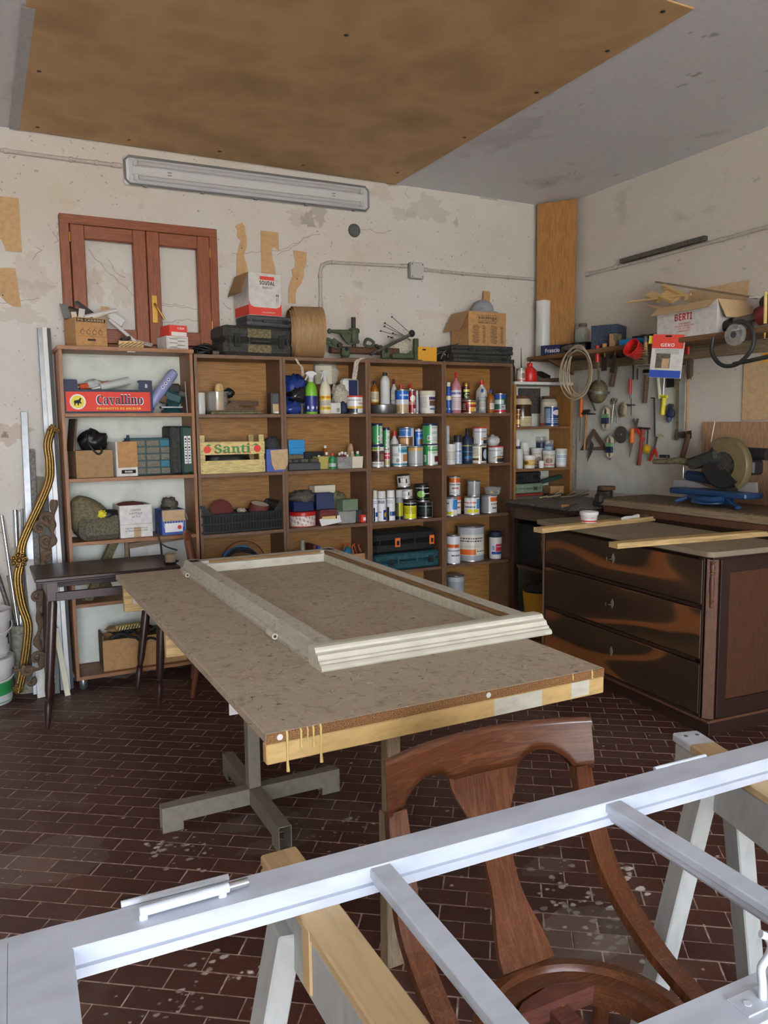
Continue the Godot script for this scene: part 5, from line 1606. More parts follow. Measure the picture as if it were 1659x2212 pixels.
	tool_case("flat dusty black case under the brown carton with grey cap", V(-0.885, y2 + 0.0615, 0.155), V(0.53, 0.062, 0.26), -0.03, "black_dusty", "black_plastic", [-0.2, 0.3], true, "flat black cases")
	var sa := carton("sealant_carton", "brown carton with printed columns of text and open flaps holding grey cap", V(-0.835, y2 + 0.126, 0.145), V(0.345, 0.245, 0.21), 0.06, "cardboard", [[2, 150, 0.16]], true, "cardboard_dull")
	part("flap", geo().at(V(0.14, 0.25, -0.1), V(0.02, 0, -0.06)).box(V(0, 0.09, 0), V(0.065, 0.19, 0.004), 0.001), "cardboard", sa)
	words(sa, "saratoga", 0.165, 0.028, V(0.0, 0.2, 0.1055), "ink_brown")
	part("print_frame", geo().tube([V(-0.09, 0.182, 0.1054), V(0.09, 0.182, 0.1054), V(0.09, 0.22, 0.1054), V(-0.09, 0.22, 0.1054)], 0.0012, 4, true), "ink_brown", sa)
	words(sa, "SIGILLANTI U.S.A.", 0.17, 0.014, V(0.0, 0.168, 0.1055), "ink_brown")
	for cx in [-0.105, -0.03, 0.06, 0.135]:
		for k in 17:
			var w := 0.07 if absf(cx) != 0.03 and cx != 0.135 else 0.03
			part("print_line", geo().box(V(cx + (0.0 if k % 3 else -0.004), 0.146 - 0.0078 * k, 0.1053), V(w * (0.9 if k % 4 else 0.6), 0.003, 0.0003), 0.0), "ink_brown", sa)
	var cp := thing("cap", "grey felt cap with peak lying on the open carton", "cap", V(-0.80, y2 + 0.355, 0.14), -0.3)
	part("crown", geo().ball(V(0.0, 0.045, 0), V(0.085, 0.075, 0.08), 20), "felt_grey", cp)
	part("peak", geo().at(V(-0.055, 0.03, 0.03), V(0.5, -0.6, 0.5)).lathe([Vector2(0, 0.02), Vector2(0.05, 0.015), Vector2(0.09, 0.0), Vector2(0.088, -0.005), Vector2(0.045, 0.008), Vector2(0, 0.012)], 20, 0, 1, -1.2, 1.2), "felt_grey", cp)
	part("brim_back", geo().at(V(0.03, 0.005, 0)).lathe([Vector2(0.06, 0), Vector2(0.088, 0.004), Vector2(0.086, 0.022), Vector2(0.06, 0.03)], 20), "felt_grey", cp)
	# strips of brown tape hanging over the shelf edge
	for q in [[V(-2.353, 1.975, 0.303), V(-2.337, 1.946, 0.305), V(-2.316, 1.921, 0.31), V(-2.308, 1.867, 0.305), 0.016, "narrow curl of clear parcel tape hanging over spray bottles"], [V(-1.864, 1.995, 0.303), V(-1.919, 1.97, 0.308), V(-1.93, 1.917, 0.305), V(-1.94, 1.85, 0.3), 0.034, "wide strip of parcel tape hanging over the nappy packet"]]:
		var pts := smooth([q[0], q[1], q[2], q[3]], 5)
		var gg := geo()
		var w: float = q[4]
		for k in pts.size() - 1:
			var a: Vector3 = pts[k]
			var b: Vector3 = pts[k + 1]
			gg.quad(a - V(w / 2, 0, 0), b - V(w / 2, 0, 0.001), b + V(w / 2, 0, 0.001), a + V(w / 2, 0, 0))
		single("tape_strip", gg, "rag", q[5], "tape", Vector3.ZERO, 0.0, "tape hanging from the bookcase tops")


func crumple(c: Vector3, r: Vector3, sd: int) -> Geo:
	# a crumpled lump: a sphere pushed in and out by noise
	var f := FastNoiseLite.new()
	f.seed = sd
	f.frequency = 1.1
	f.fractal_octaves = 3
	var rings := []
	for i in 11:
		var a := -PI / 2 + PI * i / 10.0
		var ring := []
		for j in 18:
			var b := -TAU * j / 18.0
			var d := V(cos(a) * cos(b), sin(a), cos(a) * sin(b))
			var k := 1.0 + 0.45 * f.get_noise_3d(d.x * 1.6, d.y * 1.6, d.z * 1.6)
			ring.append(c + d * r * k)
		rings.append(ring)
	return geo().loft(rings, true, false, true)


const CW := 256
const CH := 128


func make_atlas() -> void:
	# printed labels of the tins and bottles: bands, blocks, rows of small type
	var im := Image.create(2048, 1024, false, Image.FORMAT_RGB8)
	im.fill(Color(0.85, 0.85, 0.83))
	var cells: Array = [["3f9a5c", [0, 0, 100, 8, "1d2a55"], [55, 10, 45, 90, "e8ece8"], [60, 14, 36, 10, "2f7a48", 2], [58, 40, 40, 14, "2f8a4c", 2], [40, 60, 12, 26, "f2f2f0"], [42, 64, 8, 18, "222222", -2], [62, 66, 34, 26, "c8d4c4"]],
		["ece9e4", [0, 0, 100, 8, "1d2a55"], [0, 10, 60, 14, "7fa03c"], [0, 26, 100, 50, "5a4038"], [10, 30, 40, 40, "3a2824", -1], [60, 40, 30, 30, "8a6a58"], [10, 82, 60, 10, "444444", 2]],
		["e9ecea", [0, 0, 100, 6, "9a9c9c"], [40, 10, 60, 26, "2a8aa8"], [44, 14, 50, 8, "e8eeee", 2], [60, 44, 34, 34, "c07a4a"], [8, 40, 40, 14, "556060", 2], [30, 62, 16, 22, "9aa4a4", -1], [0, 88, 100, 8, "3a8aa0"]],
		["c8a05a", [0, 20, 100, 80, "a8aaac"], [0, 0, 100, 18, "c69a58"], [10, 90, 80, 6, "888888"]],
		["eef0ec", [0, 0, 30, 100, "2f9050"], [30, 8, 70, 24, "52a05c"], [34, 12, 60, 10, "e8f0e8", 2], [4, 50, 18, 36, "f0f2f0"], [8, 56, 8, 24, "222222", -2], [60, 56, 36, 30, "7a2a30"], [40, 36, 50, 10, "3c8a50", 1]],
		["eceef0", [0, 0, 70, 40, "3f6fb4"], [4, 8, 60, 8, "e8eef6", 2], [10, 44, 70, 46, "6a4a34"], [20, 50, 40, 30, "c89a6a"], [80, 40, 16, 50, "f2f2f0"]],
		["2a62b0", [0, 0, 100, 10, "e8e8e8"], [30, 16, 60, 12, "e8eef6", 1], [20, 40, 70, 40, "6aa0d8"], [40, 50, 40, 30, "8a5a3a"], [0, 90, 100, 10, "d8d8d8"]],
		["eceae6", [0, 30, 100, 30, "f4f4f2"], [6, 34, 80, 10, "888888", 1], [6, 50, 60, 10, "aaaaaa", 2]],
		["1f66c4", [0, 40, 100, 24, "d8dde2"], [0, 62, 100, 38, "b9a27a"], [40, 14, 50, 16, "e8eef8", 1], [0, 66, 40, 30, "8a7a5c"]],
		["8e1f2a", [0, 50, 70, 4, "e8c8a0"], [20, 20, 50, 30, "f0e0d8", -1], [10, 56, 80, 10, "f0d0c8", 1], [50, 80, 50, 20, "e8e0d8"]],
		["e9e6dc", [50, 6, 50, 20, "4a2f66"], [52, 30, 46, 34, "6a4638"], [6, 8, 36, 70, "9a9a9a", 9], [50, 68, 50, 10, "e8e8f0"], [54, 80, 40, 10, "2a5aa0"]],
		["22307c", [10, 62, 14, 22, "dfe6f4", -1], [36, 62, 14, 22, "dfe6f4", -1], [62, 62, 14, 22, "dfe6f4", -1], [76, 40, 14, 16, "9fd0a0", -1], [84, 6, 12, 22, "d03a4a", -1]],
		["ece0c0", [0, 0, 100, 26, "e8c22c"], [4, 4, 90, 16, "c23a2a", 1], [0, 30, 100, 36, "c9c3b0"], [8, 32, 80, 30, "6a6658", 5], [0, 68, 100, 20, "e4bd2a"], [10, 72, 60, 12, "222222", 1]],
		["f0efec", [0, 0, 100, 4, "b03038"], [10, 18, 70, 10, "333333", 1], [0, 70, 60, 30, "23272c"], [20, 60, 70, 14, "d8a838"], [64, 38, 30, 10, "c8b090"]],
		["d8c8cc", [0, 0, 100, 44, "f2eef0"], [4, 6, 90, 24, "2a3a8c", 1], [4, 34, 90, 8, "c03040", 1], [10, 56, 80, 34, "b8a0a8", 4]],
		["23251f", [0, 0, 100, 20, "5a1a2a"], [14, 24, 70, 22, "d8d060"], [20, 54, 60, 40, "9aa858", -1], [28, 62, 44, 24, "3a4020", -1]],
		["6a1a22", [30, 4, 70, 40, "a02830"], [34, 10, 60, 20, "e8c050", -1], [40, 50, 50, 44, "e0a848"], [4, 20, 22, 60, "d8d0c8", 4], [64, 60, 26, 30, "f0e0c8", -1]],
		["e6e7e8", [10, 14, 80, 12, "556077", 1], [10, 40, 70, 30, "9aa2b0", 4], [0, 88, 100, 12, "c8ccd0"]],
		["d8dcd8", [0, 0, 100, 22, "1f4a9c"], [0, 22, 100, 62, "2a5a4c"], [20, 30, 50, 24, "b8c8c4"], [56, 58, 26, 24, "f0f0ee"], [58, 62, 20, 16, "222222", -2], [0, 86, 100, 14, "b02a34"]],
		["1f4c9a", [0, 0, 100, 30, "e6dcb8"], [10, 80, 20, 14, "e8eef6", -1], [50, 80, 20, 14, "e8eef6", -1], [10, 40, 70, 30, "3a6ab8", 3]],
		["b9c2cc", [0, 0, 100, 30, "a8b4c4"], [10, 34, 70, 16, "3a5a90", 1], [10, 56, 80, 38, "6a86b4", 5]],
		["16304c", [0, 8, 70, 6, "c8a83a"], [10, 40, 80, 12, "3a8ac0", 1], [20, 70, 60, 20, "2a6aa0", -1]],
		["ded8c4", [58, 10, 42, 80, "1e2226"], [64, 20, 30, 60, "b8d0d8", -1], [6, 12, 44, 50, "8a8678", 6], [10, 72, 36, 14, "5a4030"]],
		["cfd2d4", [10, 20, 60, 10, "444c54", 1], [50, 60, 50, 40, "242a30"], [40, 64, 50, 12, "b89060"], [70, 36, 24, 14, "b8a898"]],
		["e8e5da", [8, 16, 80, 66, "9a968a", 8]],
		["f1f1f1", [10, 8, 50, 14, "222222", -2], [50, 50, 40, 44, "2a3a9a"], [56, 60, 30, 24, "e0b82a", -1], [8, 56, 30, 10, "888888", 1]],
		["f0f0f0", [20, 40, 20, 60, "1e2024"], [44, 60, 50, 20, "23508a"], [10, 10, 60, 16, "999999", 2]],
		["5a5a30", [0, 0, 100, 24, "8f918c"], [30, 24, 60, 60, "b8b020"], [0, 84, 100, 16, "202020"]],
		["e4dc24", [0, 0, 100, 26, "1c1e1e"], [10, 6, 80, 14, "c8ccd0", 1], [14, 34, 70, 40, "6a6a20", 5], [10, 80, 18, 16, "f0f0e8", -1]],
		["141615", [10, 12, 80, 12, "e8e8e8", 1], [24, 34, 40, 44, "8fbf5a", -1], [50, 48, 44, 14, "e8e8e8", 1], [30, 80, 60, 12, "4a6a3a", 1]],
		["1c2220", [12, 20, 70, 14, "8a9a94", 1], [14, 44, 60, 40, "3a4a44", 4], [86, 0, 14, 100, "c8c2b0"]],
		["e4e2dc", [10, 14, 14, 50, "333333"], [10, 14, 40, 6, "333333"], [50, 30, 6, 40, "333333"], [20, 60, 50, 5, "444444", 1], [60, 80, 20, 14, "222222", -2]],
		["eceae4", [0, 4, 100, 26, "dd6a2c"], [14, 36, 70, 12, "333333", 1], [30, 54, 40, 18, "a02838", 1], [14, 84, 40, 8, "888888", 1]],
		["e8e4dc", [0, 0, 100, 20, "d8602a"], [14, 30, 70, 14, "333333", 1], [30, 54, 40, 22, "a02838", 1]],
		["e6e8e6", [50, 6, 40, 60, "3f8ac8"], [4, 20, 30, 20, "2a3a7a", 1], [0, 76, 60, 18, "e0d63a"], [70, 70, 26, 20, "f4f4f4"]],
		["e8e8e4", [4, 24, 60, 16, "c0303a", 1], [66, 10, 28, 60, "4a90c8"], [10, 50, 50, 16, "2a3a6a", 1], [24, 72, 50, 20, "e4da34"]],
		["e6e2d8", [0, 0, 44, 100, "8a8c8e"], [50, 8, 50, 26, "dd6a2c"], [54, 44, 40, 14, "333333", 1], [60, 66, 24, 18, "333333", 1]],
		["e8e8e8", [0, 30, 66, 14, "dd6a2c"], [6, 33, 50, 8, "8a3a1c", 1], [10, 50, 70, 8, "333333", 1], [26, 66, 46, 12, "333333", 1]],
		["d9d4c2", [0, 0, 100, 22, "b9babb"], [8, 24, 80, 54, "e0dbc8"], [14, 30, 60, 16, "555555", 2], [14, 54, 50, 8, "aaa690", 2], [4, 66, 50, 16, "dd6a2c"], [56, 70, 30, 6, "222222", 1], [0, 84, 100, 16, "a0a2a4"]],
		["ebe8e0", [24, 30, 70, 60, "e9e9ee"], [50, 32, 44, 40, "c42a34"], [28, 74, 66, 16, "2a4a9a"], [30, 40, 16, 26, "9aa4c0"], [56, 40, 34, 14, "f0e8e8", 1]],
		["e8dcd0", [0, 0, 5, 6, "9a3a34"], [37, 53, 5, 6, "b05a4a"], [74, 14, 5, 6, "7a3030"], [14, 67, 5, 6, "c88a74"], [51, 28, 5, 6, "9a3a34"], [88, 81, 5, 6, "b05a4a"], [28, 42, 5, 6, "7a3030"], [65, 3, 5, 6, "c88a74"], [5, 56, 5, 6, "9a3a34"], [42, 17, 5, 6, "b05a4a"], [79, 70, 5, 6, "7a3030"], [19, 31, 5, 6, "c88a74"], [56, 84, 5, 6, "9a3a34"], [93, 45, 5, 6, "b05a4a"], [33, 6, 5, 6, "7a3030"], [70, 59, 5, 6, "c88a74"], [10, 20, 5, 6, "9a3a34"], [47, 73, 5, 6, "b05a4a"], [84, 34, 5, 6, "7a3030"], [24, 87, 5, 6, "c88a74"], [61, 48, 5, 6, "9a3a34"], [1, 9, 5, 6, "b05a4a"], [38, 62, 5, 6, "7a3030"], [75, 23, 5, 6, "c88a74"], [15, 76, 5, 6, "9a3a34"], [52, 37, 5, 6, "b05a4a"], [89, 90, 5, 6, "7a3030"], [29, 51, 5, 6, "c88a74"], [66, 12, 5, 6, "9a3a34"], [6, 65, 5, 6, "b05a4a"], [43, 26, 5, 6, "7a3030"], [80, 79, 5, 6, "c88a74"], [20, 40, 5, 6, "9a3a34"], [57, 1, 5, 6, "b05a4a"], [94, 54, 5, 6, "7a3030"], [34, 15, 5, 6, "c88a74"], [71, 68, 5, 6, "9a3a34"], [11, 29, 5, 6, "b05a4a"], [48, 82, 5, 6, "7a3030"], [85, 43, 5, 6, "c88a74"], [25, 4, 5, 6, "9a3a34"], [62, 57, 5, 6, "b05a4a"], [2, 18, 5, 6, "7a3030"], [39, 71, 5, 6, "c88a74"], [76, 32, 5, 6, "9a3a34"], [16, 85, 5, 6, "b05a4a"], [53, 46, 5, 6, "7a3030"], [90, 7, 5, 6, "c88a74"], [30, 60, 5, 6, "9a3a34"], [67, 21, 5, 6, "b05a4a"], [7, 74, 5, 6, "7a3030"], [44, 35, 5, 6, "c88a74"], [81, 88, 5, 6, "9a3a34"], [21, 49, 5, 6, "b05a4a"], [58, 10, 5, 6, "7a3030"], [95, 63, 5, 6, "c88a74"], [35, 24, 5, 6, "9a3a34"], [72, 77, 5, 6, "b05a4a"], [12, 38, 5, 6, "7a3030"], [49, 91, 5, 6, "c88a74"]],
		["9a9c9e", [0, 0, 100, 12, "b8babc"], [0, 88, 100, 12, "888a8c"]],
		["c9bd9c", [0, 24, 100, 40, "3a2418"], [10, 70, 70, 20, "a8986a", 3]],
		["25407c", [0, 6, 30, 80, "8fa4c4"], [40, 14, 50, 30, "e0e0d8", -1], [10, 60, 80, 30, "c8d4e8", 3]],
		["e2dccb", [0, 20, 100, 60, "c8a03a"], [10, 30, 30, 40, "6a4a1c", -1], [54, 34, 40, 30, "f0e8d0", 3]],
		["dfe4e4", [10, 20, 80, 24, "3a6aa0", 2], [20, 50, 60, 30, "9ac0d8", 3]],
		["cfc7b4", [0, 0, 100, 14, "b8b0a0"], [30, 30, 40, 50, "8a7060", -1], [0, 88, 100, 8, "c0473a"]],
		["1e2a48", [10, 20, 80, 20, "c8ccd8", 1], [0, 60, 100, 30, "2a3a60"]],
		["9ab4cc", [10, 30, 70, 24, "3a5a8a", 2]],
		["8a4a24", [0, 60, 100, 30, "d0b070"], [10, 20, 80, 20, "d8a858", 1]],
		["7a2a5a", [10, 20, 60, 20, "d8b0c8", 2]],
		["e0d8cc", [0, 20, 100, 36, "c8324a"], [0, 62, 100, 30, "b9a87a"], [10, 26, 70, 20, "f0e0e0", 1]],
		["b8ccd4", [0, 50, 60, 20, "b03030"]],
		["1f7a48", [0, 40, 100, 40, "d8e0d8"], [10, 50, 60, 20, "2a4a3a", 2]],
		["c8923a", [10, 10, 80, 80, "e0d6b8"], [16, 16, 66, 60, "7a5a30", 6]],
		["9aa09c", [10, 20, 70, 60, "c8c8c0"], [14, 28, 60, 40, "6a6a66", 5]],
		["8a5a2c", [30, 30, 50, 50, "e8e0d0"], [34, 36, 40, 36, "555555", 5]]]
	for k in cells.size():
		var x0 := (k % 8) * CW
		var y0 := (k / 8) * CH
		var c: Array = cells[k]
		im.fill_rect(Rect2i(x0, y0, CW, CH), Color(c[0]))
		for j in range(1, c.size()):
			var q: Array = c[j]
			var r := Rect2i(x0 + int(q[0] * 2.56), y0 + int(q[1] * 1.28), int(q[2] * 2.56), int(q[3] * 1.28))
			if q.size() < 6:
				im.fill_rect(r, Color(q[4]))
			elif q[5] > 0:     # rows of type
				var rows := int(q[5])
				for i in rows:
					var x := r.position.x
					while x < r.end.x - 4:
						var w := rng.randi_range(4, 16)
						im.fill_rect(Rect2i(x, r.position.y + int((i + 0.2) * r.size.y / rows), mini(w, r.end.x - x), maxi(1, int(0.5 * r.size.y / rows))), Color(q[4]))
						x += w + 4
			else:              # an oval or a bar code
				if q[5] < -1.5:
					for i in range(0, r.size.x, 3):
						im.fill_rect(Rect2i(r.position.x + i, r.position.y, rng.randi_range(1, 2), r.size.y), Color(q[4]))
				else:
					blob(im, r.get_center().x, r.get_center().y, r.size.x / 2.0, r.size.y / 2.0, Color(q[4]), 1.0, 1, 0.04)
	var tx := ImageTexture.create_from_image(im)
	for q in [["print_gloss", 0.22], ["print_satin", 0.4], ["print_matt", 0.75]]:
		var m := mat(q[0], Color.WHITE, q[1])
		m.albedo_texture = tx
		m.texture_repeat = false


func sleeve(profile: Array, cell: int, seg := 12) -> Geo:
	# a printed sleeve: the label repeats front and back
	var g := geo()
	for half in 2:
		var first := g.t.size()
		g.lathe(profile, seg, 0.0, 1.0, -PI / 2 + PI * half, PI / 2 + PI * half)
		for k in range(first, g.t.size()):
			var uv := g.t[k]
			g.t[k] = Vector2(((cell % 8) + 0.01 + 0.98 * uv.x) / 8.0, ((cell / 8) + 0.01 + 0.98 * uv.y) / 8.0)
	return g


func tin(label: String, pos: Vector3, r: float, h: float, cell: int, group := "paint tins on the bookcases", lid := "tin", tilt := 0.0, finish := "print_gloss") -> Node3D:
	var t := thing("paint_tin", label, "tin", pos, facing(pos), group)
	t.rotation.z = tilt
	part("body", sleeve([Vector2(r, 0.006), Vector2(r, h - 0.008)], cell), finish, t)
	part("base_rim", geo().lathe([Vector2(0, 0.001), Vector2(r - 0.002, 0.001), Vector2(r - 0.002, 0.0), Vector2(r + 0.001, 0.0), Vector2(r + 0.0015, 0.003), Vector2(r + 0.0005, 0.007)], 24), "tin", t)
	var ld := part("lid", geo().lathe([Vector2(r + 0.0005, h - 0.009), Vector2(r + 0.002, h - 0.006), Vector2(r + 0.002, h - 0.001), Vector2(r, h), Vector2(r - 0.004, h - 0.001), Vector2(r - 0.006, h - 0.005), Vector2(r * 0.78, h - 0.005), Vector2(r * 0.76, h - 0.0005), Vector2(r * 0.70, h - 0.001), Vector2(0, h - 0.003)], 24), lid, t)
	return t


func facing(pos: Vector3) -> float:
	return 0.55 * atan2(-4.2 - pos.x, 5.1 - pos.z) + 0.25 * sin(pos.x * 37.0 + pos.y * 11.0)


func tub(label: String, pos: Vector3, r: float, h: float, cell: int, body: String, lid: String, group := "plastic tubs") -> Node3D:
	var t := thing("plastic_tub", label, "tub", pos, facing(pos), group)
	part("body", geo().lathe([Vector2(0, 0), Vector2(r * 0.86, 0), Vector2(r * 0.88, 0.003), Vector2(r * 0.97, h * 0.86), Vector2(0, h * 0.86)], 24), body, t)
	if cell >= 0:
		part("printed_label", sleeve([Vector2(r * 0.90, h * 0.10), Vector2(r * 0.968, h * 0.76)], cell), "print_satin", t)
	part("lid", geo().lathe([Vector2(r * 0.95, h * 0.80), Vector2(r, h * 0.82), Vector2(r, h * 0.97), Vector2(r * 0.96, h), Vector2(r * 0.86, h * 0.985), Vector2(0, h * 0.985)], 24), lid, t)
	return t


func spray(label: String, pos: Vector3, r: float, h: float, cell: int, cap: String, group := "spray cans") -> Node3D:
	var t := thing("spray_can", label, "spray can", pos, facing(pos), group)
	part("body", sleeve([Vector2(r, 0.004), Vector2(r, h * 0.74)], cell), "print_gloss", t)
	part("base_rim", geo().lathe([Vector2(0, 0.001), Vector2(r, 0), Vector2(r + 0.001, 0.002), Vector2(r, 0.005)], 20), "tin", t)
	part("shoulder", geo().lathe([Vector2(r, h * 0.74), Vector2(r * 0.96, h * 0.76), Vector2(r * 0.7, h * 0.80), Vector2(0, h * 0.81)], 20), "tin", t)
	part("cap", geo().lathe([Vector2(r * 0.93, h * 0.755), Vector2(r * 0.93, h * 0.77), Vector2(r * 0.9, h * 0.98), Vector2(r * 0.84, h), Vector2(0, h)], 20), cap, t)
	return t


func bottle(label: String, pos: Vector3, r: float, h: float, cell: int, body: String, cap: String, neck := 0.34, square := 0.0, group := "bottles") -> Node3D:
	var t := thing("bottle", label, "bottle", pos, facing(pos), group)
	var sh := 0.62 if square == 0.0 else 0.72
	part("body", geo().lathe([Vector2(0, 0), Vector2(r * 0.92, 0), Vector2(r, 0.005), Vector2(r, h * sh), Vector2(r * 0.93, h * (sh + 0.06)), Vector2(r * 0.7, h * (sh + 0.13)), Vector2(r * neck, h * (sh + 0.2)), Vector2(r * neck, h * 0.90), Vector2(0, h * 0.90)], 24 if square == 0.0 else 8), body, t)
	if cell >= 0:
		part("printed_label", sleeve([Vector2(r * 1.012, h * 0.08), Vector2(r * 1.012, h * (sh - 0.06))], cell), "print_satin", t)
	part("cap", geo().lathe([Vector2(r * neck * 0.9, h * 0.86), Vector2(r * neck * 1.25, h * 0.86), Vector2(r * neck * 1.2, h * 0.99), Vector2(r * neck, h), Vector2(0, h)], 16), cap, t)
	return t


func trigger_bottle(label: String, pos: Vector3, r: float, h: float, cell: int, body: String, turn: float) -> Node3D:
	var t := thing("spray_bottle", label, "spray bottle", pos, turn, "trigger spray bottles")
	part("body", geo().lathe([Vector2(0, 0), Vector2(r * 0.92, 0), Vector2(r, 0.006), Vector2(r, h * 0.42), Vector2(r * 0.97, h * 0.55), Vector2(r * 0.82, h * 0.65), Vector2(r * 0.5, h * 0.735), Vector2(r * 0.36, h * 0.76), Vector2(0, h * 0.77)], 28), body, t)
	part("printed_label", sleeve([Vector2(r * 1.01, h * 0.05), Vector2(r * 1.01, h * 0.42)], cell), "print_satin", t)
	part("collar", geo().lathe([Vector2(r * 0.42, h * 0.75), Vector2(r * 0.44, h * 0.76), Vector2(r * 0.42, h * 0.83), Vector2(r * 0.3, h * 0.85)], 18), "grey_pale", t)
	var hd := part("trigger_head", geo().prism(poly([-r * 0.35, h * 0.82, r * 0.3, h * 0.82, r * 0.42, h * 0.90, r * 0.95, h * 0.93, r * 0.9, h * 0.96, r * 0.3, h * 1.0, -r * 0.55, h * 0.995, -r * 1.05, h * 0.96, -r * 1.05, h * 0.925, -r * 0.6, h * 0.91]), r * 0.5), "white_gloss", t)
	part("trigger", geo().tube([V(-r * 0.62, h * 0.92, 0), V(-r * 0.75, h * 0.86, 0), V(-r * 1.05, h * 0.79, 0)], r * 0.11, 8), "white_gloss", hd)
	return t


func block(called: String, label: String, category: String, pos: Vector3, size: Vector3, m: String, turn := 0.0, bev := 0.002, group := "") -> Node3D:
	# a plain closed box with a lid seam
	var t := thing(called, label, category, pos, turn, group)
	part("body", geo().box(V(0, size.y * 0.44, 0), V(size.x, size.y * 0.86, size.z), bev), m, t)
	part("lid", geo().box(V(0, size.y * 0.93, 0), V(size.x * 1.01, size.y * 0.14, size.z * 1.01), bev), m, t)
	return t


func lump(called: String, label: String, category: String, c: Vector3, r: Vector3, m: String, sd: int, group := "") -> void:
	single(called, crumple(V(0, r.y * 0.8, 0), r, sd), m, label, category, c, 0.0, group)


func build_shelf_things() -> void:
	make_atlas()
	trigger_bottle("green trigger spray bottle with navy label and white head", V(-2.23, 1.622, 0.248), 0.04, 0.28, 11, "green_light", 0.1)
	trigger_bottle("clear trigger spray bottle with yellow label and orange liquid", V(-2.131, 1.622, 0.249), 0.039, 0.287, 12, "cream_plastic", 0.5)
	tin("white tin with dark and gold printed label beside the nappy packet", V(-1.907, 1.622, 0.232), 0.056, 0.123, 13, "paint tins on the bookcases", "red")
	bottle("amber bottle with black cap standing on shallow steel bowl", V(-1.722, 1.687, 0.17), 0.03, 0.164, 54, "liquid_amber", "black_plastic")
	bottle("tall white square bottle with black cap standing on shallow steel bowl", V(-1.674, 1.687, 0.235), 0.035, 0.216, -1, "bottle_white", "black_plastic", 0.4, 1.0)
	bottle("white bottle with brown cap behind the blue can", V(-1.557, 1.622, 0.146), 0.024, 0.244, 7, "bottle_white", "leather")
	bottle("plastic bottle with red cap behind the blue can", V(-1.486, 1.622, 0.121), 0.029, 0.21, 7, "cream_plastic", "red_plastic")
	bottle("plastic bottle with red cap behind the red tin", V(-1.407, 1.622, 0.115), 0.025, 0.213, 7, "cream_plastic", "red_plastic")
	tin("tall shiny blue tin with silver band", V(-1.544, 1.622, 0.241), 0.047, 0.165, 8, "paint tins on the bookcases")
	tin("tall shiny dark red tin with cream emblem beside the blue tin", V(-1.466, 1.622, 0.243), 0.027, 0.166, 9, "paint tins on the bookcases")
	tin("plain dark metal tin behind the red tin", V(-1.385, 1.622, 0.173), 0.017, 0.164, 41, "paint tins on the bookcases")
	tub("white plastic tub with cream lid and purple printed label", V(-1.332, 1.622, 0.229), 0.059, 0.16, 10, "white_plastic", "cream_plastic")
	bottle("blue bottle with cream top squeezed against the divider", V(-1.178, 1.622, 0.269), 0.019, 0.222, 19, "blue", "cream_plastic", 0.6)
	bottle("clear alcohol bottle with pink contents and red cap", V(-1.103, 1.622, 0.251), 0.037, 0.295, 14, "liquid_pink", "red_plastic", 0.22)
	spray("dark spray can with yellow oval label", V(-0.992, 1.727, 0.211), 0.029, 0.121, 15, "brass")
	tin("dark red tin with arched gold label under the spray can", V(-0.981, 1.622, 0.234), 0.054, 0.095, 16, "paint tins on the bookcases", "tin")
	bottle("white solvent bottle with red cap", V(-0.817, 1.622, 0.157), 0.043, 0.247, 17, "white_plastic", "red_plastic", 0.3)
	bottle("clear bottle with blue cap and paper label before the white solvent bottle", V(-0.882, 1.622, 0.262), 0.026, 0.178, 55, "clear_plastic", "blue", 0.3)
	bottle("small amber bottle with blue cap and paper label", V(-0.806, 1.622, 0.26), 0.028, 0.173, 56, "liquid_amber", "blue", 0.28)
	tin("green and blue tin with red bottom band", V(-0.71, 1.622, 0.241), 0.047, 0.145, 18, "paint tins on the bookcases")
	tin("white tin with dark wood picture under a green tin", V(-1.741, 1.252, 0.245), 0.043, 0.16, 1, "paint tins on the bookcases", "navy")
	tin("small tin with red and beige label", V(-1.666, 1.252, 0.24), 0.02, 0.127, 51, "paint tins on the bookcases")
	tin("white tin with teal block and brown picture", V(-1.565, 1.252, 0.233), 0.055, 0.156, 2, "paint tins on the bookcases")
	tin("bare metal tin with wood-coloured top band", V(-1.435, 1.252, 0.232), 0.056, 0.139, 3, "paint tins on the bookcases")
	tin("white tin with broad green side stripe under another green tin", V(-1.311, 1.252, 0.235), 0.053, 0.153, 4, "paint tins on the bookcases", "navy")
	tin("green tin stacked on the tin with dark wood picture", V(-1.747, 1.413, 0.251), 0.037, 0.144, 0, "paint tins on the bookcases", "navy")
	tin("narrow green tin stacked on the small red and beige tin", V(-1.669, 1.38, 0.237), 0.023, 0.146, 0, "paint tins on the bookcases", "navy")
	bottle("white bottle with red cap behind the teal tin", V(-1.547, 1.252, 0.126), 0.034, 0.247, 7, "white_plastic", "red_plastic", 0.34)
	tin("blue and white tin with beam picture stacked at the back", V(-1.453, 1.372, 0.133), 0.057, 0.155, 5, "paint tins on the bookcases")
	tin("plain steel tin under the blue and white tin", V(-1.453, 1.252, 0.131), 0.054, 0.127, 41, "paint tins on the bookcases")
	tin("blue tin with white rim stacked behind the bare metal tin", V(-1.361, 1.367, 0.152), 0.028, 0.147, 6, "paint tins on the bookcases")
	tin("short grey tin under the blue tin with white rim", V(-1.363, 1.252, 0.153), 0.027, 0.12, 23, "paint tins on the bookcases")
	tin("olive green tin stacked on the tin with green side stripe", V(-1.314, 1.406, 0.233), 0.055, 0.147, 0, "paint tins on the bookcases", "navy")
	tub("white plastic tub with small print, at the divider", V(-1.15, 1.252, 0.251), 0.037, 0.148, 24, "white_plastic", "white_plastic")
	spray("pale blue spray can at the divider behind the white tub", V(-1.115, 1.252, 0.156), 0.014, 0.281, 52, "grey_pale")
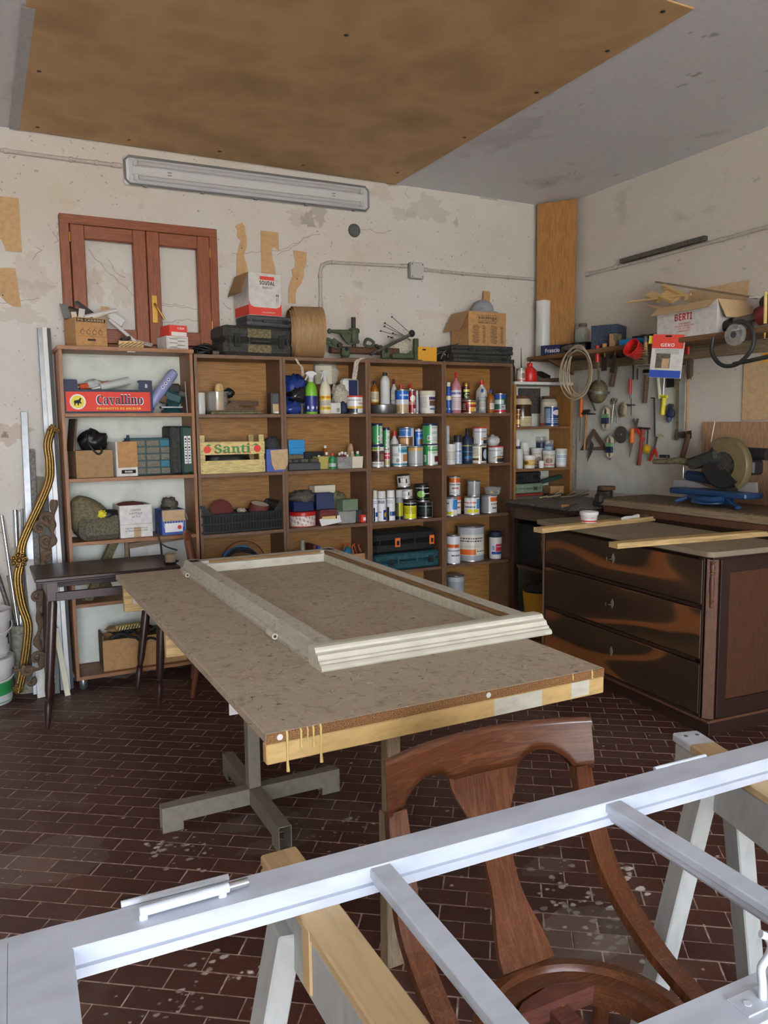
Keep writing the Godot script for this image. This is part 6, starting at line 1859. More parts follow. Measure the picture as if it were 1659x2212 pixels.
	spray("silver-blue spray can with black cap", V(-1.081, 1.252, 0.237), 0.033, 0.212, 20, "black_plastic")
	bottle("dark blue foam bottle with black head", V(-0.98, 1.252, 0.211), 0.039, 0.259, 21, "navy", "black_plastic", 0.3)
	tin("cream tin with black figure panel, another tin on it", V(-0.892, 1.252, 0.229), 0.059, 0.138, 22, "paint tins on the bookcases")
	tin("grey tin with red rim stacked on the cream tin", V(-0.876, 1.391, 0.222), 0.053, 0.128, 23, "paint tins on the bookcases", "red")
	tin("grey tin with red rim and crumpled bag on its lid", V(-0.738, 1.252, 0.229), 0.059, 0.125, 23, "paint tins on the bookcases", "red")
	spray("white cylinder with black and cream bands at the divider", V(-1.78, 0.874, 0.27), 0.018, 0.22, 26, "cream_plastic")
	spray("white spray can with yellow star and blue panel", V(-1.722, 0.874, 0.257), 0.031, 0.213, 25, "white_plastic")
	spray("white spray can with black stripe", V(-1.651, 0.874, 0.257), 0.031, 0.216, 26, "white_plastic")
	spray("clear-capped spray can with yellow and black body", V(-1.584, 0.874, 0.261), 0.027, 0.213, 27, "grey_pale")
	tin("yellow tin with black top band and round mark", V(-1.487, 0.874, 0.241), 0.047, 0.136, 28, "paint tins on the bookcases", "steel_dull")
	tin("white tin with grey scrawl stacked behind the yellow tin", V(-1.48, 1.014, 0.173), 0.047, 0.077, 31, "paint tins on the bookcases", "steel_dull")
	tin("plain grey tin under the scrawled white tin", V(-1.458, 0.874, 0.122), 0.048, 0.117, 41, "paint tins on the bookcases")
	tin("white scrawled tin tilted on top of the stack", V(-1.497, 1.1, 0.174), 0.046, 0.089, 31, "paint tins on the bookcases", "steel_dull", 0.09)
	tin("dark tin with dull label under the black and green tin", V(-1.348, 0.874, 0.215), 0.055, 0.119, 30, "paint tins on the bookcases", "steel_dull")
	tin("glossy black tin with green ball picture", V(-1.373, 0.994, 0.219), 0.051, 0.123, 29, "paint tins on the bookcases", "black_plastic")
	tin("white and sky blue tin with yellow foot at the divider", V(-1.139, 0.874, 0.246), 0.042, 0.136, 34, "paint tins on the bookcases")
	tin("white tin with orange tape and red writing, under its twin", V(-1.05, 0.874, 0.159), 0.041, 0.14, 33, "paint tins on the bookcases")
	tin("white tin with orange tape and handwriting, stacked on top", V(-1.056, 1.015, 0.157), 0.043, 0.143, 32, "paint tins on the bookcases")
	tin("white tin with red script and blue sky under a bare metal tin", V(-0.951, 0.874, 0.23), 0.058, 0.134, 35, "paint tins on the bookcases")
	tin("bare ribbed metal tin turned upside down on white tin", V(-0.936, 1.009, 0.232), 0.048, 0.116, 41, "paint tins on the bookcases", "tin")
	tin("metal tin with orange tape and handwriting under clear tray", V(-0.782, 0.874, 0.208), 0.062, 0.137, 36, "paint tins on the bookcases")
	tin("white tin with orange tape band and handwritten weight", V(-1.12, 0.517, 0.237), 0.051, 0.215, 37, "paint tins on the bookcases")
	tin("large metal paint tin with blue lid band and cream label", V(-0.92, 0.517, 0.169), 0.101, 0.264, 38, "paint tins on the bookcases", "tin")
	tub("white plastic jar with navy lid and red and blue label", V(-0.722, 0.517, 0.209), 0.051, 0.205, 39, "white_plastic", "navy")
	tin("metal tin with shiny lid on the bottom board behind the sash", V(-1.06, 0.09, 0.174), 0.066, 0.323, 41, "paint tins on the bookcases", "tin")
	bottle("small green bottle with red cap before the plastic tubs", V(-2.095, 1.252, 0.264), 0.024, 0.108, 53, "green", "red_plastic", 0.45)
	shelf_words()
	build_column_one()
	build_column_two()
	build_column_three()
	build_other_cells()


func shelf_words() -> void:
	# lettering that can be read on the bottles
	for o in get_children():
		if o.has_meta("label"):
			var l: String = o.get_meta("label")
			if l.begins_with("green trigger"):
				words(o, "Diperò", 0.055, 0.022, V(0, 0.10, 0), "ink_white", Vector3.ZERO, "Droid Sans", 700, 0.0315)
			elif l.begins_with("clear alcohol"):
				words(o, "ALCOOL", 0.05, 0.018, V(0, 0.125, 0), "blue_dark", Vector3.ZERO, "Droid Sans", 700, 0.03)
			elif l.begins_with("white tin with orange tape band"):
				words(o, "AL 8015", 0.045, 0.014, V(0, 0.085, 0), "ink", V(0, 0.0, 0), "Droid Sans", 400, 0.042)
				words(o, "KG 2", 0.03, 0.014, V(0, 0.055, 0), "ink", V(0, 0.0, 0), "Droid Sans", 400, 0.042)


func build_column_one() -> void:
	var s1 := 1.633
	var s2 := 1.257
	var s3 := 0.887
	var s4 := 0.52
	var s5 := 0.085
	# fruit box of blue cardboard
	var w := 0.50
	var fb := thing("fruit_box", "navy cardboard fruit box with red printed panel holding sealant tubes", "box", V(-3.51, s1, 0.155), 0.0)
	var d := 0.235
	part("front_panel", geo().prism(poly([-w / 2, 0, w / 2, 0, w / 2, 0.19, w / 2 - 0.075, 0.19, w / 2 - 0.08, 0.135, -w / 2 + 0.085, 0.135, -w / 2 + 0.08, 0.19, -w / 2, 0.19]), 0.005), "navy", fb).position.z = d / 2
	part("back_panel", geo().box(V(0, 0.07, -d / 2), V(w, 0.14, 0.005), 0.001), "navy", fb)
	for s in [-1, 1]:
		part("end_panel", geo().box(V(s * (w / 2 - 0.002), 0.095, 0), V(0.005, 0.19, d), 0.001), "navy", fb)
		part("corner_block", geo().box(V(s * (w / 2 - 0.04), 0.186, d / 2 - 0.03), V(0.07, 0.012, 0.06), 0.003), "blue_grey", fb)
	part("bottom", geo().box(V(0, 0.004, 0), V(w - 0.01, 0.006, d), 0.0), "navy", fb)
	part("red_panel", geo().box(V(0.0, 0.066, d / 2 + 0.003), V(w - 0.03, 0.112, 0.001), 0.0), "red_card", fb)
	part("round_mark", geo().at(V(-0.172, 0.064, d / 2 + 0.0035), V(PI / 2, 0, 0)).cyl(0, 0.001, 0.044, 28, 0.0002), "ink_white", fb)
	part("round_mark", geo().at(V(-0.172, 0.064, d / 2 + 0.0045), V(PI / 2, 0, 0)).cyl(0, 0.0006, 0.036, 28, 0.0001), "yellow", fb)
	part("horse_mark", geo().at(V(-0.172, 0.064, d / 2 + 0.0055)).prism(poly([-0.022, -0.004, -0.018, 0.008, -0.004, 0.01, 0.006, 0.012, 0.014, 0.024, 0.022, 0.018, 0.017, 0.012, 0.014, 0.0, 0.022, -0.006, 0.018, -0.012, 0.008, -0.006, 0.004, -0.02, -0.002, -0.02, -0.002, -0.008, -0.012, -0.01, -0.014, -0.022, -0.019, -0.02, -0.018, -0.006]), 0.001), "ink", fb)
	words(fb, "Cavallino", 0.268, 0.064, V(0.062, 0.078, d / 2 + 0.0034), "ink_white", Vector3.ZERO, "Droid Serif", 700)
	words(fb, "Cavallino", 0.258, 0.056, V(0.062, 0.078, d / 2 + 0.0042), "navy", Vector3.ZERO, "Droid Serif", 700)
	words(fb, "PRODOTTI DI SICILIA", 0.25, 0.012, V(0.055, 0.026, d / 2 + 0.0036), "yellow", Vector3.ZERO, "Droid Sans", 700)
	words(fb, "B", 0.014, 0.022, V(w / 2 - 0.035, 0.158, d / 2 + 0.003), "ink_white", V(0, 0, 0))
	var g := "sealant tubes in the fruit box"
	cartridge("orange sealant cartridge lying in the fruit box", V(-3.658, 1.785, 0.16), V(-3.487, 1.807, 0.13), 0.020, "wire_orange", g)
	cartridge("white sealant cartridge with grey print lying in the fruit box", V(-3.546, 1.784, 0.2), V(-3.375, 1.826, 0.17), 0.024, "grey_pale", g)
	lump("plastic_bag", "crumpled clear bag in the fruit box", "bag", V(-3.571, 1.77, 0.13), V(0.06, 0.035, 0.05), "grey_pale", 7)
	# gas cylinder leaning
	var a: Vector3 = V(-3.298, 1.656, 0.22)
	var b: Vector3 = V(-3.119, 1.89, 0.2)
	var ax := (b - a).normalized()
	var gc := thing("foam_canister", "lavender foam canister with navy foot leaning on the bookcase side", "canister", V(a.x, s1 + 0.004, a.z))
	var bs := Basis(ax.cross(V(0, 0, 1)).normalized(), ax, V(0, 0, 1))
	bs.z = bs.x.cross(bs.y)
	gc.basis = bs.orthonormalized()
	var l := (b - a).length()
	part("body", geo().at(V(0, 0.014, 0)).lathe([Vector2(0.0, 0.0), Vector2(0.03, 0), Vector2(0.032, 0.004), Vector2(0.032, l - 0.02), Vector2(0.026, l), Vector2(0.01, l + 0.008), Vector2(0, l + 0.008)], 22), "lavender", gc)
	part("foot_band", geo().at(V(0, 0.014, 0)).lathe([Vector2(0.0325, 0.0), Vector2(0.0325, 0.035)], 22), "blue_dark", gc)
	part("nozzle", geo().at(V(0, 0.014 + l, 0)).lathe([Vector2(0.006, 0), Vector2(0.006, 0.025), Vector2(0.003, 0.03), Vector2(0, 0.03)], 10), "white_plastic", gc)
	for k in 3:
		part("hazard_mark", geo().at(V(-0.006 + 0.0 * k, l * (0.62 + 0.1 * k), 0.0325), V(0, 0, PI / 4)).box(Vector3.ZERO, V(0.016, 0.016, 0.001), 0.0), "ink_white", gc)
		part("hazard_mark", geo().at(V(-0.006 + 0.0 * k, l * (0.62 + 0.1 * k), 0.0332), V(0, 0, PI / 4)).box(Vector3.ZERO, V(0.009, 0.009, 0.001), 0.0), "ink", gc)
	# bench vice
	var vc := thing("bench_vice", "teal cast bench vice with steel jaw and screw bar", "vice", V(-3.125, s1, 0.18))
	part("base", geo().lathe([Vector2(0, 0), Vector2(0.065, 0), Vector2(0.07, 0.01), Vector2(0.045, 0.03), Vector2(0.035, 0.06), Vector2(0, 0.06)], 20), "teal_dark", vc)
	part("body", geo().at(V(0.0, 0.095, 0), V(0, 0, -0.35)).box(Vector3.ZERO, V(0.12, 0.07, 0.07), 0.018), "teal_dark", vc)
	part("jaw", geo().at(V(-0.06, 0.085, 0.005), V(0, 0, -0.35)).box(Vector3.ZERO, V(0.045, 0.045, 0.085), 0.006), "carved", vc)
	part("top_block", geo().box(V(0.015, 0.15, -0.02), V(0.08, 0.06, 0.06), 0.012), "black_dusty", vc)
	part("plate", geo().box(V(-0.02, 0.034, 0.05), V(0.13, 0.012, 0.06), 0.003), "steel", vc)
	part("screw", geo().rod(V(0.04, 0.12, 0.03), V(0.075, 0.11, 0.04), 0.017, 14), "grey_dusty", vc)
	part("bar", geo().rod(V(0.072, 0.19, 0.05), V(0.074, 0.0, 0.07), 0.005, 10), "steel", vc)
	# second shelf: wooden box with black bag, boxes, drawer cabinet, green case
	var wb := thing("wooden_box", "plain wooden box with lid raised, black headset bag inside", "box", V(-3.615, s2, 0.165), 0.1)
	part("body", geo().box(V(0, 0.08, 0), V(0.21, 0.16, 0.20), 0.002), "cardboard_dull", wb)
	part("lid", geo().at(V(-0.105, 0.16, -0.02), V(0, 0, -0.12)).box(V(0, 0.09, 0), V(0.012, 0.19, 0.18), 0.002), "carved", wb)
	lump("camera_bag", "round black headset bag lying on the wooden box", "bag", V(-3.60, s2 + 0.161, 0.16), V(0.085, 0.065, 0.07), "black_case", 12)
	single("bag_strap", geo().tube(smooth([V(-0.04, 0.08, 0.075), V(-0.03, 0.02, 0.11), V(0.01, -0.03, 0.115), V(0.035, -0.02, 0.11), V(0.03, 0.01, 0.1)], 5), 0.006, 7), "wire_black", "black strap looping down from the headset bag", "strap", V(-3.60, s2 + 0.17, 0.16))
	var nb := carton("small_carton", "white and brown carton with black name strip beside the wooden box", V(-3.435, s2, 0.17), V(0.125, 0.205, 0.17), 0.15, "card_white", [], true, "cardboard")
	part("flap", geo().at(V(0.005, 0.13, 0.0885), V(0.03, 0, 0.02)).box(Vector3.ZERO, V(0.118, 0.155, 0.003), 0.001), "cardboard", nb)
	part("name_strip", geo().box(V(0.008, 0.028, 0.0862), V(0.085, 0.022, 0.001), 0.0), "ink", nb)
	words(nb, "BO4566", 0.045, 0.011, V(0.008, 0.028, 0.0868), "ink_white")
	single("blue_tool", geo().tube(smooth([V(0, 0, 0), V(0.02, 0.025, 0), V(0.045, 0.04, 0), V(0.05, 0.075, 0)], 4), 0.016, 10, false, 0.008), "blue_dark", "dark blue plastic tool handle sticking out of the small carton", "tool", V(-3.445, s2 + 0.17, 0.16))
	var oc := thing("drawer_cabinet", "teal cabinet of small dusty drawers for screws", "cabinet", V(-3.265, s2, 0.15), 0.06)
	var ow := 0.268
	var oh := 0.225
	part("frame", geo().box(V(0, oh / 2, -0.01), V(ow, oh, 0.15), 0.003), "teal_dark", oc)
	for row in 5:
		for col in 3:
			var empty := col == 2 and (row == 1 or row == 4)
			var c := V(-ow / 2 + 0.047 + 0.086 * col, 0.026 + 0.042 * row, 0.066)
			if not empty:
				var dr := part("drawer", geo().box(c, V(0.078, 0.036, 0.012), 0.003), "drawer_dusty", oc)
				part("pull", geo().box(c + V(0, -0.006, 0.008), V(0.03, 0.006, 0.006), 0.001), "drawer_dusty", dr)
			else:
				part("empty_slot", geo().box(c - V(0, 0, 0.002), V(0.078, 0.036, 0.006), 0.001), "teal", oc)
	for k in 2:
		var gc2 := thing("tool_case", ["dark green upright tool case with barcode label beside drawer cabinet", "dark upright case squeezed behind the green tool case"][k], "tool case", V(-3.08 - 0.06 * k, s2, 0.175 - 0.03 * k), 0.05)
		part("shell", geo().box(V(0, 0.148 - 0.0 * k, 0), V(0.05, 0.295, 0.20), 0.014), ["green_dark", "black_dusty"][k], gc2)
		part("shell", geo().box(V(0.026, 0.148, 0.001), V(0.045, 0.285, 0.195), 0.012), ["green_dark", "black_dusty"][k], gc2)
		if k == 0:
			for x in [0.0, 0.022]:
				part("barcode_label", geo().box(V(x, 0.15, 0.1012), V(0.018, 0.17, 0.001), 0.0), "paper", gc2)
				for i in 9:
					part("bar", geo().box(V(x, 0.08 + 0.017 * i, 0.102), V(0.010, 0.004 + 0.003 * (i % 3), 0.0005), 0.0), "ink", gc2)
	# third shelf
	var hb := thing("tool_bag", "open grey-brown felt bag shaped like a helmet with tools inside", "bag", V(-3.615, s3, 0.165), 0.1)
	part("pouch", geo().box(V(0.02, 0.07, 0), V(0.25, 0.14, 0.22), 0.045), "felt_grey_dusty", hb)
	part("hood", geo().at(V(-0.02, 0.11, -0.01), V(0.35, 0, 0.5)).loft(hood_rings(), true, true, true), "khaki", hb)
	part("strap_tools", crumple(V(0.06, 0.145, 0.05), V(0.075, 0.03, 0.04), 5), "black_case", hb)
	part("strap_tools", crumple(V(0.03, 0.15, 0.07), V(0.03, 0.025, 0.03), 9), "yellow", hb)
	var wc := carton("wine_carton", "white wine carton with black print, open top with tools", V(-3.39, s3, 0.155), V(0.19, 0.195, 0.2), 0.05, "card_white", [], true, "cardboard_dull")
	words(wc, "CONTIENE\n6 BOTTIGLIE\nDA 75 cl", 0.075, 0.052, V(0.0, 0.145, 0.1006), "ink", Vector3.ZERO, "Droid Sans", 400)
	words(wc, "Cantine Moncaro scrl\nin Montecarotto (AN)", 0.13, 0.028, V(0.0, 0.048, 0.1006), "ink", Vector3.ZERO, "Droid Sans", 400)
	part("tape", geo().box(V(0.005, 0.03, 0.1004), V(0.042, 0.06, 0.0006), 0.0), "cardboard_pale", wc)
	part("seam", geo().box(V(0.0, 0.08, 0.1004), V(0.185, 0.0012, 0.0004), 0.0), "ink_brown", wc)
	lump("cloth", "dark cloth with red end in the wine carton", "cloth", V(-3.40, s3 + 0.17, 0.15), V(0.08, 0.022, 0.06), "leather", 15)
	var bb := carton("blue_carton", "blue and white printed carton with open brown flap and grey bag", V(-3.17, s3, 0.19), V(0.145, 0.155, 0.15), 0.08, "blue_box", [[0, 172, 0.07], [3, 165, 0.07]], true, "cardboard_pale")
	part("print_panel", geo().box(V(-0.0, 0.045, 0.0758), V(0.11, 0.055, 0.0008), 0.0), "ink_white", bb)
	for k in 8:
		part("print_line", geo().box(V(-0.06 + 0.017 * k, 0.075, 0.0757), V(0.002, 0.06, 0.0006), 0.0), "ink_white", bb)
	part("round_mark", geo().at(V(0.035, 0.045, 0.0764), V(PI / 2, 0, 0)).cyl(0, 0.0006, 0.013, 16, 0.0001), "red", bb)
	lump("filler_lump", "grey dusty bag bulging out of the blue carton", "bag", V(-3.165, s3 + 0.135, 0.16), V(0.05, 0.05, 0.05), "grey_dusty", 21)
	single("black_cable", geo().tube(smooth([V(-0.02, 0.15, 0.14), V(-0.075, 0.15, 0.17), V(-0.105, 0.09, 0.175), V(-0.105, -0.02, 0.175), V(-0.08, -0.07, 0.19), V(-0.01, -0.10, 0.23)], 5), 0.0045, 7), "wire_black", "thin black cable looping from blue carton down to the desk", "cable", V(-3.165, s3 + 0.02, 0.15))
	# fourth shelf: old plane stock and frame pieces
	bits("wooden_plank", "grey-green weathered plank leaning in the low shelf behind desk", "plank", "khaki", V(-3.68, s4, 0.2), V(-3.50, s4 + 0.355, 0.18), 0.05, 0.03, "old wood on the fourth shelf", 0.3)
	bits("wooden_plank", "rough dark bar lying high under the shelf behind desk", "plank", "oldwood_x", V(-3.43, s4 + 0.31, 0.2), V(-3.06, s4 + 0.345, 0.2), 0.035, 0.03, "old wood on the fourth shelf")
	bits("wooden_post", "short upright wooden post under the rough dark bar", "post", "oldwood_y", V(-3.445, s4, 0.2), V(-3.44, s4 + 0.34, 0.2), 0.022, 0.022, "old wood on the fourth shelf")
	var pf := thing("picture_frame", "white sheet in thin black frame leaning in the low shelf", "frame", V(-3.31, s4, 0.14))
	part("sheet", geo().at(V(0, 0, 0), V(-0.25, 0, 0)).box(V(0, 0.15, 0), V(0.19, 0.29, 0.004), 0.0), "card_white", pf)
	for x in [-0.1, 0.1]:
		part("frame_side", geo().at(V(0, 0, 0), V(-0.25, 0, 0)).box(V(x, 0.15, 0.003), V(0.012, 0.31, 0.014), 0.002), "wire_black", pf)
	bits("wooden_plank", "small grey-green block lying on the low shelf", "plank", "khaki", V(-3.70, s4 + 0.002, 0.17), V(-3.55, s4 + 0.1, 0.2), 0.05, 0.04, "old wood on the fourth shelf", 0.5)
	# bottom: long wooden box with paper and cable
	var lb := thing("long_box", "long plain wooden box full of cables on the bottom board", "box", V(-3.365, s5, 0.165), 0.0)
	var lw := 0.50
	part("front_board", geo().box(V(0, 0.095, 0.09), V(lw, 0.19, 0.012), 0.002), "cardboard", lb)
	part("back_board", geo().box(V(0, 0.095, -0.09), V(lw, 0.19, 0.012), 0.002), "cardboard", lb)
	for s in [-1, 1]:
		part("end_board", geo().box(V(s * (lw / 2 - 0.006), 0.11, 0), V(0.012, 0.22, 0.168), 0.002), "carved", lb)
	part("bottom", geo().box(V(0, 0.006, 0), V(lw - 0.03, 0.01, 0.168), 0.0), "cardboard", lb)
	for k in 4:
		var pts := []
		for i in 12:
			pts.append(V(-0.2 + 0.4 * i / 11.0, 0.205 + 0.02 * sin(i * 1.3 + k * 2.0) - (0.05 if i > 4 and i < 9 and k == 3 else 0.0), -0.05 + 0.045 * k + (0.02 if k == 3 else 0.0)))
		single("grey_cable", geo().tube(smooth(pts, 3), 0.008, 7), "wire_black", "black cable lying in the long wooden box", "cable", V(-3.365, s5, 0.165), 0.0, "cables in the long box")
	var rp := thing("tool_wrapper", "yellow and black striped tool sleeve lying on the cables", "sleeve", V(-3.44, s5 + 0.235, 0.2), 0.05)
	part("sleeve", geo().box(V(0, 0.012, 0), V(0.17, 0.028, 0.05), 0.004), "yellow_pale", rp)
	for k in 10:
		part("stripe", geo().at(V(-0.076 + 0.017 * k, 0.012, 0.0252), V(0, 0, -0.4)).box(Vector3.ZERO, V(0.006, 0.03, 0.0006), 0.0), "ink", rp)
	words(rp, "ARTISAN", 0.07, 0.010, V(0.0, 0.012, 0.0258), "ink")
	single("brown_paper", crumple(V(0, 0.01, 0), V(0.06, 0.014, 0.05), 31), "cardboard_dull", "crumpled brown paper under the striped sleeve", "paper", V(-3.53, s5 + 0.225, 0.17))


func hood_rings() -> Array:
	var out := []
	for i in 9:
		var f := i / 8.0
		var r := 0.10 * (1.0 - 0.75 * f * f)
		var ring := []
		for j in 16:
			var a := -TAU * j / 16.0
			ring.append(V(cos(a) * r * 1.15, 0.17 * f, sin(a) * r))
		out.append(ring)
	return out


func cartridge(label: String, a: Vector3, b: Vector3, r: float, m: String, group: String) -> void:
	var t := thing("sealant_cartridge", label, "cartridge", a, 0.0, group)
	part("barrel", geo().rod(Vector3.ZERO, b - a, r, 14), m, t)
	var d := (b - a).normalized()
	part("nozzle", geo().rod(Vector3.ZERO, -d * 0.05, r * 0.3, 8, r * 0.12), "white_plastic", t)


func build_column_two() -> void:
	var s1 := 1.623
	var s2 := 1.253
	var s3 := 0.875
	var s4 := 0.518
	var tr := thing("twine_roll", "white roll of twine standing beside the glass jar", "twine", V(-2.962, 1.623, 0.2))
	part("roll", geo().lathe([Vector2(0, 0), Vector2(0.034, 0), Vector2(0.036, 0.004), Vector2(0.036, 0.13), Vector2(0.033, 0.134), Vector2(0.012, 0.134), Vector2(0.012, 0.12), Vector2(0, 0.12)], 22), "film_roll", tr)
	var j := thing("glass_jar", "clear glass jar holding a wooden pestle", "jar", V(-2.848, 1.623, 0.19))
	part("glass", geo().lathe([Vector2(0, 0.002), Vector2(0.062, 0.002), Vector2(0.066, 0.008), Vector2(0.068, 0.14), Vector2(0.064, 0.14), Vector2(0.062, 0.01), Vector2(0, 0.01)], 26), "glass", j)
	part("rim", geo().tube(arc(V(0, 0.14, 0), V(0.066, 0, 0), V(0, 0, 0.066), 0, TAU, 24), 0.0025, 6), "clear_plastic", j)
	var ps := single("pestle", geo().lathe([Vector2(0, 0), Vector2(0.024, 0.004), Vector2(0.028, 0.03), Vector2(0.024, 0.08), Vector2(0.029, 0.15), Vector2(0.02, 0.178), Vector2(0, 0.185)], 18), "pine_y", "wooden pestle standing in the glass jar", "pestle", V(-2.834, 1.635, 0.2))
	var gt := thing("tray", "shallow dusty green tray under the wooden moulds", "tray", V(-2.745, s1, 0.19))
	part("tray_body", geo().box(V(0, 0.008, 0), V(0.33, 0.014, 0.17), 0.005), "khaki", gt)
	part("tray_rim", geo().tube([V(-0.165, 0.02, 0.085), V(0.165, 0.02, 0.085), V(0.165, 0.02, -0.085), V(-0.165, 0.02, -0.085)], 0.005, 6, true), "khaki", gt)
	for k in 3:
		var c: Vector3 = [V(-2.70, s1 + 0.017, 0.215), V(-2.715, s1 + 0.017, 0.15), V(-2.66, s1 + 0.056, 0.17)][k]
		var sh := geo()
		var rings := []
		for i in 13:
			var f := i / 12.0
			var hh := 0.024 + 0.035 * exp(-pow((f - 0.25) * 5.0, 2.0)) if k < 2 else 0.03
			var ww := 0.022 + 0.012 * sin(PI * f)
			var x := -0.11 + 0.20 * f
			rings.append([V(x, 0.0, -ww), V(x, 0.0, ww), V(x, hh, ww * 0.7), V(x, hh, -ww * 0.7)])
		single("wooden_mould", sh.loft(rings, true, true, false), "carved", ["long dark brown wooden mould lying in front on the green tray", "dark brown wooden mould at the back of the green tray", "flat dark brown wooden piece lying across the moulds"][k], "mould", c, 0.1 * k, "wooden moulds on the green tray")
	lump("black_glove", "black crumpled glove on the wooden moulds", "glove", V(-2.756, 1.735, 0.14), V(0.035, 0.03, 0.03), "black_case", 41)
	var bx := thing("photo_box", "black upright box with small hand picture on its front", "box", V(-2.479, 1.623, 0.215), -0.1)
	part("body", geo().box(V(0, 0.068, 0), V(0.065, 0.136, 0.09), 0.002), "black_case", bx)
	part("picture", geo().box(V(0.006, 0.035, 0.0455), V(0.048, 0.06, 0.001), 0.0), "cardboard_pale", bx)
	part("print_panel", geo().box(V(0.006, 0.10, 0.0455), V(0.048, 0.05, 0.001), 0.0), "grey_dark", bx)
	part("barcode_label", geo().box(V(0.01, 0.01, 0.0458), V(0.036, 0.012, 0.001), 0.0), "paper", bx)
	# yellow slatted fruit crate
	var cr := thing("fruit_crate", "yellow slatted wooden fruit crate with green lettering and printed tomatoes", "crate", V(-2.785, 1.253, 0.17))
	var w: float = 0.422
	for s in [-1, 1]:
		for z in [-0.105, 0.105]:
			part("corner_post", geo().box(V(s * (w / 2 - 0.02), 0.12, z), V(0.034, 0.24 if z > 0 else 0.235, 0.02), 0.002), "crate_yellow", cr)
		part("end_slat", geo().box(V(s * (w / 2 - 0.003), 0.04, 0), V(0.006, 0.075, 0.22), 0.001), "crate_yellow", cr)
		part("end_slat", geo().box(V(s * (w / 2 - 0.003), 0.16, 0), V(0.006, 0.07, 0.22), 0.001), "crate_yellow", cr)
	for z in [-0.117, 0.117]:
		part("long_slat", geo().box(V(0, 0.043, z), V(w, 0.078, 0.005), 0.001), "crate_yellow", cr)
		part("long_slat", geo().box(V(0, 0.157, z), V(w, 0.078, 0.005), 0.001), "crate_yellow", cr)
	part("bottom_slat", geo().box(V(0, 0.003, 0), V(w - 0.01, 0.006, 0.22), 0.0), "crate_yellow", cr)
	words(cr, "Santi", 0.235, 0.062, V(0.0, 0.157, 0.1198), "ink_red", Vector3.ZERO, "Droid Serif", 700)
	words(cr, "Santi", 0.228, 0.056, V(0.0, 0.157, 0.1204), "green", Vector3.ZERO, "Droid Serif", 700)
	for s in [-1, 1]:
		part("tomato_print", geo().at(V(s * (w / 2 - 0.05), 0.152, 0.1198), V(PI / 2, 0, 0)).cyl(0, 0.0008, 0.023, 20, 0.0002), "red", cr)
		part("leaf_print", geo().at(V(s * (w / 2 - 0.06), 0.178, 0.1204)).prism(poly([-0.018, 0.0, 0, 0.007, 0.018, 0.0, 0, -0.005]), 0.0008), "green", cr)
		for y in [0.02, 0.06, 0.14, 0.18]:
			part("staple", geo().box(V(s * (w / 2 - 0.016), y, 0.12), V(0.003, 0.009, 0.001), 0.0), "iron", cr)
	lump("dark_bag", "black plastic sheeting inside the yellow fruit crate", "bag", cr.position + V(0, 0.01, 0), V(0.14, 0.09, 0.085), "black_case", 44)
	var hb := carton("hanging_carton", "small blue and brown carton with its flap hanging over shelf edge", V(-2.505, s2, 0.245), V(0.115, 0.145, 0.12), -0.1, "blue_box", [], true, "cardboard")
	part("flap", geo().at(V(0.02, 0.072, 0.064), V(0.04, 0, 0.04)).prism(poly([-0.05, 0.068, 0.065, 0.07, 0.06, -0.03, 0.04, -0.06, -0.03, -0.06, -0.045, -0.02]), 0.004), "cardboard_pale", hb)
	lump("cloth", "dark green cloth stuffed into the hanging carton", "cloth", V(-2.505, s2 + 0.125, 0.235), V(0.05, 0.055, 0.05), "felt_dark", 46)
	# black plastic harvest crate
	var kc := thing("harvest_crate", "black plastic lattice crate with sanding discs and dark pot inside", "crate", V(-2.735, s3, 0.165), 0.06)
	var kw := 0.545
	var kd := 0.24
	var kh := 0.165
	for s in [-1, 1]:
		for row in 3:
			part("long_bar", geo().box(V(0, 0.012 + 0.052 * row, s * kd / 2), V(kw, 0.012, 0.008), 0.001), "black_plastic", kc)
		for k in 27:
			part("upright", geo().box(V(-kw / 2 + 0.01 + (kw - 0.02) * k / 26.0, 0.065, s * kd / 2), V(0.006, 0.12, 0.007), 0.001), "black_plastic", kc)
		for row in 3:
			part("end_bar", geo().box(V(s * kw / 2, 0.012 + 0.052 * row, 0), V(0.008, 0.012, kd), 0.001), "black_plastic", kc)
		for k in 7:
			part("end_upright", geo().box(V(s * kw / 2, 0.085, -kd / 2 + 0.01 + (kd - 0.02) * k / 6.0), V(0.007, 0.16, 0.006), 0.001), "black_plastic", kc)
		part("end_rail", geo().box(V(s * kw / 2, kh + 0.01, 0), V(0.014, 0.02, kd + 0.01), 0.003), "black_plastic", kc)
		for z in [-1, 1]:
			part("corner", geo().prism(poly([0, 0.11, 0, kh + 0.018, -s * 0.02, kh + 0.018, -s * 0.07, 0.12, -s * 0.07, 0.11]), 0.008), "black_plastic", kc).position = V(s * kw / 2, 0, z * kd / 2)
	part("crate_floor", geo().box(V(0, 0.006, 0), V(kw, 0.006, kd), 0.0), "black_plastic", kc)
	part("panel", geo().box(V(0, 0.07, kd / 2 - 0.012), V(kw - 0.02, 0.11, 0.003), 0.0), "black_case", kc)
	single("sanding_disc", geo().at(V(0, 0, 0), V(1.2, 0.2, 0.2)).lathe([Vector2(0, -0.006), Vector2(0.072, -0.006), Vector2(0.075, 0.004), Vector2(0.06, 0.012), Vector2(0, 0.014)], 24), "leather", "dark red round sanding disc leaning in the black crate", "disc", V(-2.83, s3 + 0.13, 0.15))
	var dp := thing("clay_pot", "dark red pot with pale inside lying in the black crate", "pot", V(-2.60, s3 + 0.085, 0.18), 0.2)
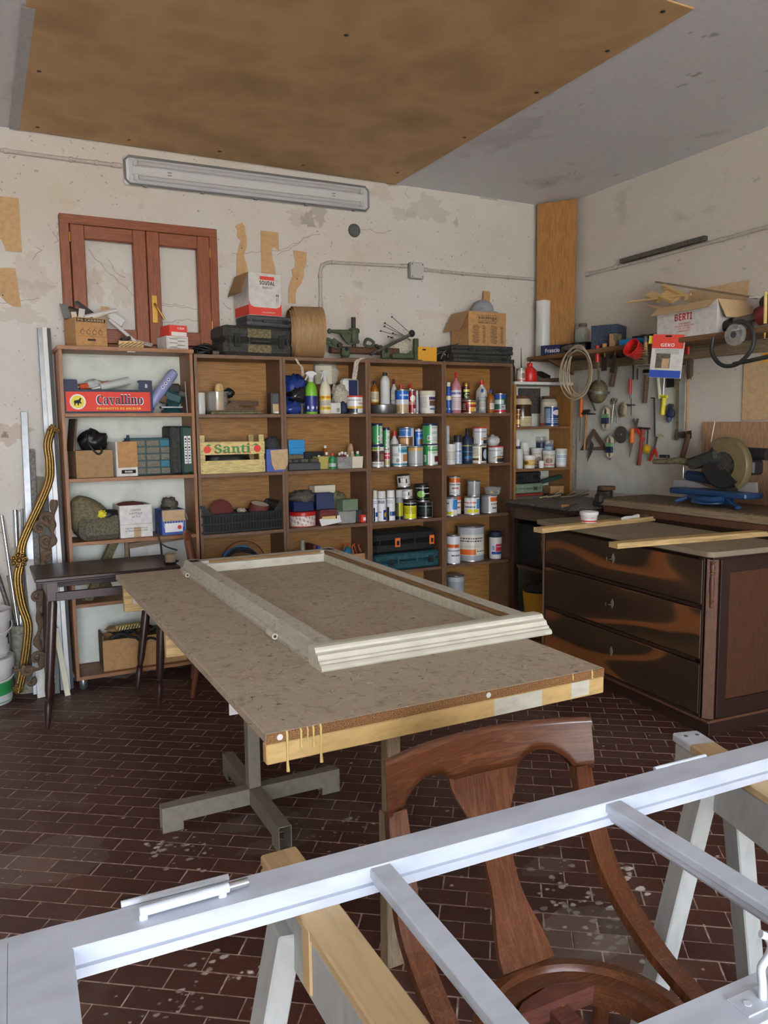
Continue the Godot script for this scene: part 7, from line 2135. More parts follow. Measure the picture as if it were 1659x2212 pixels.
	part("pot", geo().at(V(0, 0, 0), V(0.25, 0, -0.1)).lathe([Vector2(0, 0), Vector2(0.055, 0), Vector2(0.068, 0.04), Vector2(0.062, 0.085), Vector2(0.058, 0.085), Vector2(0.06, 0.04), Vector2(0, 0.01)], 24), "leather", dp)
	part("inside", geo().at(V(0, 0, 0), V(0.25, 0, -0.1)).cyl(0.07, 0.084, 0.058, 24), "cream_plastic", dp)
	lump("cloth_scrap", "pale scrap of cloth on the rim of black crate", "cloth", V(-2.72, s3 + 0.12, 0.22), V(0.03, 0.015, 0.025), "rag", 48)
	# coil of blue cable
	var cc := thing("cable_coil", "coil of blue and black cable lying on the low shelf behind the sash", "cable", V(-2.73, s4, 0.19), 0.0)
	for k in 9:
		var r := 0.115 - 0.006 * (k % 4)
		var pts := []
		for i in 24:
			var a := TAU * i / 24.0
			pts.append(V(cos(a) * r * 1.1, 0.13 + sin(a) * r + 0.006 * sin(a * 3.0 + k), 0.05 * sin(a * 0.5 + k) * 0.3 - 0.02 + 0.006 * k))
		part("turn", geo().tube(pts, 0.006, 6, true), "blue_bright" if k < 5 else "wire_black", cc)
	for k in 2:
		part("loose_turn", geo().tube(arc(V(0.01, 0.14, 0.03 + 0.01 * k), V(0.15, 0, 0), V(0, 0.15, 0), 0.3, 2.9, 16), 0.003, 6), "leather", cc)


func build_column_three() -> void:
	var s1 := 1.623
	var s2 := 1.253
	var s3 := 0.875
	var s4 := 0.518
	# top shelf
	lump("plastic_bag", "shiny blue plastic bag stuffed above the foil packet", "bag", V(-2.311, 1.68, 0.17), V(0.10, 0.11, 0.08), "bag_blue", 51)
	lump("plastic_bag", "shiny black plastic bag beside the green spray bottle", "bag", V(-2.313, 1.7, 0.21), V(0.075, 0.06, 0.06), "bag_black", 52)
	lump("foil_packet", "blue foil packet with orange blaze on the shelf edge", "packet", V(-2.348, 1.622, 0.24), V(0.075, 0.045, 0.04), "bag_blue", 55)
	var bj := thing("small_jar", "small black jar beside the foil packet", "jar", V(-2.303, 1.623, 0.26))
	part("body", geo().cyl(0, 0.055, 0.022, 18), "black_case", bj)
	part("lid", geo().cyl(0.055, 0.066, 0.023, 18), "grey_dark", bj)
	var wb := block("small_box", "small white box with barcode between spray bottle and tin", "box", V(-2.069, 1.623, 0.26), V(0.072, 0.072, 0.045), "card_white")
	for k in 7:
		part("bar", geo().box(V(0.008 + 0.003 * k, 0.024, 0.023), V(0.0014, 0.026, 0.0006), 0.0), "ink", wb)
	var sb := thing("switch_box", "old grey electric box sealed with white foam on the oak back panel", "junction box", V(-2.066, 1.891, 0.032))
	part("box", geo().box(V(0, 0, 0.025), V(0.125, 0.135, 0.05), 0.008), "grey_pale", sb)
	part("lid", geo().box(V(0, 0, 0.052), V(0.115, 0.125, 0.006), 0.002), "cream_plastic", sb)
	part("foam", crumple(V(0.075, 0.01, 0.02), V(0.045, 0.075, 0.025), 61), "rag", sb)
	part("foam", crumple(V(0.02, 0.075, 0.02), V(0.07, 0.02, 0.025), 62), "rag", sb)
	lump("white_rag", "crumpled white rag on the shelf beside nappy packet", "rag", V(-2.004, 1.67, 0.2), V(0.06, 0.085, 0.05), "rag", 63)
	var np := thing("nappy_packet", "white and blue packet of wipes behind the white tin", "packet", V(-1.917, 1.73, 0.17), 0.1)
	part("packet", geo().box(V(0, 0.065, 0), V(0.125, 0.135, 0.07), 0.022), "white_plastic", np)
	part("blue_panel", geo().box(V(0.01, 0.06, 0.0355), V(0.07, 0.12, 0.002), 0.001), "blue_dark", np)
	block("storage_box", "plain navy box under the packet of wipes", "box", V(-1.915, 1.623, 0.14), V(0.13, 0.106, 0.09), "navy")
	lump("navy_rag", "navy cloth on the shelf beside white tin", "cloth", V(-2.003, 1.622, 0.25), V(0.03, 0.045, 0.03), "navy", 64)
	var bo := thing("steel_bowl", "shallow steel bowl upside under two bottles", "bowl", V(-1.675, 1.623, 0.19))
	part("bowl", geo().lathe([Vector2(0, 0), Vector2(0.082, 0), Vector2(0.086, 0.006), Vector2(0.086, 0.06), Vector2(0.082, 0.064), Vector2(0, 0.0645)], 28), "steel", bo)
	# second shelf of the third bookcase
	var bp := thing("plastic_folder", "bright blue folded plastic sheet standing upright", "sheet", V(-2.294, 1.253, 0.12))
	for k in 3:
		part("fold", geo().at(V(0, 0.17 - 0.055 * k, 0.004 * k), V(0.08 * (k - 1), 0, 0)).box(V(0, 0, 0), V(0.115, 0.055, 0.008), 0.001), "blue_bright", bp)
	part("fold", geo().box(V(0, 0.015, 0.006), V(0.115, 0.03, 0.008), 0.001), "blue_bright", bp)
	block("black_tray", "black open plastic box behind the small bottles", "box", V(-2.182, 1.253, 0.12), V(0.135, 0.115, 0.07), "black_case")
	var gb := thing("cassette_player", "dusty grey flat tool box with latches at the divider", "tool box", V(-2.296, 1.253, 0.22))
	part("lower_half", geo().box(V(0, 0.025, 0), V(0.225, 0.05, 0.11), 0.005), "grey_dark", gb)
	part("upper_half", geo().box(V(0, 0.062, -0.01), V(0.22, 0.022, 0.09), 0.004), "grey_dusty", gb)
	part("top_grip", geo().box(V(-0.05, 0.088, -0.02), V(0.12, 0.03, 0.06), 0.006), "khaki", gb)
	for x in [-0.075, -0.03, 0.04]:
		part("latch", geo().box(V(x, 0.062, 0.04), V(0.02, 0.018, 0.012), 0.002), "black_case", gb)
	open_tub("open yellowish plastic tub before the black box", V(-2.145, 1.253, 0.2), V(0.085, 0.085, 0.08), "tub_olive")
	open_tub("clear plastic tub filled with small dark bottles", V(-2.005, 1.253, 0.225), V(0.105, 0.08, 0.08), "clear_plastic")
	open_tub("white plastic tub filled with dye bottles", V(-1.907, 1.253, 0.22), V(0.08, 0.08, 0.08), "cream_plastic")
	var small := [["small amber bottle with white cap rising behind the yellowish tub", -2.101, 1.343, 0.16, "liquid_amber"], ["small bottle with white cap in the yellowish tub", -2.117, 1.3, 0.22, "glass_green"], ["small flat-capped bottle lying high in the yellowish tub", -2.172, 1.281, 0.22, "cream_plastic"], ["small dark red bottle in the clear tub", -2.002, 1.301, 0.22, "leather"], ["small wine-coloured bottle in the clear tub beside its twin", -1.987, 1.297, 0.24, "leather"], ["small brown bottle at the back of the clear tub", -2.012, 1.293, 0.2, "carved"], ["small dark bottle leaning in the clear tub", -1.976, 1.28, 0.245, "black_case"], ["small tan bottle with flat white cap in the white tub", -1.92, 1.302, 0.21, "cardboard_pale"], ["small green bottle with white cap in the white tub", -1.89, 1.301, 0.23, "green"]]
	for q in small:
		var sbt := thing("small_bottle", q[0], "bottle", V(q[1], q[2], q[3]), 0.0, "small dye bottles in the tubs")
		part("body", geo().lathe([Vector2(0, 0), Vector2(0.013, 0), Vector2(0.014, 0.003), Vector2(0.014, 0.04), Vector2(0.007, 0.05), Vector2(0, 0.05)], 14), q[4], sbt)
		part("cap", geo().lathe([Vector2(0.006, 0.048), Vector2(0.0095, 0.049), Vector2(0.009, 0.066), Vector2(0, 0.067)], 12), "white_plastic", sbt)
	single("brown_bag", geo().at(Vector3.ZERO, V(0, 0.3, -0.12)).prism(poly([-0.02, 0, 0.025, 0, 0.02, 0.09, 0.005, 0.12, -0.01, 0.1]), 0.02), "cardboard_pale", "twisted brown paper bag behind the dye bottles", "paper bag", V(-1.918, 1.3, 0.15))
	block("storage_box", "low dark box under the paper bag", "box", V(-1.918, 1.253, 0.14), V(0.10, 0.047, 0.06), "black_dusty")
	# third shelf of the third bookcase
	var bt := thing("biscuit_tin", "round biscuit tin with red lid and speckled print", "tin", V(-2.287, 0.875, 0.185), -0.4)
	part("body", sleeve([Vector2(0.088, 0.003), Vector2(0.088, 0.072)], 40), "print_satin", bt)
	part("base", geo().lathe([Vector2(0, 0), Vector2(0.088, 0), Vector2(0.089, 0.004)], 32), "red", bt)
	part("lid", geo().lathe([Vector2(0.088, 0.071), Vector2(0.0905, 0.073), Vector2(0.0905, 0.093), Vector2(0.088, 0.097), Vector2(0.08, 0.098), Vector2(0, 0.0985)], 32), "red_plastic", bt)
	block("storage_box", "blue checked cardboard box on the biscuit tin", "box", V(-2.297, 0.975, 0.18), V(0.15, 0.066, 0.09), "blue_dark", 0.12)
	lump("plastic_bag", "dusty clear bag of parts on the blue checked box", "bag", V(-2.275, 1.03, 0.17), V(0.09, 0.045, 0.06), "grey_dusty", 71)
	block("storage_box", "cream cardboard box at the back of the shelf", "box", V(-2.099, 0.875, 0.09), V(0.16, 0.26, 0.085), "cream_plastic", 0.1)
	var rb := block("storage_box", "dark red box under the blue checked case", "box", V(-2.128, 0.875, 0.21), V(0.125, 0.105, 0.10), "leather", 0.05)
	part("paper_label", geo().box(V(0.0, 0.05, 0.0515), V(0.10, 0.02, 0.001), 0.0), "yellow_pale", rb)
	block("storage_box", "blue checked case with paper tape around it", "box", V(-2.141, 0.981, 0.2), V(0.125, 0.11, 0.09), "blue_dark", -0.08)
	bits("booklet", "white booklet lying on the shelf edge", "booklet", "paper", V(-2.192, 0.895, 0.27), V(-2.036, 0.912, 0.25), 0.05, 0.01, "", 1.2)
	block("storage_box", "small grey-green card box on the clear tub", "box", V(-1.958, 0.959, 0.19), V(0.125, 0.078, 0.09), "khaki_green", 0.15)
	open_tub("low clear plastic tub under the grey-green card box", V(-1.982, 0.875, 0.19), V(0.13, 0.082, 0.10), "clear_plastic")
	lump("plastic_bag", "limp grey-green bag at the back of the shelf", "bag", V(-1.994, 0.96, 0.12), V(0.06, 0.07, 0.03), "khaki", 72)
	var rw := block("storage_box", "small red box with white square beside the divider", "box", V(-1.868, 0.875, 0.25), V(0.045, 0.055, 0.05), "red")
	part("white_square", geo().box(V(0.004, 0.026, 0.0258), V(0.022, 0.022, 0.001), 0.0), "paper", rw)
	lump("cloth", "dark folded cloth behind the small red box", "cloth", V(-1.882, 0.875, 0.2), V(0.04, 0.05, 0.04), "felt_dark", 73)
	# fourth shelf of the third bookcase
	var cb := carton("open_carton", "open brown carton with glass bottle neck and books inside", V(-2.264, 0.518, 0.18), V(0.20, 0.165, 0.18), 0.05, "cardboard_pale", [[0, 80, 0.06], [2, 120, 0.08]], true)
	single("glass_bottle", geo().lathe([Vector2(0, 0), Vector2(0.028, 0), Vector2(0.03, 0.02), Vector2(0.03, 0.13), Vector2(0.014, 0.19), Vector2(0.014, 0.24), Vector2(0.017, 0.245), Vector2(0, 0.25)], 16), "glass_green", "clear glass bottle standing in the open brown carton", "bottle", V(-2.289, 0.53, 0.18))
	for k in 2:
		single("book", geo().box(V(0, 0.1, 0), V(0.022, 0.2, 0.13), 0.002), ["leather", "blue"][k], ["dark red book standing in the open brown carton", "blue book standing in the open brown carton"][k], "book", V(-2.223, 0.53, 0.17) + V(0.03 * k, 0.012 - 0.012 * k, 0), 0.0, "books in the brown carton")
	var ob := carton("open_carton", "open carton of orange cables with white label", V(-1.932, 0.518, 0.16), V(0.23, 0.14, 0.18), -0.06, "cardboard", [], true)
	part("paper_label", geo().box(V(0.05, 0.07, 0.0905), V(0.09, 0.05, 0.001), 0.0), "paper", ob)
	for k in 4:
		var cx: float = [-0.06, -0.02, 0.03, 0.07][k]
		single("orange_cable", geo().tube(smooth([V(-0.03, -0.03, 0.02 * k - 0.03), V(-0.02, 0.04, 0.0), V(0.0, 0.075 - 0.01 * k, 0.01), V(0.025, 0.04, 0.0), V(0.03, -0.03, 0.02)], 5), 0.004, 7), "wire_orange", "loop of orange cable sticking out of the open carton", "cable", ob.position + V(cx, 0.14, 0.0), 0.4 * k, "orange cables in the carton")
	lump("teal_tool", "teal power tool body among the orange cables", "tool", ob.position + V(-0.02, 0.11, 0.0), V(0.035, 0.04, 0.035), "teal", 77)


func open_tub(label: String, pos: Vector3, s: Vector3, m: String) -> void:
	var t := thing("open_tub", label, "tub", pos, 0.05, "open plastic tubs")
	var k := 0.003
	for q in [-1, 1]:
		part("long_wall", geo().at(V(0, s.y / 2, q * (s.z / 2)), V(q * 0.1, 0, 0)).box(Vector3.ZERO, V(s.x, s.y, k), 0.001), m, t)
		part("short_wall", geo().at(V(q * (s.x / 2), s.y / 2, 0), V(0, 0, -q * 0.1)).box(Vector3.ZERO, V(k, s.y, s.z), 0.001), m, t)
	part("bottom", geo().box(V(0, 0.002, 0), V(s.x * 0.92, 0.003, s.z * 0.92), 0.0), m, t)


func build_other_cells() -> void:
	var s3 := 0.875
	var s4 := 0.518
	lump("plastic_bag", "crumpled grey plastic bag on the grey tin", "bag", V(-0.759, 1.378, 0.23), V(0.05, 0.045, 0.045), "grey_pale", 81)
	var ct := thing("clear_tray", "clear plastic tray with dark contents on the taped tin", "tray", V(-0.751, 1.012, 0.22))
	part("tray", geo().lathe([Vector2(0, 0.001), Vector2(0.072, 0.001), Vector2(0.085, 0.05), Vector2(0.092, 0.052), Vector2(0.09, 0.055), Vector2(0.083, 0.052), Vector2(0.07, 0.005), Vector2(0, 0.005)], 4), "clear_plastic", ct)
	part("contents", crumple(V(0.01, 0.02, 0), V(0.045, 0.02, 0.04), 82), "leather", ct)
	for k in 2:
		part("paste", crumple(V(-0.03 + 0.05 * k, 0.018, 0.02), V(0.02, 0.015, 0.02), 83 + k), "yellow_pale", ct)
	var tc := tool_case("dusty teal power tool case lying under the black case", V(-1.533, s4, 0.165), V(0.53, 0.12, 0.24), 0.0, "teal_case", "black_plastic", [-0.26, 0.36])
	var bc := tool_case("black power tool case with two orange latches", V(-1.54, s4 + 0.1215, 0.16), V(0.50, 0.155, 0.23), 0.0, "black_case", "orange", [-0.14, 0.42], false)


func hung(called: String, label: String, category: String, rows: Array) -> void:
	# a tool on its nail: each row is a part from a to b, radii, 0 rod 1 blade 2 soft lump 3 disc facing the room
	var o := V(rows[0][2], rows[0][3], rows[0][4])
	var t := thing(called, label, category, o, 0.0, "tools hung on the side wall")
	for q in rows:
		var a := V(q[2], q[3], q[4]) - o
		var b := V(q[5], q[6], q[7]) - o
		var r: float = q[8]
		var r2: float = q[9]
		var kind: int = q[10]
		var g := geo()
		if kind == 0:
			g.rod(a, b, r, 10, r2)
		elif kind == 1:
			var d := (b - a).normalized()
			var s := d.cross(V(1, 0, 0)).normalized()
			g.loft([[a - s * r - V(0.003, 0, 0), a - s * r + V(0.003, 0, 0), a + s * r + V(0.003, 0, 0), a + s * r - V(0.003, 0, 0)], [b - s * r2 - V(0.002, 0, 0), b - s * r2 + V(0.002, 0, 0), b + s * r2 + V(0.002, 0, 0), b + s * r2 - V(0.002, 0, 0)]], true, true, false)
		elif kind == 2:
			g = crumple((a + b) / 2, V(r * 0.6, (a - b).length() / 2, r), int(r * 9000))
		else:
			g.at((a + b) / 2, V(0, 0, PI / 2)).cyl(-0.004, 0.006, (a - b).length() / 2, 24)
		part(q[0], g, q[1], t)


func build_corner() -> void:
	# plank standing in the corner and the roll of film
	var pk := thing("corner_plank", "tall honey brown plank standing in the room corner up to ceiling", "plank", V(-0.145, 2.062, 0.185), deg_to_rad(-52.0))
	part("plank", geo().box(V(0, 0.585, 0), V(0.30, 1.17, 0.022), 0.003), "plank_honey", pk)
	var fr := thing("film_roll", "roll of clear stretch film standing upright before the corner plank", "roll", V(-0.215, 2.062, 0.12))
	part("film", geo().cyl(0.0, 0.43, 0.055, 28, 0.003), "film_roll", fr)
	part("core", geo().cyl(0.43, 0.446, 0.028, 18), "cardboard", fr)


func build_right_side() -> void:
	# ---- corner bench with the shelf unit
	var cb := thing("corner_bench", "dark brown corner bench with metal-edged worktop", "bench", V(0, 0, 0))
	part("worktop", geo().box(V(-0.325, 0.943, 0.17), V(0.61, 0.03, 0.29), 0.002).box(V(-0.365, 0.943, 0.685), V(0.69, 0.03, 0.74), 0.004), "chest_dark", cb)
	part("front_rail", geo().box(V(-0.67, 0.885, 0.69), V(0.025, 0.085, 0.66), 0.002), "carved", cb)
	for q in [[-0.665, 1.0], [-0.665, 0.37], [-0.06, 0.85], [-0.06, 0.08]]:
		part("leg", geo().box(V(q[0], 0.464, q[1]), V(0.05, 0.927, 0.05), 0.003), "darkwood_y", cb)
	part("lower_shelf", geo().box(V(-0.35, 0.48, 0.66), V(0.62, 0.022, 0.66), 0.002), "carved", cb)
	var ms := poly([-0.73, -0.37, -0.722, -0.345, -0.70, -0.335, -0.05, -0.335, -0.05, -0.95, -0.50, -1.06, -0.73, -1.06])
	single("metal_sheet", geo().at(V(0, 0, 0), V(-PI / 2, 0, 0)).prism(ms, 0.014), "steel_top", "dull metal sheet with turned-down edge on the corner bench", "sheet", V(0, 0.9655, 0))
	var cs := thing("shelf_unit", "small open wooden shelf unit with white top on the corner bench", "shelf", V(0, 0, 0))
	part("white_top", geo().box(V(-0.335, 1.845, 0.165), V(0.56, 0.022, 0.27), 0.002), "card_white", cs)
	part("left_post", geo().box(V(-0.61, 1.397, 0.165), V(0.02, 0.875, 0.27), 0.002), "oak_y", cs)
	part("side_board", geo().box(V(-0.065, 1.397, 0.165), V(0.02, 0.875, 0.27), 0.002), "oak_y", cs)
	for y in [1.519, 1.198]:
		part("shelf", geo().box(V(-0.338, y - 0.01, 0.165), V(0.524, 0.02, 0.27), 0.002), "oldwood_brown", cs)
	part("back_board", geo().box(V(-0.338, 1.40, 0.035), V(0.524, 0.868, 0.006), 0.0), "white_back", cs)
	part("foil_patch", geo().box(V(-0.28, 1.72, 0.0395), V(0.22, 0.20, 0.002), 0.0), "steel_dull", cs)
	var u1 := 1.857
	var u2 := 1.52
	var u3 := 1.199
	var u4 := 0.959
	var oc := thing("oil_can", "glossy red oil can with curved spout on the white shelf top", "oil can", V(-0.402, 1.857, 0.2))
	part("body", geo().lathe([Vector2(0, 0), Vector2(0.053, 0), Vector2(0.056, 0.005), Vector2(0.056, 0.07), Vector2(0.05, 0.092), Vector2(0.026, 0.115), Vector2(0.02, 0.122), Vector2(0.022, 0.14), Vector2(0.018, 0.146), Vector2(0, 0.147)], 24), "red_plastic", oc)
	part("spout", geo().tube(smooth([V(0, 0.145, 0), V(0.01, 0.165, 0), V(0.03, 0.175, 0)], 4), 0.004, 8), "wire_black", oc)
	tin("small cream tin with brush stick on the white shelf top", V(-0.515, 1.857, 0.24), 0.033, 0.10, 46, "tins of the corner unit")
	single("brush_stick", geo().rod(Vector3.ZERO, V(-0.004, 0.21, 0), 0.005, 8, 0.002), "wire_black", "thin black stick standing in the small cream tin", "stick", V(-0.511, 1.9, 0.24))
	bottle("black bottle beside the bookcase end on the white shelf top", V(-0.585, 1.857, 0.22), 0.024, 0.165, -1, "black_case", "black_case", 0.6)
	bits("black_wrench", "black wrench lying on the white shelf top", "tool", "black_case", V(-0.312, 1.93, 0.2), V(-0.192, 1.9, 0.16), 0.045, 0.03, "tools on the white shelf top")
	bits("old_plane", "dusty wooden plane lying on the white shelf top", "plane", "carved", V(-0.338, 1.872, 0.22), V(-0.108, 1.882, 0.16), 0.05, 0.03, "tools on the white shelf top")
	# contents of the unit
	var tg := "tins of the corner unit"
	tin("small brown tin at the post of the corner unit", V(-0.555, 1.52, 0.262), 0.018, 0.131, 49, "tins of the corner unit")
	tin("blue tin with pale panel standing before the large jar", V(-0.216, 1.52, 0.238), 0.052, 0.151, 43, "tins of the corner unit")
	tub("tall white tub at the post on lower shelf of corner unit", V(-0.524, 1.199, 0.239), 0.031, 0.15, -1, "bucket_white", "bucket_white", "tubs of the corner unit")
	tub("small white tub with yellow label at the shelf front", V(-0.432, 1.199, 0.243), 0.047, 0.1, 44, "white_plastic", "white_plastic", "tubs of the corner unit")
	tub("stained grey tub behind the yellow-labelled one", V(-0.282, 1.199, 0.145), 0.045, 0.149, 46, "bucket_white", "bucket_white", "tubs of the corner unit")
	tub("stained tub with red foot line and dark rim", V(-0.23, 1.199, 0.229), 0.051, 0.132, 46, "bucket_white", "bucket_white", "tubs of the corner unit")
	tub("white tub with blue print beside the unit side", V(-0.112, 1.199, 0.233), 0.047, 0.144, 45, "bucket_white", "bucket_white", "tubs of the corner unit")
	tub("tiny white pot at the shelf front", V(-0.338, 1.199, 0.272), 0.023, 0.055, -1, "white_plastic", "white_plastic", "tubs of the corner unit")
	tub("white tub with print behind the tall one", V(-0.37, 1.199, 0.105), 0.035, 0.195, 24, "white_plastic", "white_plastic", "tubs of the corner unit")
	tub("narrow white tub with navy print at the post, behind", V(-0.452, 1.199, 0.12), 0.02, 0.222, 47, "white_plastic", "white_plastic", "tubs of the corner unit")
	tub("clear-lidded navy tub stacked at the back", V(-0.173, 1.199, 0.058), 0.042, 0.236, 47, "navy", "clear_plastic", "tubs of the corner unit")
	tub("clear-lidded light blue tub stacked at the back", V(-0.129, 1.199, 0.099), 0.041, 0.209, 48, "blue_grey", "clear_plastic", "tubs of the corner unit")
	for q in [[-0.50, 0.235, 0.075, 0.235, 1.0], [-0.21, 0.2, 0.066, 0.235, 0.0]]:
		var j := thing("glass_jar", "large dirty glass jar with dark contents and lid in corner unit" if q[4] > 0.5 else "large dirty glass jar with pale contents behind the blue tin", "jar", V(q[0] + 0.03, u2, q[1] - 0.04))
		part("jar_body", sleeve([Vector2(q[2] * 0.9, 0.0), Vector2(q[2], 0.015), Vector2(q[2], q[3] * 0.78), Vector2(q[2] * 0.78, q[3] * 0.9)], 42 if q[4] > 0.5 else 46), "print_gloss", j)
		part("lid", geo().lathe([Vector2(q[2] * 0.8, q[3] * 0.9), Vector2(q[2] * 0.82, q[3] * 0.9), Vector2(q[2] * 0.82, q[3]), Vector2(0, q[3])], 24), "rust", j)
	tool_case("black case at the bottom of the corner unit", V(-0.465, u4 + 0.125, 0.19), V(0.25, 0.09, 0.18), 0.0, "black_case", "black_plastic", [0.0], false, "cases in the corner unit")
	tool_case("grey-green dusty case in the corner unit with red folder under it", V(-0.46, u4 + 0.05, 0.19), V(0.27, 0.072, 0.19), 0.0, "khaki_green", "grey_dusty", [0.2], false, "cases in the corner unit")
	block("red_folder", "flat red folder under the grey-green case", "folder", V(-0.46, u4 + 0.03, 0.2), V(0.26, 0.018, 0.18), "red_wood")
	block("grey_box", "flat grey box at the very bottom of corner unit", "box", V(-0.47, u4, 0.2), V(0.25, 0.028, 0.18), "grey_dusty")
	bits("spirit_level", "green spirit level lying in the corner unit", "spirit level", "green_dark", V(-0.31, u4 + 0.12, 0.2), V(-0.085, u4 + 0.16, 0.2), 0.04, 0.03, "")
	block("brick", "tan brick beside the green spirit level", "brick", V(-0.15, u4 + 0.03, 0.2), V(0.12, 0.06, 0.10), "cardboard", -0.2)
	block("storage_box", "low dark box under the tan brick", "box", V(-0.17, u4, 0.2), V(0.17, 0.028, 0.12), "carved")
	# under the bench
	var pc := thing("computer_case", "black computer case on the low shelf under the bench", "computer", V(-0.55, 0.492, 0.52))
	part("case", geo().box(V(0, 0.16, 0), V(0.19, 0.31, 0.32), 0.006), "black_case", pc)
	part("front_panel", geo().box(V(0, 0.16, 0.162), V(0.18, 0.30, 0.012), 0.005), "black_plastic", pc)
	part("sticker", geo().box(V(0.05, 0.20, 0.1685), V(0.04, 0.05, 0.001), 0.0), "grey_dark", pc)
	var yb := thing("yellow_bucket", "yellow bucket stuffed with dark rags under the bench", "bucket", V(-0.54, 0.0, 0.52))
	part("body", geo().lathe([Vector2(0, 0.0), Vector2(0.10, 0), Vector2(0.125, 0.30), Vector2(0.12, 0.30), Vector2(0.098, 0.01), Vector2(0, 0.01)], 24), "yellow_dull", yb)
	part("rag_fill", crumple(V(0, 0.31, 0), V(0.10, 0.06, 0.10), 91), "felt_dark", yb)
	lump("red_bag", "dark red bag on the floor under the bench", "bag", V(-0.40, 0.0, 0.62), V(0.07, 0.10, 0.07), "leather", 92)
	single("red_cable_end", geo().rod(Vector3.ZERO, V(0.08, 0.01, 0), 0.012, 8), "red_plastic", "red handle lying on the low shelf beside the computer case", "handle", V(-0.42, 0.506, 0.62))
	# things on the metal sheet: machine vice, file handle, shavings
	var mv := thing("machine_vice", "small black machine vice standing on the metal sheet", "vice", V(-0.401, 0.974, 1.055))
	part("base", geo().box(V(0, 0.02, 0), V(0.15, 0.04, 0.12), 0.01), "iron", mv)
	part("body", geo().at(V(-0.01, 0.07, 0), V(0, 0.3, 0.15)).lathe([Vector2(0, -0.05), Vector2(0.06, -0.05), Vector2(0.05, 0.0), Vector2(0.055, 0.04), Vector2(0, 0.045)], 16), "iron", mv)
	part("top_plate", geo().at(V(0.0, 0.125, 0)).cyl(-0.012, 0.012, 0.06, 18), "rust", mv)
	part("jaw", geo().box(V(-0.07, 0.06, 0.03), V(0.08, 0.07, 0.07), 0.015), "iron", mv)
	var fl := thing("file", "file with worn wooden handle lying on the metal sheet", "file", V(-0.709, 0.984, 0.967), 0.25)
	part("handle", geo().rod(Vector3.ZERO, V(0.07, 0, 0), 0.011, 10, 0.008), "wood_tool", fl)
	part("blade", geo().box(V(0.12, 0, 0), V(0.10, 0.006, 0.014), 0.001), "rust", fl)
	for k in 9:
		bits("wood_offcut", ["curled wood shaving", "short pale offcut", "grey strip of wood"][k % 3] + " in the litter at back of the metal sheet", "offcut", ["pine_x", "rope", "grey_dusty"][k % 3], V(-0.42 + 0.045 * k, 0.978 + 0.003 * (k % 2), 0.36 + 0.03 * (k % 3)), V(-0.36 + 0.045 * k, 0.99 + 0.012 * (k % 4), 0.38 + 0.05 * ((k * 2) % 3)), 0.014, 0.008, "offcuts littering the metal sheet")
	# ---- right bench with boards and the mitre saw
	var rb := thing("side_bench", "dark wooden bench along the side wall behind the chest", "bench", V(0, 0, 0))
	part("body", geo().box(V(-0.24, 0.47, 2.45), V(0.40, 0.94, 2.7), 0.003), "chest_dark", rb)
	part("upper_rail", geo().box(V(-0.245, 0.965, 2.45), V(0.43, 0.05, 2.72), 0.006), "chest_edge", rb)
	var wt := part("worktop", geo().box(V(-0.25, 1.015, 2.46), V(0.46, 0.05, 2.75), 0.004), "bench_top", rb)
	part("edge", geo().box(V(-0.4815, 1.012, 2.46), V(0.003, 0.04, 2.74), 0.001), "oldwood_z", wt)
	var by := 1.041
	var ms2 := thing("mitre_saw", "blue mitre saw with clear blade guard on the side bench", "mitre saw", V(0, 0, 0))
	var X := -0.27
	part("base", geo().box(V(-0.27, 1.116, 1.835) + V(0, 0, 0), V(0.16, 0.035, 0.56), 0.008), "saw_blue", ms2)
	part("turntable", geo().at(V(-0.29, by + 0.045, 1.835)).cyl(-0.03, 0.0, 0.12, 28, 0.004), "saw_blue", ms2)
	part("foot", geo().bar(V(-0.34, 1.088, 1.725), V(-0.40, by + 0.014, 1.653), 0.035, 0.022, 0.006), "saw_blue", ms2)
	part("foot", geo().bar(V(-0.34, 1.092, 1.976), V(-0.40, by + 0.014, 2.113), 0.035, 0.022, 0.006), "saw_blue", ms2)
	part("front_arc", geo().tube(smooth([V(-0.36, 1.09, 1.733), V(-0.39, 1.083, 1.826), V(-0.4, 1.086, 1.927), V(-0.38, 1.096, 1.991)], 4), 0.02, 10), "saw_blue", ms2)
	part("fence", geo().at(V(-0.23, 0, 0), V(0, PI / 2, 0)).prism(poly([-1.487, 1.122, -1.491, 1.172, -1.624, 1.176, -1.703, 1.16, -1.776, 1.141]), 0.02), "fitting_grey", ms2)
	part("fence", geo().at(V(-0.23, 0, 0), V(0, PI / 2, 0)).prism(poly([-1.974, 1.132, -1.981, 1.17, -2.01, 1.187, -2.091, 1.192, -2.098, 1.133]), 0.02), "fitting_grey", ms2)
	part("guide_post", geo().rod(V(-0.25, 1.19, 1.578), V(-0.25, 1.263, 1.576), 0.006, 10), "chrome", ms2)
	var gc: Vector3 = V(-0.27, 1.285, 1.91)
	part("blade_guard", geo().at(gc, V(0, 0, PI / 2)).lathe([Vector2(0.08, -0.028), Vector2(0.16, -0.028), Vector2(0.168, -0.018), Vector2(0.168, 0.018), Vector2(0.16, 0.028), Vector2(0.08, 0.028)], 32, 0.0, 1.0, -0.9, 2.2), "guard_dusty", ms2)
	part("blade", geo().at(gc, V(0, 0, PI / 2)).cyl(-0.002, 0.002, 0.15, 36, 0.0005), "steel_dull", ms2)
	part("upper_guard", geo().at(gc + V(0.0, 0, 0), V(0, 0, PI / 2)).lathe([Vector2(0.03, -0.04), Vector2(0.13, -0.04), Vector2(0.14, -0.03), Vector2(0.14, 0.03), Vector2(0.13, 0.04), Vector2(0.03, 0.04)], 28, 0.0, 1.0, 2.9, 5.6), "black_plastic", ms2)
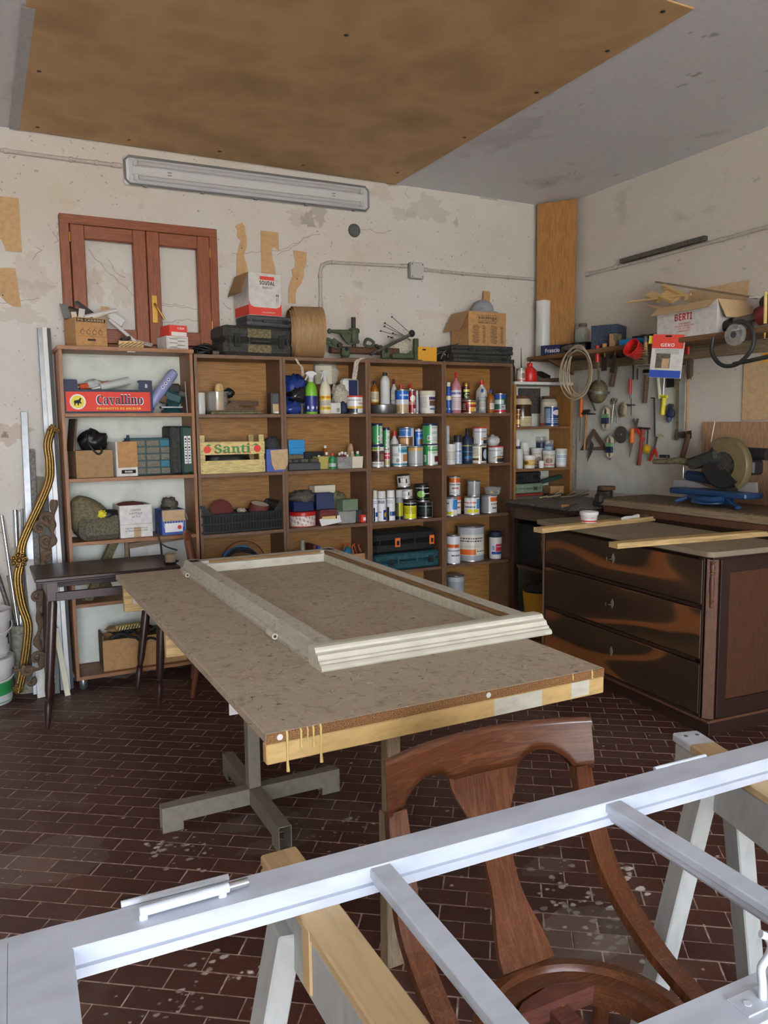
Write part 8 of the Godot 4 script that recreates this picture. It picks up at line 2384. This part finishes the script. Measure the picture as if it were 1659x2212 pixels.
	part("motor", geo().rod(V(-0.2, 1.358, 1.983), V(-0.2, 1.354, 2.135), 0.035, 18), "black_plastic", ms2)
	part("motor", geo().box(V(-0.2, 1.277, 2.03), V(0.10, 0.09, 0.10), 0.015), "black_plastic", ms2)
	part("arm", geo().bar(V(-0.27, 1.279, 1.655), V(-0.27, 1.349, 1.871), 0.10, 0.07, 0.02), "black_dusty", ms2)
	part("arm", geo().bar(V(-0.24, 1.211, 1.601), V(-0.24, 1.191, 1.816), 0.07, 0.06, 0.02), "saw_blue_dark", ms2)
	part("grip", geo().tube(smooth([V(-0.28, 1.288, 1.361), V(-0.28, 1.291, 1.448), V(-0.28, 1.3, 1.562), V(-0.28, 1.291, 1.663)], 4), 0.017, 10, false, 0.024), "khaki", ms2)
	part("switch", geo().box(V(-0.28, 1.324, 1.447), V(0.03, 0.02, 0.07), 0.006), "black_plastic", ms2)
	part("tension_rod", geo().rod(V(-0.25, 1.411, 1.779), V(-0.25, 1.546, 1.804), 0.003, 8), "white_gloss", ms2)
	bits("bark_log", "rough dark log end beside the mitre saw", "log", "carved", V(-0.3, 1.045, 2.32), V(-0.28, 1.2, 2.42), 0.12, 0.10, "")
	# plywood sheets and pegboard on the wall
	single("tool_board", geo().box(Vector3.ZERO, V(0.012, 1.02, 1.06), 0.002), "panel_white", "white painted board on the side wall carrying the hung tools", "panel", V(-0.0075, 1.53, 0.83))
	single("plywood_sheet", geo().box(Vector3.ZERO, V(0.012, 0.50, 1.2), 0.001), "ply_pink", "pinkish plywood sheet leaning on the wall behind the mitre saw", "plywood", V(-0.02, 1.29, 2.12))
	single("plywood_sheet", geo().box(Vector3.ZERO, V(0.008, 0.36, 0.9), 0.001), "cardboard_pale", "pale plywood sheet fixed higher on the wall above the pink one", "plywood", V(-0.006, 1.73, 2.25))
	# ---- long wall shelf
	var ws := thing("wall_shelf", "long rough brown plank shelf carrying boxes above the hung tools", "shelf", V(0, 0, 0))
	part("plank", geo().box(V(-0.17, 2.045, 1.75), V(0.29, 0.032, 3.4), 0.004), "beam_z", ws)
	part("hook_rail", geo().box(V(-0.035, 1.985, 1.5), V(0.03, 0.07, 2.6), 0.003), "oldwood_z", ws)
	for z in [0.25, 1.35, 2.4]:
		part("bracket", geo().prism(poly([0, 0, -0.26, 0, 0, -0.11]), 0.025), "beam_z", ws).position = V(-0.02, 2.028, z)
	var sy := 2.062
	var fx := thing("lock_box", "small navy box with white lettering on the end of wall shelf", "box", V(-0.255, 2.062, 0.3), deg_to_rad(-62.0))
	part("body", geo().box(V(0, 0.035, 0), V(0.17, 0.07, 0.09), 0.002), "navy_print", fx)
	words(fx, "Frascio", 0.115, 0.03, V(0.01, 0.03, 0.0458), "ink_white")
	bottle("dusty clear plastic bottle with green neck on the wall shelf", V(-0.12, sy + 0.07, 0.47), 0.055, 0.15, -1, "glass_green", "khaki", 0.45)
	block("dusty_case", "flat black case under the plastic bottle on wall shelf", "case", V(-0.15, sy, 0.5), V(0.2, 0.068, 0.24), "black_case", 0.1)
	lump("hose_bundle", "bundle of dusty dark cables on the wall shelf", "cable", V(-0.25, sy, 0.52), V(0.05, 0.035, 0.12), "grey_dusty", 101)
	block("blue_case", "dark blue dusty angular box on the wall shelf", "box", V(-0.15, sy, 0.78), V(0.2, 0.165, 0.19), "blue_dusty", 0.5)
	block("brown_block", "brown cardboard scraps leaning on the dark blue box", "box", V(-0.23, sy, 0.93), V(0.09, 0.09, 0.05), "cardboard_dull", 0.4)
	block("black_tool_box", "long black tool lying behind the blue booklet", "tool", V(-0.10, sy, 1.12), V(0.09, 0.07, 0.24), "black_case", 0.0)
	block("blue_booklet", "thin white and blue boxed set on the shelf before the white carton", "box", V(-0.25, sy, 1.13), V(0.11, 0.035, 0.17), "blue_bright", 0.0)
	var be := carton("white_carton", "white carton printed in red with open flaps full of wood offcuts", V(-0.165, sy, 1.60), V(0.46, 0.20, 0.26), deg_to_rad(-90.0), "card_white", [[0, 128, 0.085], [1, 8, 0.13], [3, 150, 0.13], [2, 70, 0.12]], true, "cardboard_pale")
	words(be, "BERTI", 0.135, 0.042, V(-0.02, 0.125, 0.1305), "ink_red")
	words(be, "SERRAMENTI\nVIA DELL'INDUSTRIA\nTEL. 071 700\nwww.berti.it", 0.15, 0.055, V(-0.01, 0.062, 0.1305), "ink_red", Vector3.ZERO, "Droid Sans", 400)
	for q in [["long thin pale lath sticking out over the carton end", "pine_z", -0.2, 2.36, 0.999, -0.2, 2.332, 1.548, 0.012, 0.012, 0], ["long grey lath lying across the carton flaps", "oldwood_z", -0.12, 2.472, 1.181, -0.16, 2.25, 1.986, 0.02, 0.012, 0], ["short squared offcut sticking up from the carton", "pine_z", -0.15, 2.429, 1.271, -0.15, 2.326, 1.467, 0.03, 0.03, 0.4], ["small square pine offcut in the carton", "pine_z", -0.16, 2.392, 1.16, -0.16, 2.343, 1.264, 0.06, 0.02, 0.6], ["broad thin pine offcut in the carton", "pine_z", -0.18, 2.37, 1.301, -0.18, 2.323, 1.419, 0.08, 0.02, 0.6], ["pale splinter poking out of the carton end", "paper", -0.17, 2.259, 1.947, -0.17, 2.245, 2.025, 0.01, 0.008, 0]]:
		bits("wood_offcut", q[0], "offcut", q[1], V(q[2], q[3], q[4]), V(q[5], q[6], q[7]), q[8], q[9], "offcuts in the white carton", q[10])
	var dr := thing("red_drill", "dusty red and black power tool on the wall shelf", "power tool", V(-0.17, sy, 2.05), 0.2)
	part("body", geo().at(V(0, 0.1, 0.05), V(1.3, 0, 0)).lathe([Vector2(0, -0.09), Vector2(0.05, -0.09), Vector2(0.06, -0.03), Vector2(0.06, 0.05), Vector2(0.045, 0.09), Vector2(0, 0.09)], 18), "red_dusty", dr)
	part("motor", geo().ball(V(0, 0.11, 0.13), V(0.06, 0.06, 0.06)), "grey_dark", dr)
	part("handle", geo().rod(V(0, 0.06, -0.19), V(0, 0.08, -0.03), 0.024, 12), "grey_dusty", dr)
	part("grip", geo().at(V(0, 0.045, -0.21), V(1.4, 0, 0)).cyl(-0.04, 0.04, 0.035, 14), "black_case", dr)
	part("knob", geo().ball(V(-0.02, 0.15, 0.03), V(0.04, 0.045, 0.05)), "black_dusty", dr)
	# hanging from the shelf edge
	var co := thing("hose_coil", "coil of thin beige hose hanging from the shelf edge", "hose", V(0, 0, 0))
	for k in 6:
		var c: Vector3 = V(-0.3, 1.917, 0.639)
		var pts := []
		for i in 28:
			var an := TAU * i / 28.0
			pts.append(c + V(-0.006 * k, sin(an) * (0.165 + 0.01 * (k % 3)) - 0.02 * (k % 2), cos(an) * (0.105 + 0.014 * k)))
		part("turn", geo().tube(pts, 0.0045, 7, true), "rope", co)
	var sg := thing("spray_gun", "dusty paint spray gun with round cup hanging by the hose", "spray gun", V(-0.06, 1.773, 0.607))
	part("cup", geo().ball(V(-0.02, 0, 0), V(0.06, 0.09, 0.08)), "khaki", sg)
	part("band", geo().at(V(-0.02, 0.005, 0.0), V(0.25, 0, 0)).lathe([Vector2(0.078, -0.008), Vector2(0.084, -0.008), Vector2(0.084, 0.008), Vector2(0.078, 0.008)], 24), "steel", sg)
	part("barrel", geo().rod(V(-0.03, 0.0, -0.1), V(-0.02, 0.02, 0.0), 0.012, 10), "steel", sg)
	part("trigger", geo().rod(V(-0.03, -0.01, -0.1), V(-0.02, -0.14, -0.03), 0.007, 8), "steel_dull", sg)
	var rk := thing("mesh_basket", "round wire mesh basket with a red cup inside hanging from the shelf", "basket", V(-0.36, 2.006, 1.288))
	part("red_cup", geo().at(V(-0.02, 0.01, -0.03), V(0, 0, 1.1)).lathe([Vector2(0, -0.05), Vector2(0.05, -0.05), Vector2(0.062, 0.03), Vector2(0.056, 0.03), Vector2(0.044, -0.04), Vector2(0, -0.04)], 24), "red_plastic", rk)
	for k in 9:
		var hgt := -0.10 + 0.016 * k
		var rr := sqrt(maxf(0.075 * 0.075 - pow(hgt + 0.02, 2.0) * 0.6, 0.001))
		part("hoop", geo().tube(arc(V(0.03, hgt, 0.01), V(rr, 0, 0), V(0, 0, rr), 0, TAU, 20), 0.002, 5, true), "khaki", rk)
	part("handle_loop", geo().tube(arc(V(0.02, 0.04, 0.01), V(0, 0.06, 0), V(0, 0, 0.085), -1.6, 1.6, 16), 0.004, 6), "grey_dark", rk)
	var gk := thing("belt_packet", "red and blue sanding belt packet hanging from the shelf edge", "packet", V(-0.335, 1.953, 1.496), deg_to_rad(-90.0 + 24.0))
	gk.rotation.z = -0.09
	var gw := 0.2
	part("card", geo().box(V(0, 0, 0), V(gw, 0.27, 0.018), 0.006), "card_white", gk)
	part("red_head", geo().box(V(0, 0.09, 0.0096), V(gw - 0.004, 0.085, 0.001), 0.0), "red_card", gk)
	part("blue_foot", geo().box(V(0, -0.11, 0.0096), V(gw - 0.004, 0.045, 0.001), 0.0), "blue", gk)
	part("picture", geo().box(V(-0.02, -0.03, 0.0098), V(0.09, 0.09, 0.001), 0.0), "grey_dusty", gk)
	part("picture", geo().box(V(-0.002, -0.045, 0.0104), V(0.045, 0.06, 0.001), 0.0), "cardboard_pale", gk)
	part("hang_hole", geo().box(V(0, 0.122, 0.0102), V(0.04, 0.010, 0.001), 0.0), "ink", gk)
	words(gk, "GEKO", 0.085, 0.02, V(0.0, 0.068, 0.0104), "ink_white")
	for k in 4:
		part("print_line", geo().box(V(0, 0.04 - 0.008 * k, 0.0098), V(0.15, 0.003, 0.0006), 0.0), "grey_plastic", gk)
	part("yellow_tab", geo().box(V(-0.115, 0.1, -0.01), V(0.03, 0.05, 0.004), 0.001), "yellow", gk)
	var bh := thing("black_hose", "thick black hose looped over the shelf edge", "hose", V(-0.34, 1.977, 2.009))
	part("loop", geo().tube(smooth([V(0, 0.06, -0.16), V(-0.01, -0.03, -0.16), V(-0.02, -0.11, -0.08), V(-0.02, -0.11, 0.03), V(-0.01, -0.03, 0.11), V(0, 0.07, 0.10), V(0.01, 0.13, 0.02), V(0.01, 0.11, -0.06)], 5), 0.012, 10), "hose", bh)
	part("tail", geo().tube(smooth([V(-0.02, -0.11, 0.0), V(-0.02, -0.10, 0.1), V(0.0, -0.085, 0.2), V(0.0, -0.08, 0.3)], 4), 0.012, 10), "hose", bh)
	var wr := thing("wire_reel", "clear plastic reel of wire hanging beside the black hose", "reel", V(-0.345, 2.032, 2.002), deg_to_rad(-90.0))
	part("reel", geo().at(Vector3.ZERO, V(PI / 2, 0, 0)).lathe([Vector2(0.02, -0.015), Vector2(0.06, -0.015), Vector2(0.062, 0.0), Vector2(0.06, 0.015), Vector2(0.02, 0.015), Vector2(0.02, -0.015)], 24), "clear_plastic", wr)
	part("core", geo().at(Vector3.ZERO, V(PI / 2, 0, 0)).cyl(-0.016, 0.016, 0.02, 16), "grey_dark", wr)
	part("wire", geo().at(Vector3.ZERO, V(PI / 2, 0, 0)).lathe([Vector2(0.05, -0.01), Vector2(0.05, 0.01)], 24), "chrome", wr)
	lean_on_conduit()
	single("set_square", geo().at(Vector3.ZERO, V(0, PI / 2, 0)).prism(poly([-0.361, 1.329, -0.504, 1.496, -0.518, 1.494, -0.659, 1.35, -0.657, 1.338, -0.422, 1.33, -0.433, 1.352, -0.591, 1.365, -0.508, 1.449, -0.436, 1.36, -0.411, 1.33]), 0.006), "carved", "large brown wooden set square hanging low on the tool board", "set square", V(-0.03, 0, 0), 0.0, "tools hung on the side wall")
	single("sliding_square", geo().at(Vector3.ZERO, V(0, PI / 2, 0)).prism(poly([-0.453, 1.244, -0.468, 1.322, -0.492, 1.41, -0.521, 1.381, -0.508, 1.323]), 0.004), "steel_dull", "grey steel square hanging through the wooden set square", "square", V(-0.038, 0, 0), 0.0, "tools hung on the side wall")
	for q in [[V(-0.04, 1.574, 0.653), "hank of pale rope with green and navy label under the spray gun"], [V(-0.04, 1.361, 0.702), "hank of pale rope with green and navy label beside the set square"]]:
		var h := thing("rope_hank", q[1], "rope", q[0], 0.0, "rope hanks on the tool board")
		for k in 3:
			part("loop", geo().tube([V(-0.006 * k, 0.06, -0.028 + 0.004 * k), V(-0.006 * k, 0.085, 0), V(-0.006 * k, 0.06, 0.028 - 0.004 * k), V(-0.006 * k, -0.06, 0.028 - 0.004 * k), V(-0.006 * k, -0.085, 0), V(-0.006 * k, -0.06, -0.028 + 0.004 * k)], 0.007, 7, true), "rope", h)
		part("label_top", geo().box(V(-0.012, 0.018, 0), V(0.02, 0.03, 0.066), 0.003), "leaf_green", h)
		part("label_foot", geo().box(V(-0.012, -0.018, 0), V(0.021, 0.045, 0.067), 0.003), "navy", h)
	hung("screwdriver", "long screwdriver with orange handle hanging beside the corner shelf unit", "screwdriver", [["handle", "orange", -0.045, 1.719, 0.385, -0.045, 1.589, 0.384, 0.013, 0.013, 0], ["collar", "wood_tool", -0.045, 1.768, 0.388, -0.045, 1.716, 0.385, 0.01, 0.01, 0], ["shaft", "steel_dull", -0.045, 1.589, 0.376, -0.045, 1.399, 0.371, 0.003, 0.003, 0]])
	hung("hammer", "small hammer with thin wooden handle beside the orange screwdriver", "hammer", [["handle", "wood_tool", -0.045, 1.61, 0.445, -0.045, 1.335, 0.425, 0.008, 0.008, 0], ["head", "iron", -0.045, 1.614, 0.383, -0.045, 1.607, 0.543, 0.01, 0.004, 0], ["peen", "iron", -0.045, 1.63, 0.414, -0.045, 1.632, 0.472, 0.013, 0.013, 0]])
	hung("pincers", "bright steel pincers with open handles", "pincers", [["jaw", "chrome", -0.045, 1.717, 0.726, -0.045, 1.684, 0.742, 0.014, 0.014, 0], ["jaw", "chrome", -0.045, 1.713, 0.762, -0.045, 1.684, 0.745, 0.011, 0.011, 0], ["handle", "chrome", -0.045, 1.68, 0.733, -0.045, 1.54, 0.715, 0.005, 0.005, 0], ["handle", "chrome", -0.045, 1.679, 0.753, -0.045, 1.54, 0.781, 0.005, 0.005, 0]])
	hung("tape_roll", "dull roll of tape hanging beside the steel pincers", "tape", [["turn", "khaki", -0.045, 1.684, 0.817, -0.045, 1.579, 0.821, 0.028, 0.028, 2], ["turn", "rope", -0.045, 1.677, 0.843, -0.045, 1.585, 0.852, 0.018, 0.018, 2]])
	hung("bradawl", "red handled compass point hanging above the roll of tape", "tool", [["handle", "red_plastic", -0.045, 1.852, 0.891, -0.045, 1.744, 0.892, 0.011, 0.011, 0], ["ferrule", "steel", -0.045, 1.743, 0.896, -0.045, 1.712, 0.9, 0.006, 0.006, 0], ["cross_bar", "iron", -0.045, 1.67, 0.862, -0.045, 1.664, 0.943, 0.004, 0.004, 0], ["point", "iron", -0.045, 1.711, 0.905, -0.045, 1.589, 0.909, 0.003, 0.003, 0]])
	hung("saw_blade_disc", "dark round abrasive disc hanging under the steel pincers", "disc", [["disc", "grey_disc", -0.045, 1.515, 0.812, -0.045, 1.392, 0.816, 0.05, 0.05, 3], ["hub", "tin", -0.051, 1.461, 0.82, -0.051, 1.447, 0.821, 0.006, 0.006, 3]])
	hung("chisel_knife", "triangular trowel with orange handle", "trowel", [["handle", "orange", -0.045, 1.5, 0.924, -0.045, 1.398, 0.923, 0.015, 0.015, 0], ["blade", "oldwood_y", -0.045, 1.407, 0.917, -0.045, 1.292, 0.901, 0.018, 0.003, 1]])
	hung("shears", "sheet metal shears with red grips", "shears", [["blade", "steel", -0.045, 1.566, 0.928, -0.045, 1.498, 0.967, 0.01, 0.01, 1], ["blade", "steel", -0.045, 1.57, 0.977, -0.045, 1.498, 0.955, 0.01, 0.01, 1], ["grip", "red_plastic", -0.045, 1.498, 0.973, -0.045, 1.417, 1.036, 0.008, 0.008, 0], ["grip", "red_plastic", -0.045, 1.498, 0.955, -0.045, 1.444, 1.009, 0.007, 0.007, 0]])
	hung("mallet", "dark headed hammer with long red handle hanging low", "hammer", [["head", "iron", -0.045, 1.502, 0.985, -0.045, 1.498, 1.087, 0.008, 0.008, 0], ["handle", "red_wood", -0.045, 1.498, 1.024, -0.045, 1.24, 0.996, 0.012, 0.012, 0]])
	hung("tape_measure", "round yellow tape measure hanging by a black strap", "tape measure", [["strap", "wire_black", -0.045, 1.498, 1.072, -0.045, 1.391, 1.068, 0.005, 0.005, 0], ["case", "yellow_dull", -0.045, 1.389, 1.064, -0.045, 1.324, 1.066, 0.029, 0.029, 3], ["dial", "yellow", -0.057, 1.374, 1.076, -0.057, 1.34, 1.077, 0.016, 0.016, 3]])
	hung("pliers", "red handled pliers hanging under long black bar", "pliers", [["jaw", "steel", -0.045, 1.445, 1.153, -0.045, 1.357, 1.133, 0.01, 0.01, 1], ["handle", "red_plastic", -0.045, 1.361, 1.135, -0.045, 1.276, 1.095, 0.009, 0.009, 0], ["handle", "red_plastic", -0.045, 1.361, 1.142, -0.045, 1.304, 1.16, 0.009, 0.009, 0]])
	hung("black_rod", "long black steel rod hanging upright", "rod", [["rod", "wire_black", -0.045, 1.707, 1.122, -0.045, 1.438, 1.136, 0.006, 0.006, 0], ["hook", "wire_black", -0.045, 1.711, 1.091, -0.045, 1.707, 1.126, 0.004, 0.004, 0]])
	hung("hex_key", "small hexagon key hanging beside the red pliers", "hex key", [["long_arm", "brass", -0.045, 1.456, 1.187, -0.045, 1.406, 1.187, 0.003, 0.003, 0], ["short_arm", "brass", -0.045, 1.456, 1.187, -0.045, 1.447, 1.216, 0.003, 0.003, 0]])
	hung("hatchet", "hatchet with dark head and brown wooden handle", "hatchet", [["handle", "carved", -0.045, 1.989, 0.75, -0.045, 1.806, 0.71, 0.016, 0.016, 0], ["head", "iron", -0.045, 2.016, 0.691, -0.045, 2.008, 0.833, 0.012, 0.006, 0], ["blade", "iron", -0.045, 2.035, 0.742, -0.045, 1.909, 0.694, 0.023, 0.007, 1]])
	hung("wooden_mallet", "brown wooden handle with iron ring beside the red basket", "mallet", [["handle", "carved", -0.045, 1.87, 1.051, -0.045, 1.676, 1.036, 0.016, 0.016, 0], ["ring", "iron", -0.045, 1.896, 1.02, -0.045, 1.894, 1.079, 0.013, 0.013, 0]])
	hung("caulk_gun", "yellow and white caulking gun hanging under the belt packet", "caulking gun", [["barrel", "cream_plastic", -0.045, 1.851, 1.15, -0.045, 1.702, 1.172, 0.011, 0.011, 0], ["rod", "chrome", -0.045, 1.847, 1.207, -0.045, 1.719, 1.202, 0.004, 0.004, 0], ["body", "yellow", -0.045, 1.72, 1.177, -0.045, 1.713, 1.234, 0.01, 0.01, 0], ["grip", "yellow", -0.045, 1.705, 1.21, -0.045, 1.592, 1.202, 0.015, 0.015, 0], ["trigger", "white_plastic", -0.045, 1.688, 1.207, -0.045, 1.653, 1.225, 0.006, 0.006, 0]])
	hung("scrub_brush", "square black scraper plate under the belt packet", "scraper", [["plate", "black_case", -0.045, 1.844, 1.257, -0.045, 1.774, 1.259, 0.032, 0.032, 1]])
	hung("work_glove", "dark plaid work glove hanging on the wall", "glove", [["palm", "navy", -0.045, 1.635, 1.265, -0.045, 1.567, 1.267, 0.034, 0.034, 2], ["cuff", "felt_dark", -0.045, 1.665, 1.269, -0.045, 1.627, 1.268, 0.026, 0.026, 2], ["fingers", "blue_grey", -0.045, 1.584, 1.25, -0.045, 1.541, 1.263, 0.022, 0.022, 2]])
	hung("bow_saw", "long weathered wooden saw beam hanging upright", "saw", [["beam", "khaki", -0.045, 1.971, 1.317, -0.045, 1.421, 1.333, 0.014, 0.011, 1], ["handle", "khaki", -0.045, 1.966, 1.328, -0.045, 1.807, 1.327, 0.019, 0.019, 1]])
	hung("sickle", "old billhook with wooden handle and hooked blade", "billhook", [["handle", "wood_tool_dark", -0.045, 1.464, 1.428, -0.045, 1.307, 1.381, 0.018, 0.018, 0], ["head", "iron", -0.045, 1.455, 1.337, -0.045, 1.46, 1.449, 0.019, 0.026, 1], ["tip", "steel_dull", -0.045, 1.489, 1.33, -0.045, 1.421, 1.317, 0.013, 0.013, 1]])
	hung("straight_stick", "thin yellow wooden stick hanging beside the brush", "stick", [["stick", "wood_tool", -0.045, 1.948, 1.403, -0.045, 1.477, 1.406, 0.007, 0.007, 0]])
	hung("wire_brush", "wire brush with red handle and brown bristles", "brush", [["handle", "red_plastic", -0.045, 2.096, 1.401, -0.045, 1.98, 1.401, 0.02, 0.02, 0], ["bristles", "carved", -0.045, 1.96, 1.416, -0.045, 1.816, 1.427, 0.025, 0.021, 2]])
	hung("putty_knife", "putty knife with dark blade and honey wooden handle", "putty knife", [["handle", "wood_tool", -0.27, 2.092, 0.869, -0.27, 2.029, 0.871, 0.017, 0.017, 0], ["tang", "brass", -0.27, 2.029, 0.871, -0.27, 2, 0.876, 0.007, 0.007, 0], ["blade", "iron", -0.27, 2.001, 0.867, -0.27, 1.904, 0.868, 0.024, 0.027, 1]])
	hung("putty_knife", "broad scraper with brown blade hanging head down from shelf plank", "putty knife", [["plate", "khaki", -0.27, 2.144, 0.996, -0.27, 2.105, 0.994, 0.035, 0.035, 1], ["neck", "steel_dull", -0.27, 2.105, 0.994, -0.27, 2.004, 0.972, 0.007, 0.007, 0], ["blade", "iron", -0.27, 2.004, 0.972, -0.27, 1.886, 0.953, 0.016, 0.02, 1]])
	hung("file", "red handled rasp hanging beside the coiled hose", "file", [["handle", "red_plastic", -0.26, 2.085, 0.792, -0.26, 1.971, 0.789, 0.018, 0.018, 0], ["hang_loop", "wire_black", -0.26, 2.125, 0.792, -0.26, 2.083, 0.792, 0.002, 0.002, 0], ["blade", "khaki", -0.26, 1.97, 0.795, -0.26, 1.822, 0.811, 0.012, 0.012, 1]])
	hung("putty_knife", "putty knife with pale handle over the red basket", "putty knife", [["handle", "wood_tool", -0.36, 2.053, 1.342, -0.36, 1.997, 1.342, 0.013, 0.013, 0], ["collar", "grey_dark", -0.36, 2.09, 1.336, -0.36, 2.051, 1.341, 0.013, 0.013, 0], ["blade", "khaki", -0.36, 1.994, 1.341, -0.36, 1.912, 1.347, 0.019, 0.022, 1]])
	hung("hollow_bar", "pair of thin black bars hanging under the red basket", "bars", [["bar", "wire_black", -0.045, 1.946, 0.918, -0.045, 1.844, 0.92, 0.005, 0.005, 0], ["bar", "wire_black", -0.045, 1.919, 0.959, -0.045, 1.842, 0.959, 0.005, 0.005, 0]])
	hung("paint_roller", "long wooden handle with steel ring beside the hose", "handle", [["handle", "yellow_pale", -0.3, 2.249, 2.152, -0.3, 2.078, 2.157, 0.009, 0.009, 0], ["ferrule", "brass", -0.3, 2.047, 2.156, -0.3, 1.996, 2.157, 0.011, 0.003, 0], ["block", "yellow_dull", -0.3, 1.919, 2.162, -0.3, 1.868, 2.165, 0.019, 0.019, 1]])


func lean_on_conduit() -> void:
	var mb := thing("slotted_angle", "dark slotted steel angle resting on the side wall conduit", "metal bar", Vector3.ZERO)
	part("angle", geo().bar(V(-0.03, 2.685, 0.762) + V(0, 0.004, 0), V(-0.03, 2.698, 1.501), 0.036, 0.03, 0.002), "steel_dull", mb)
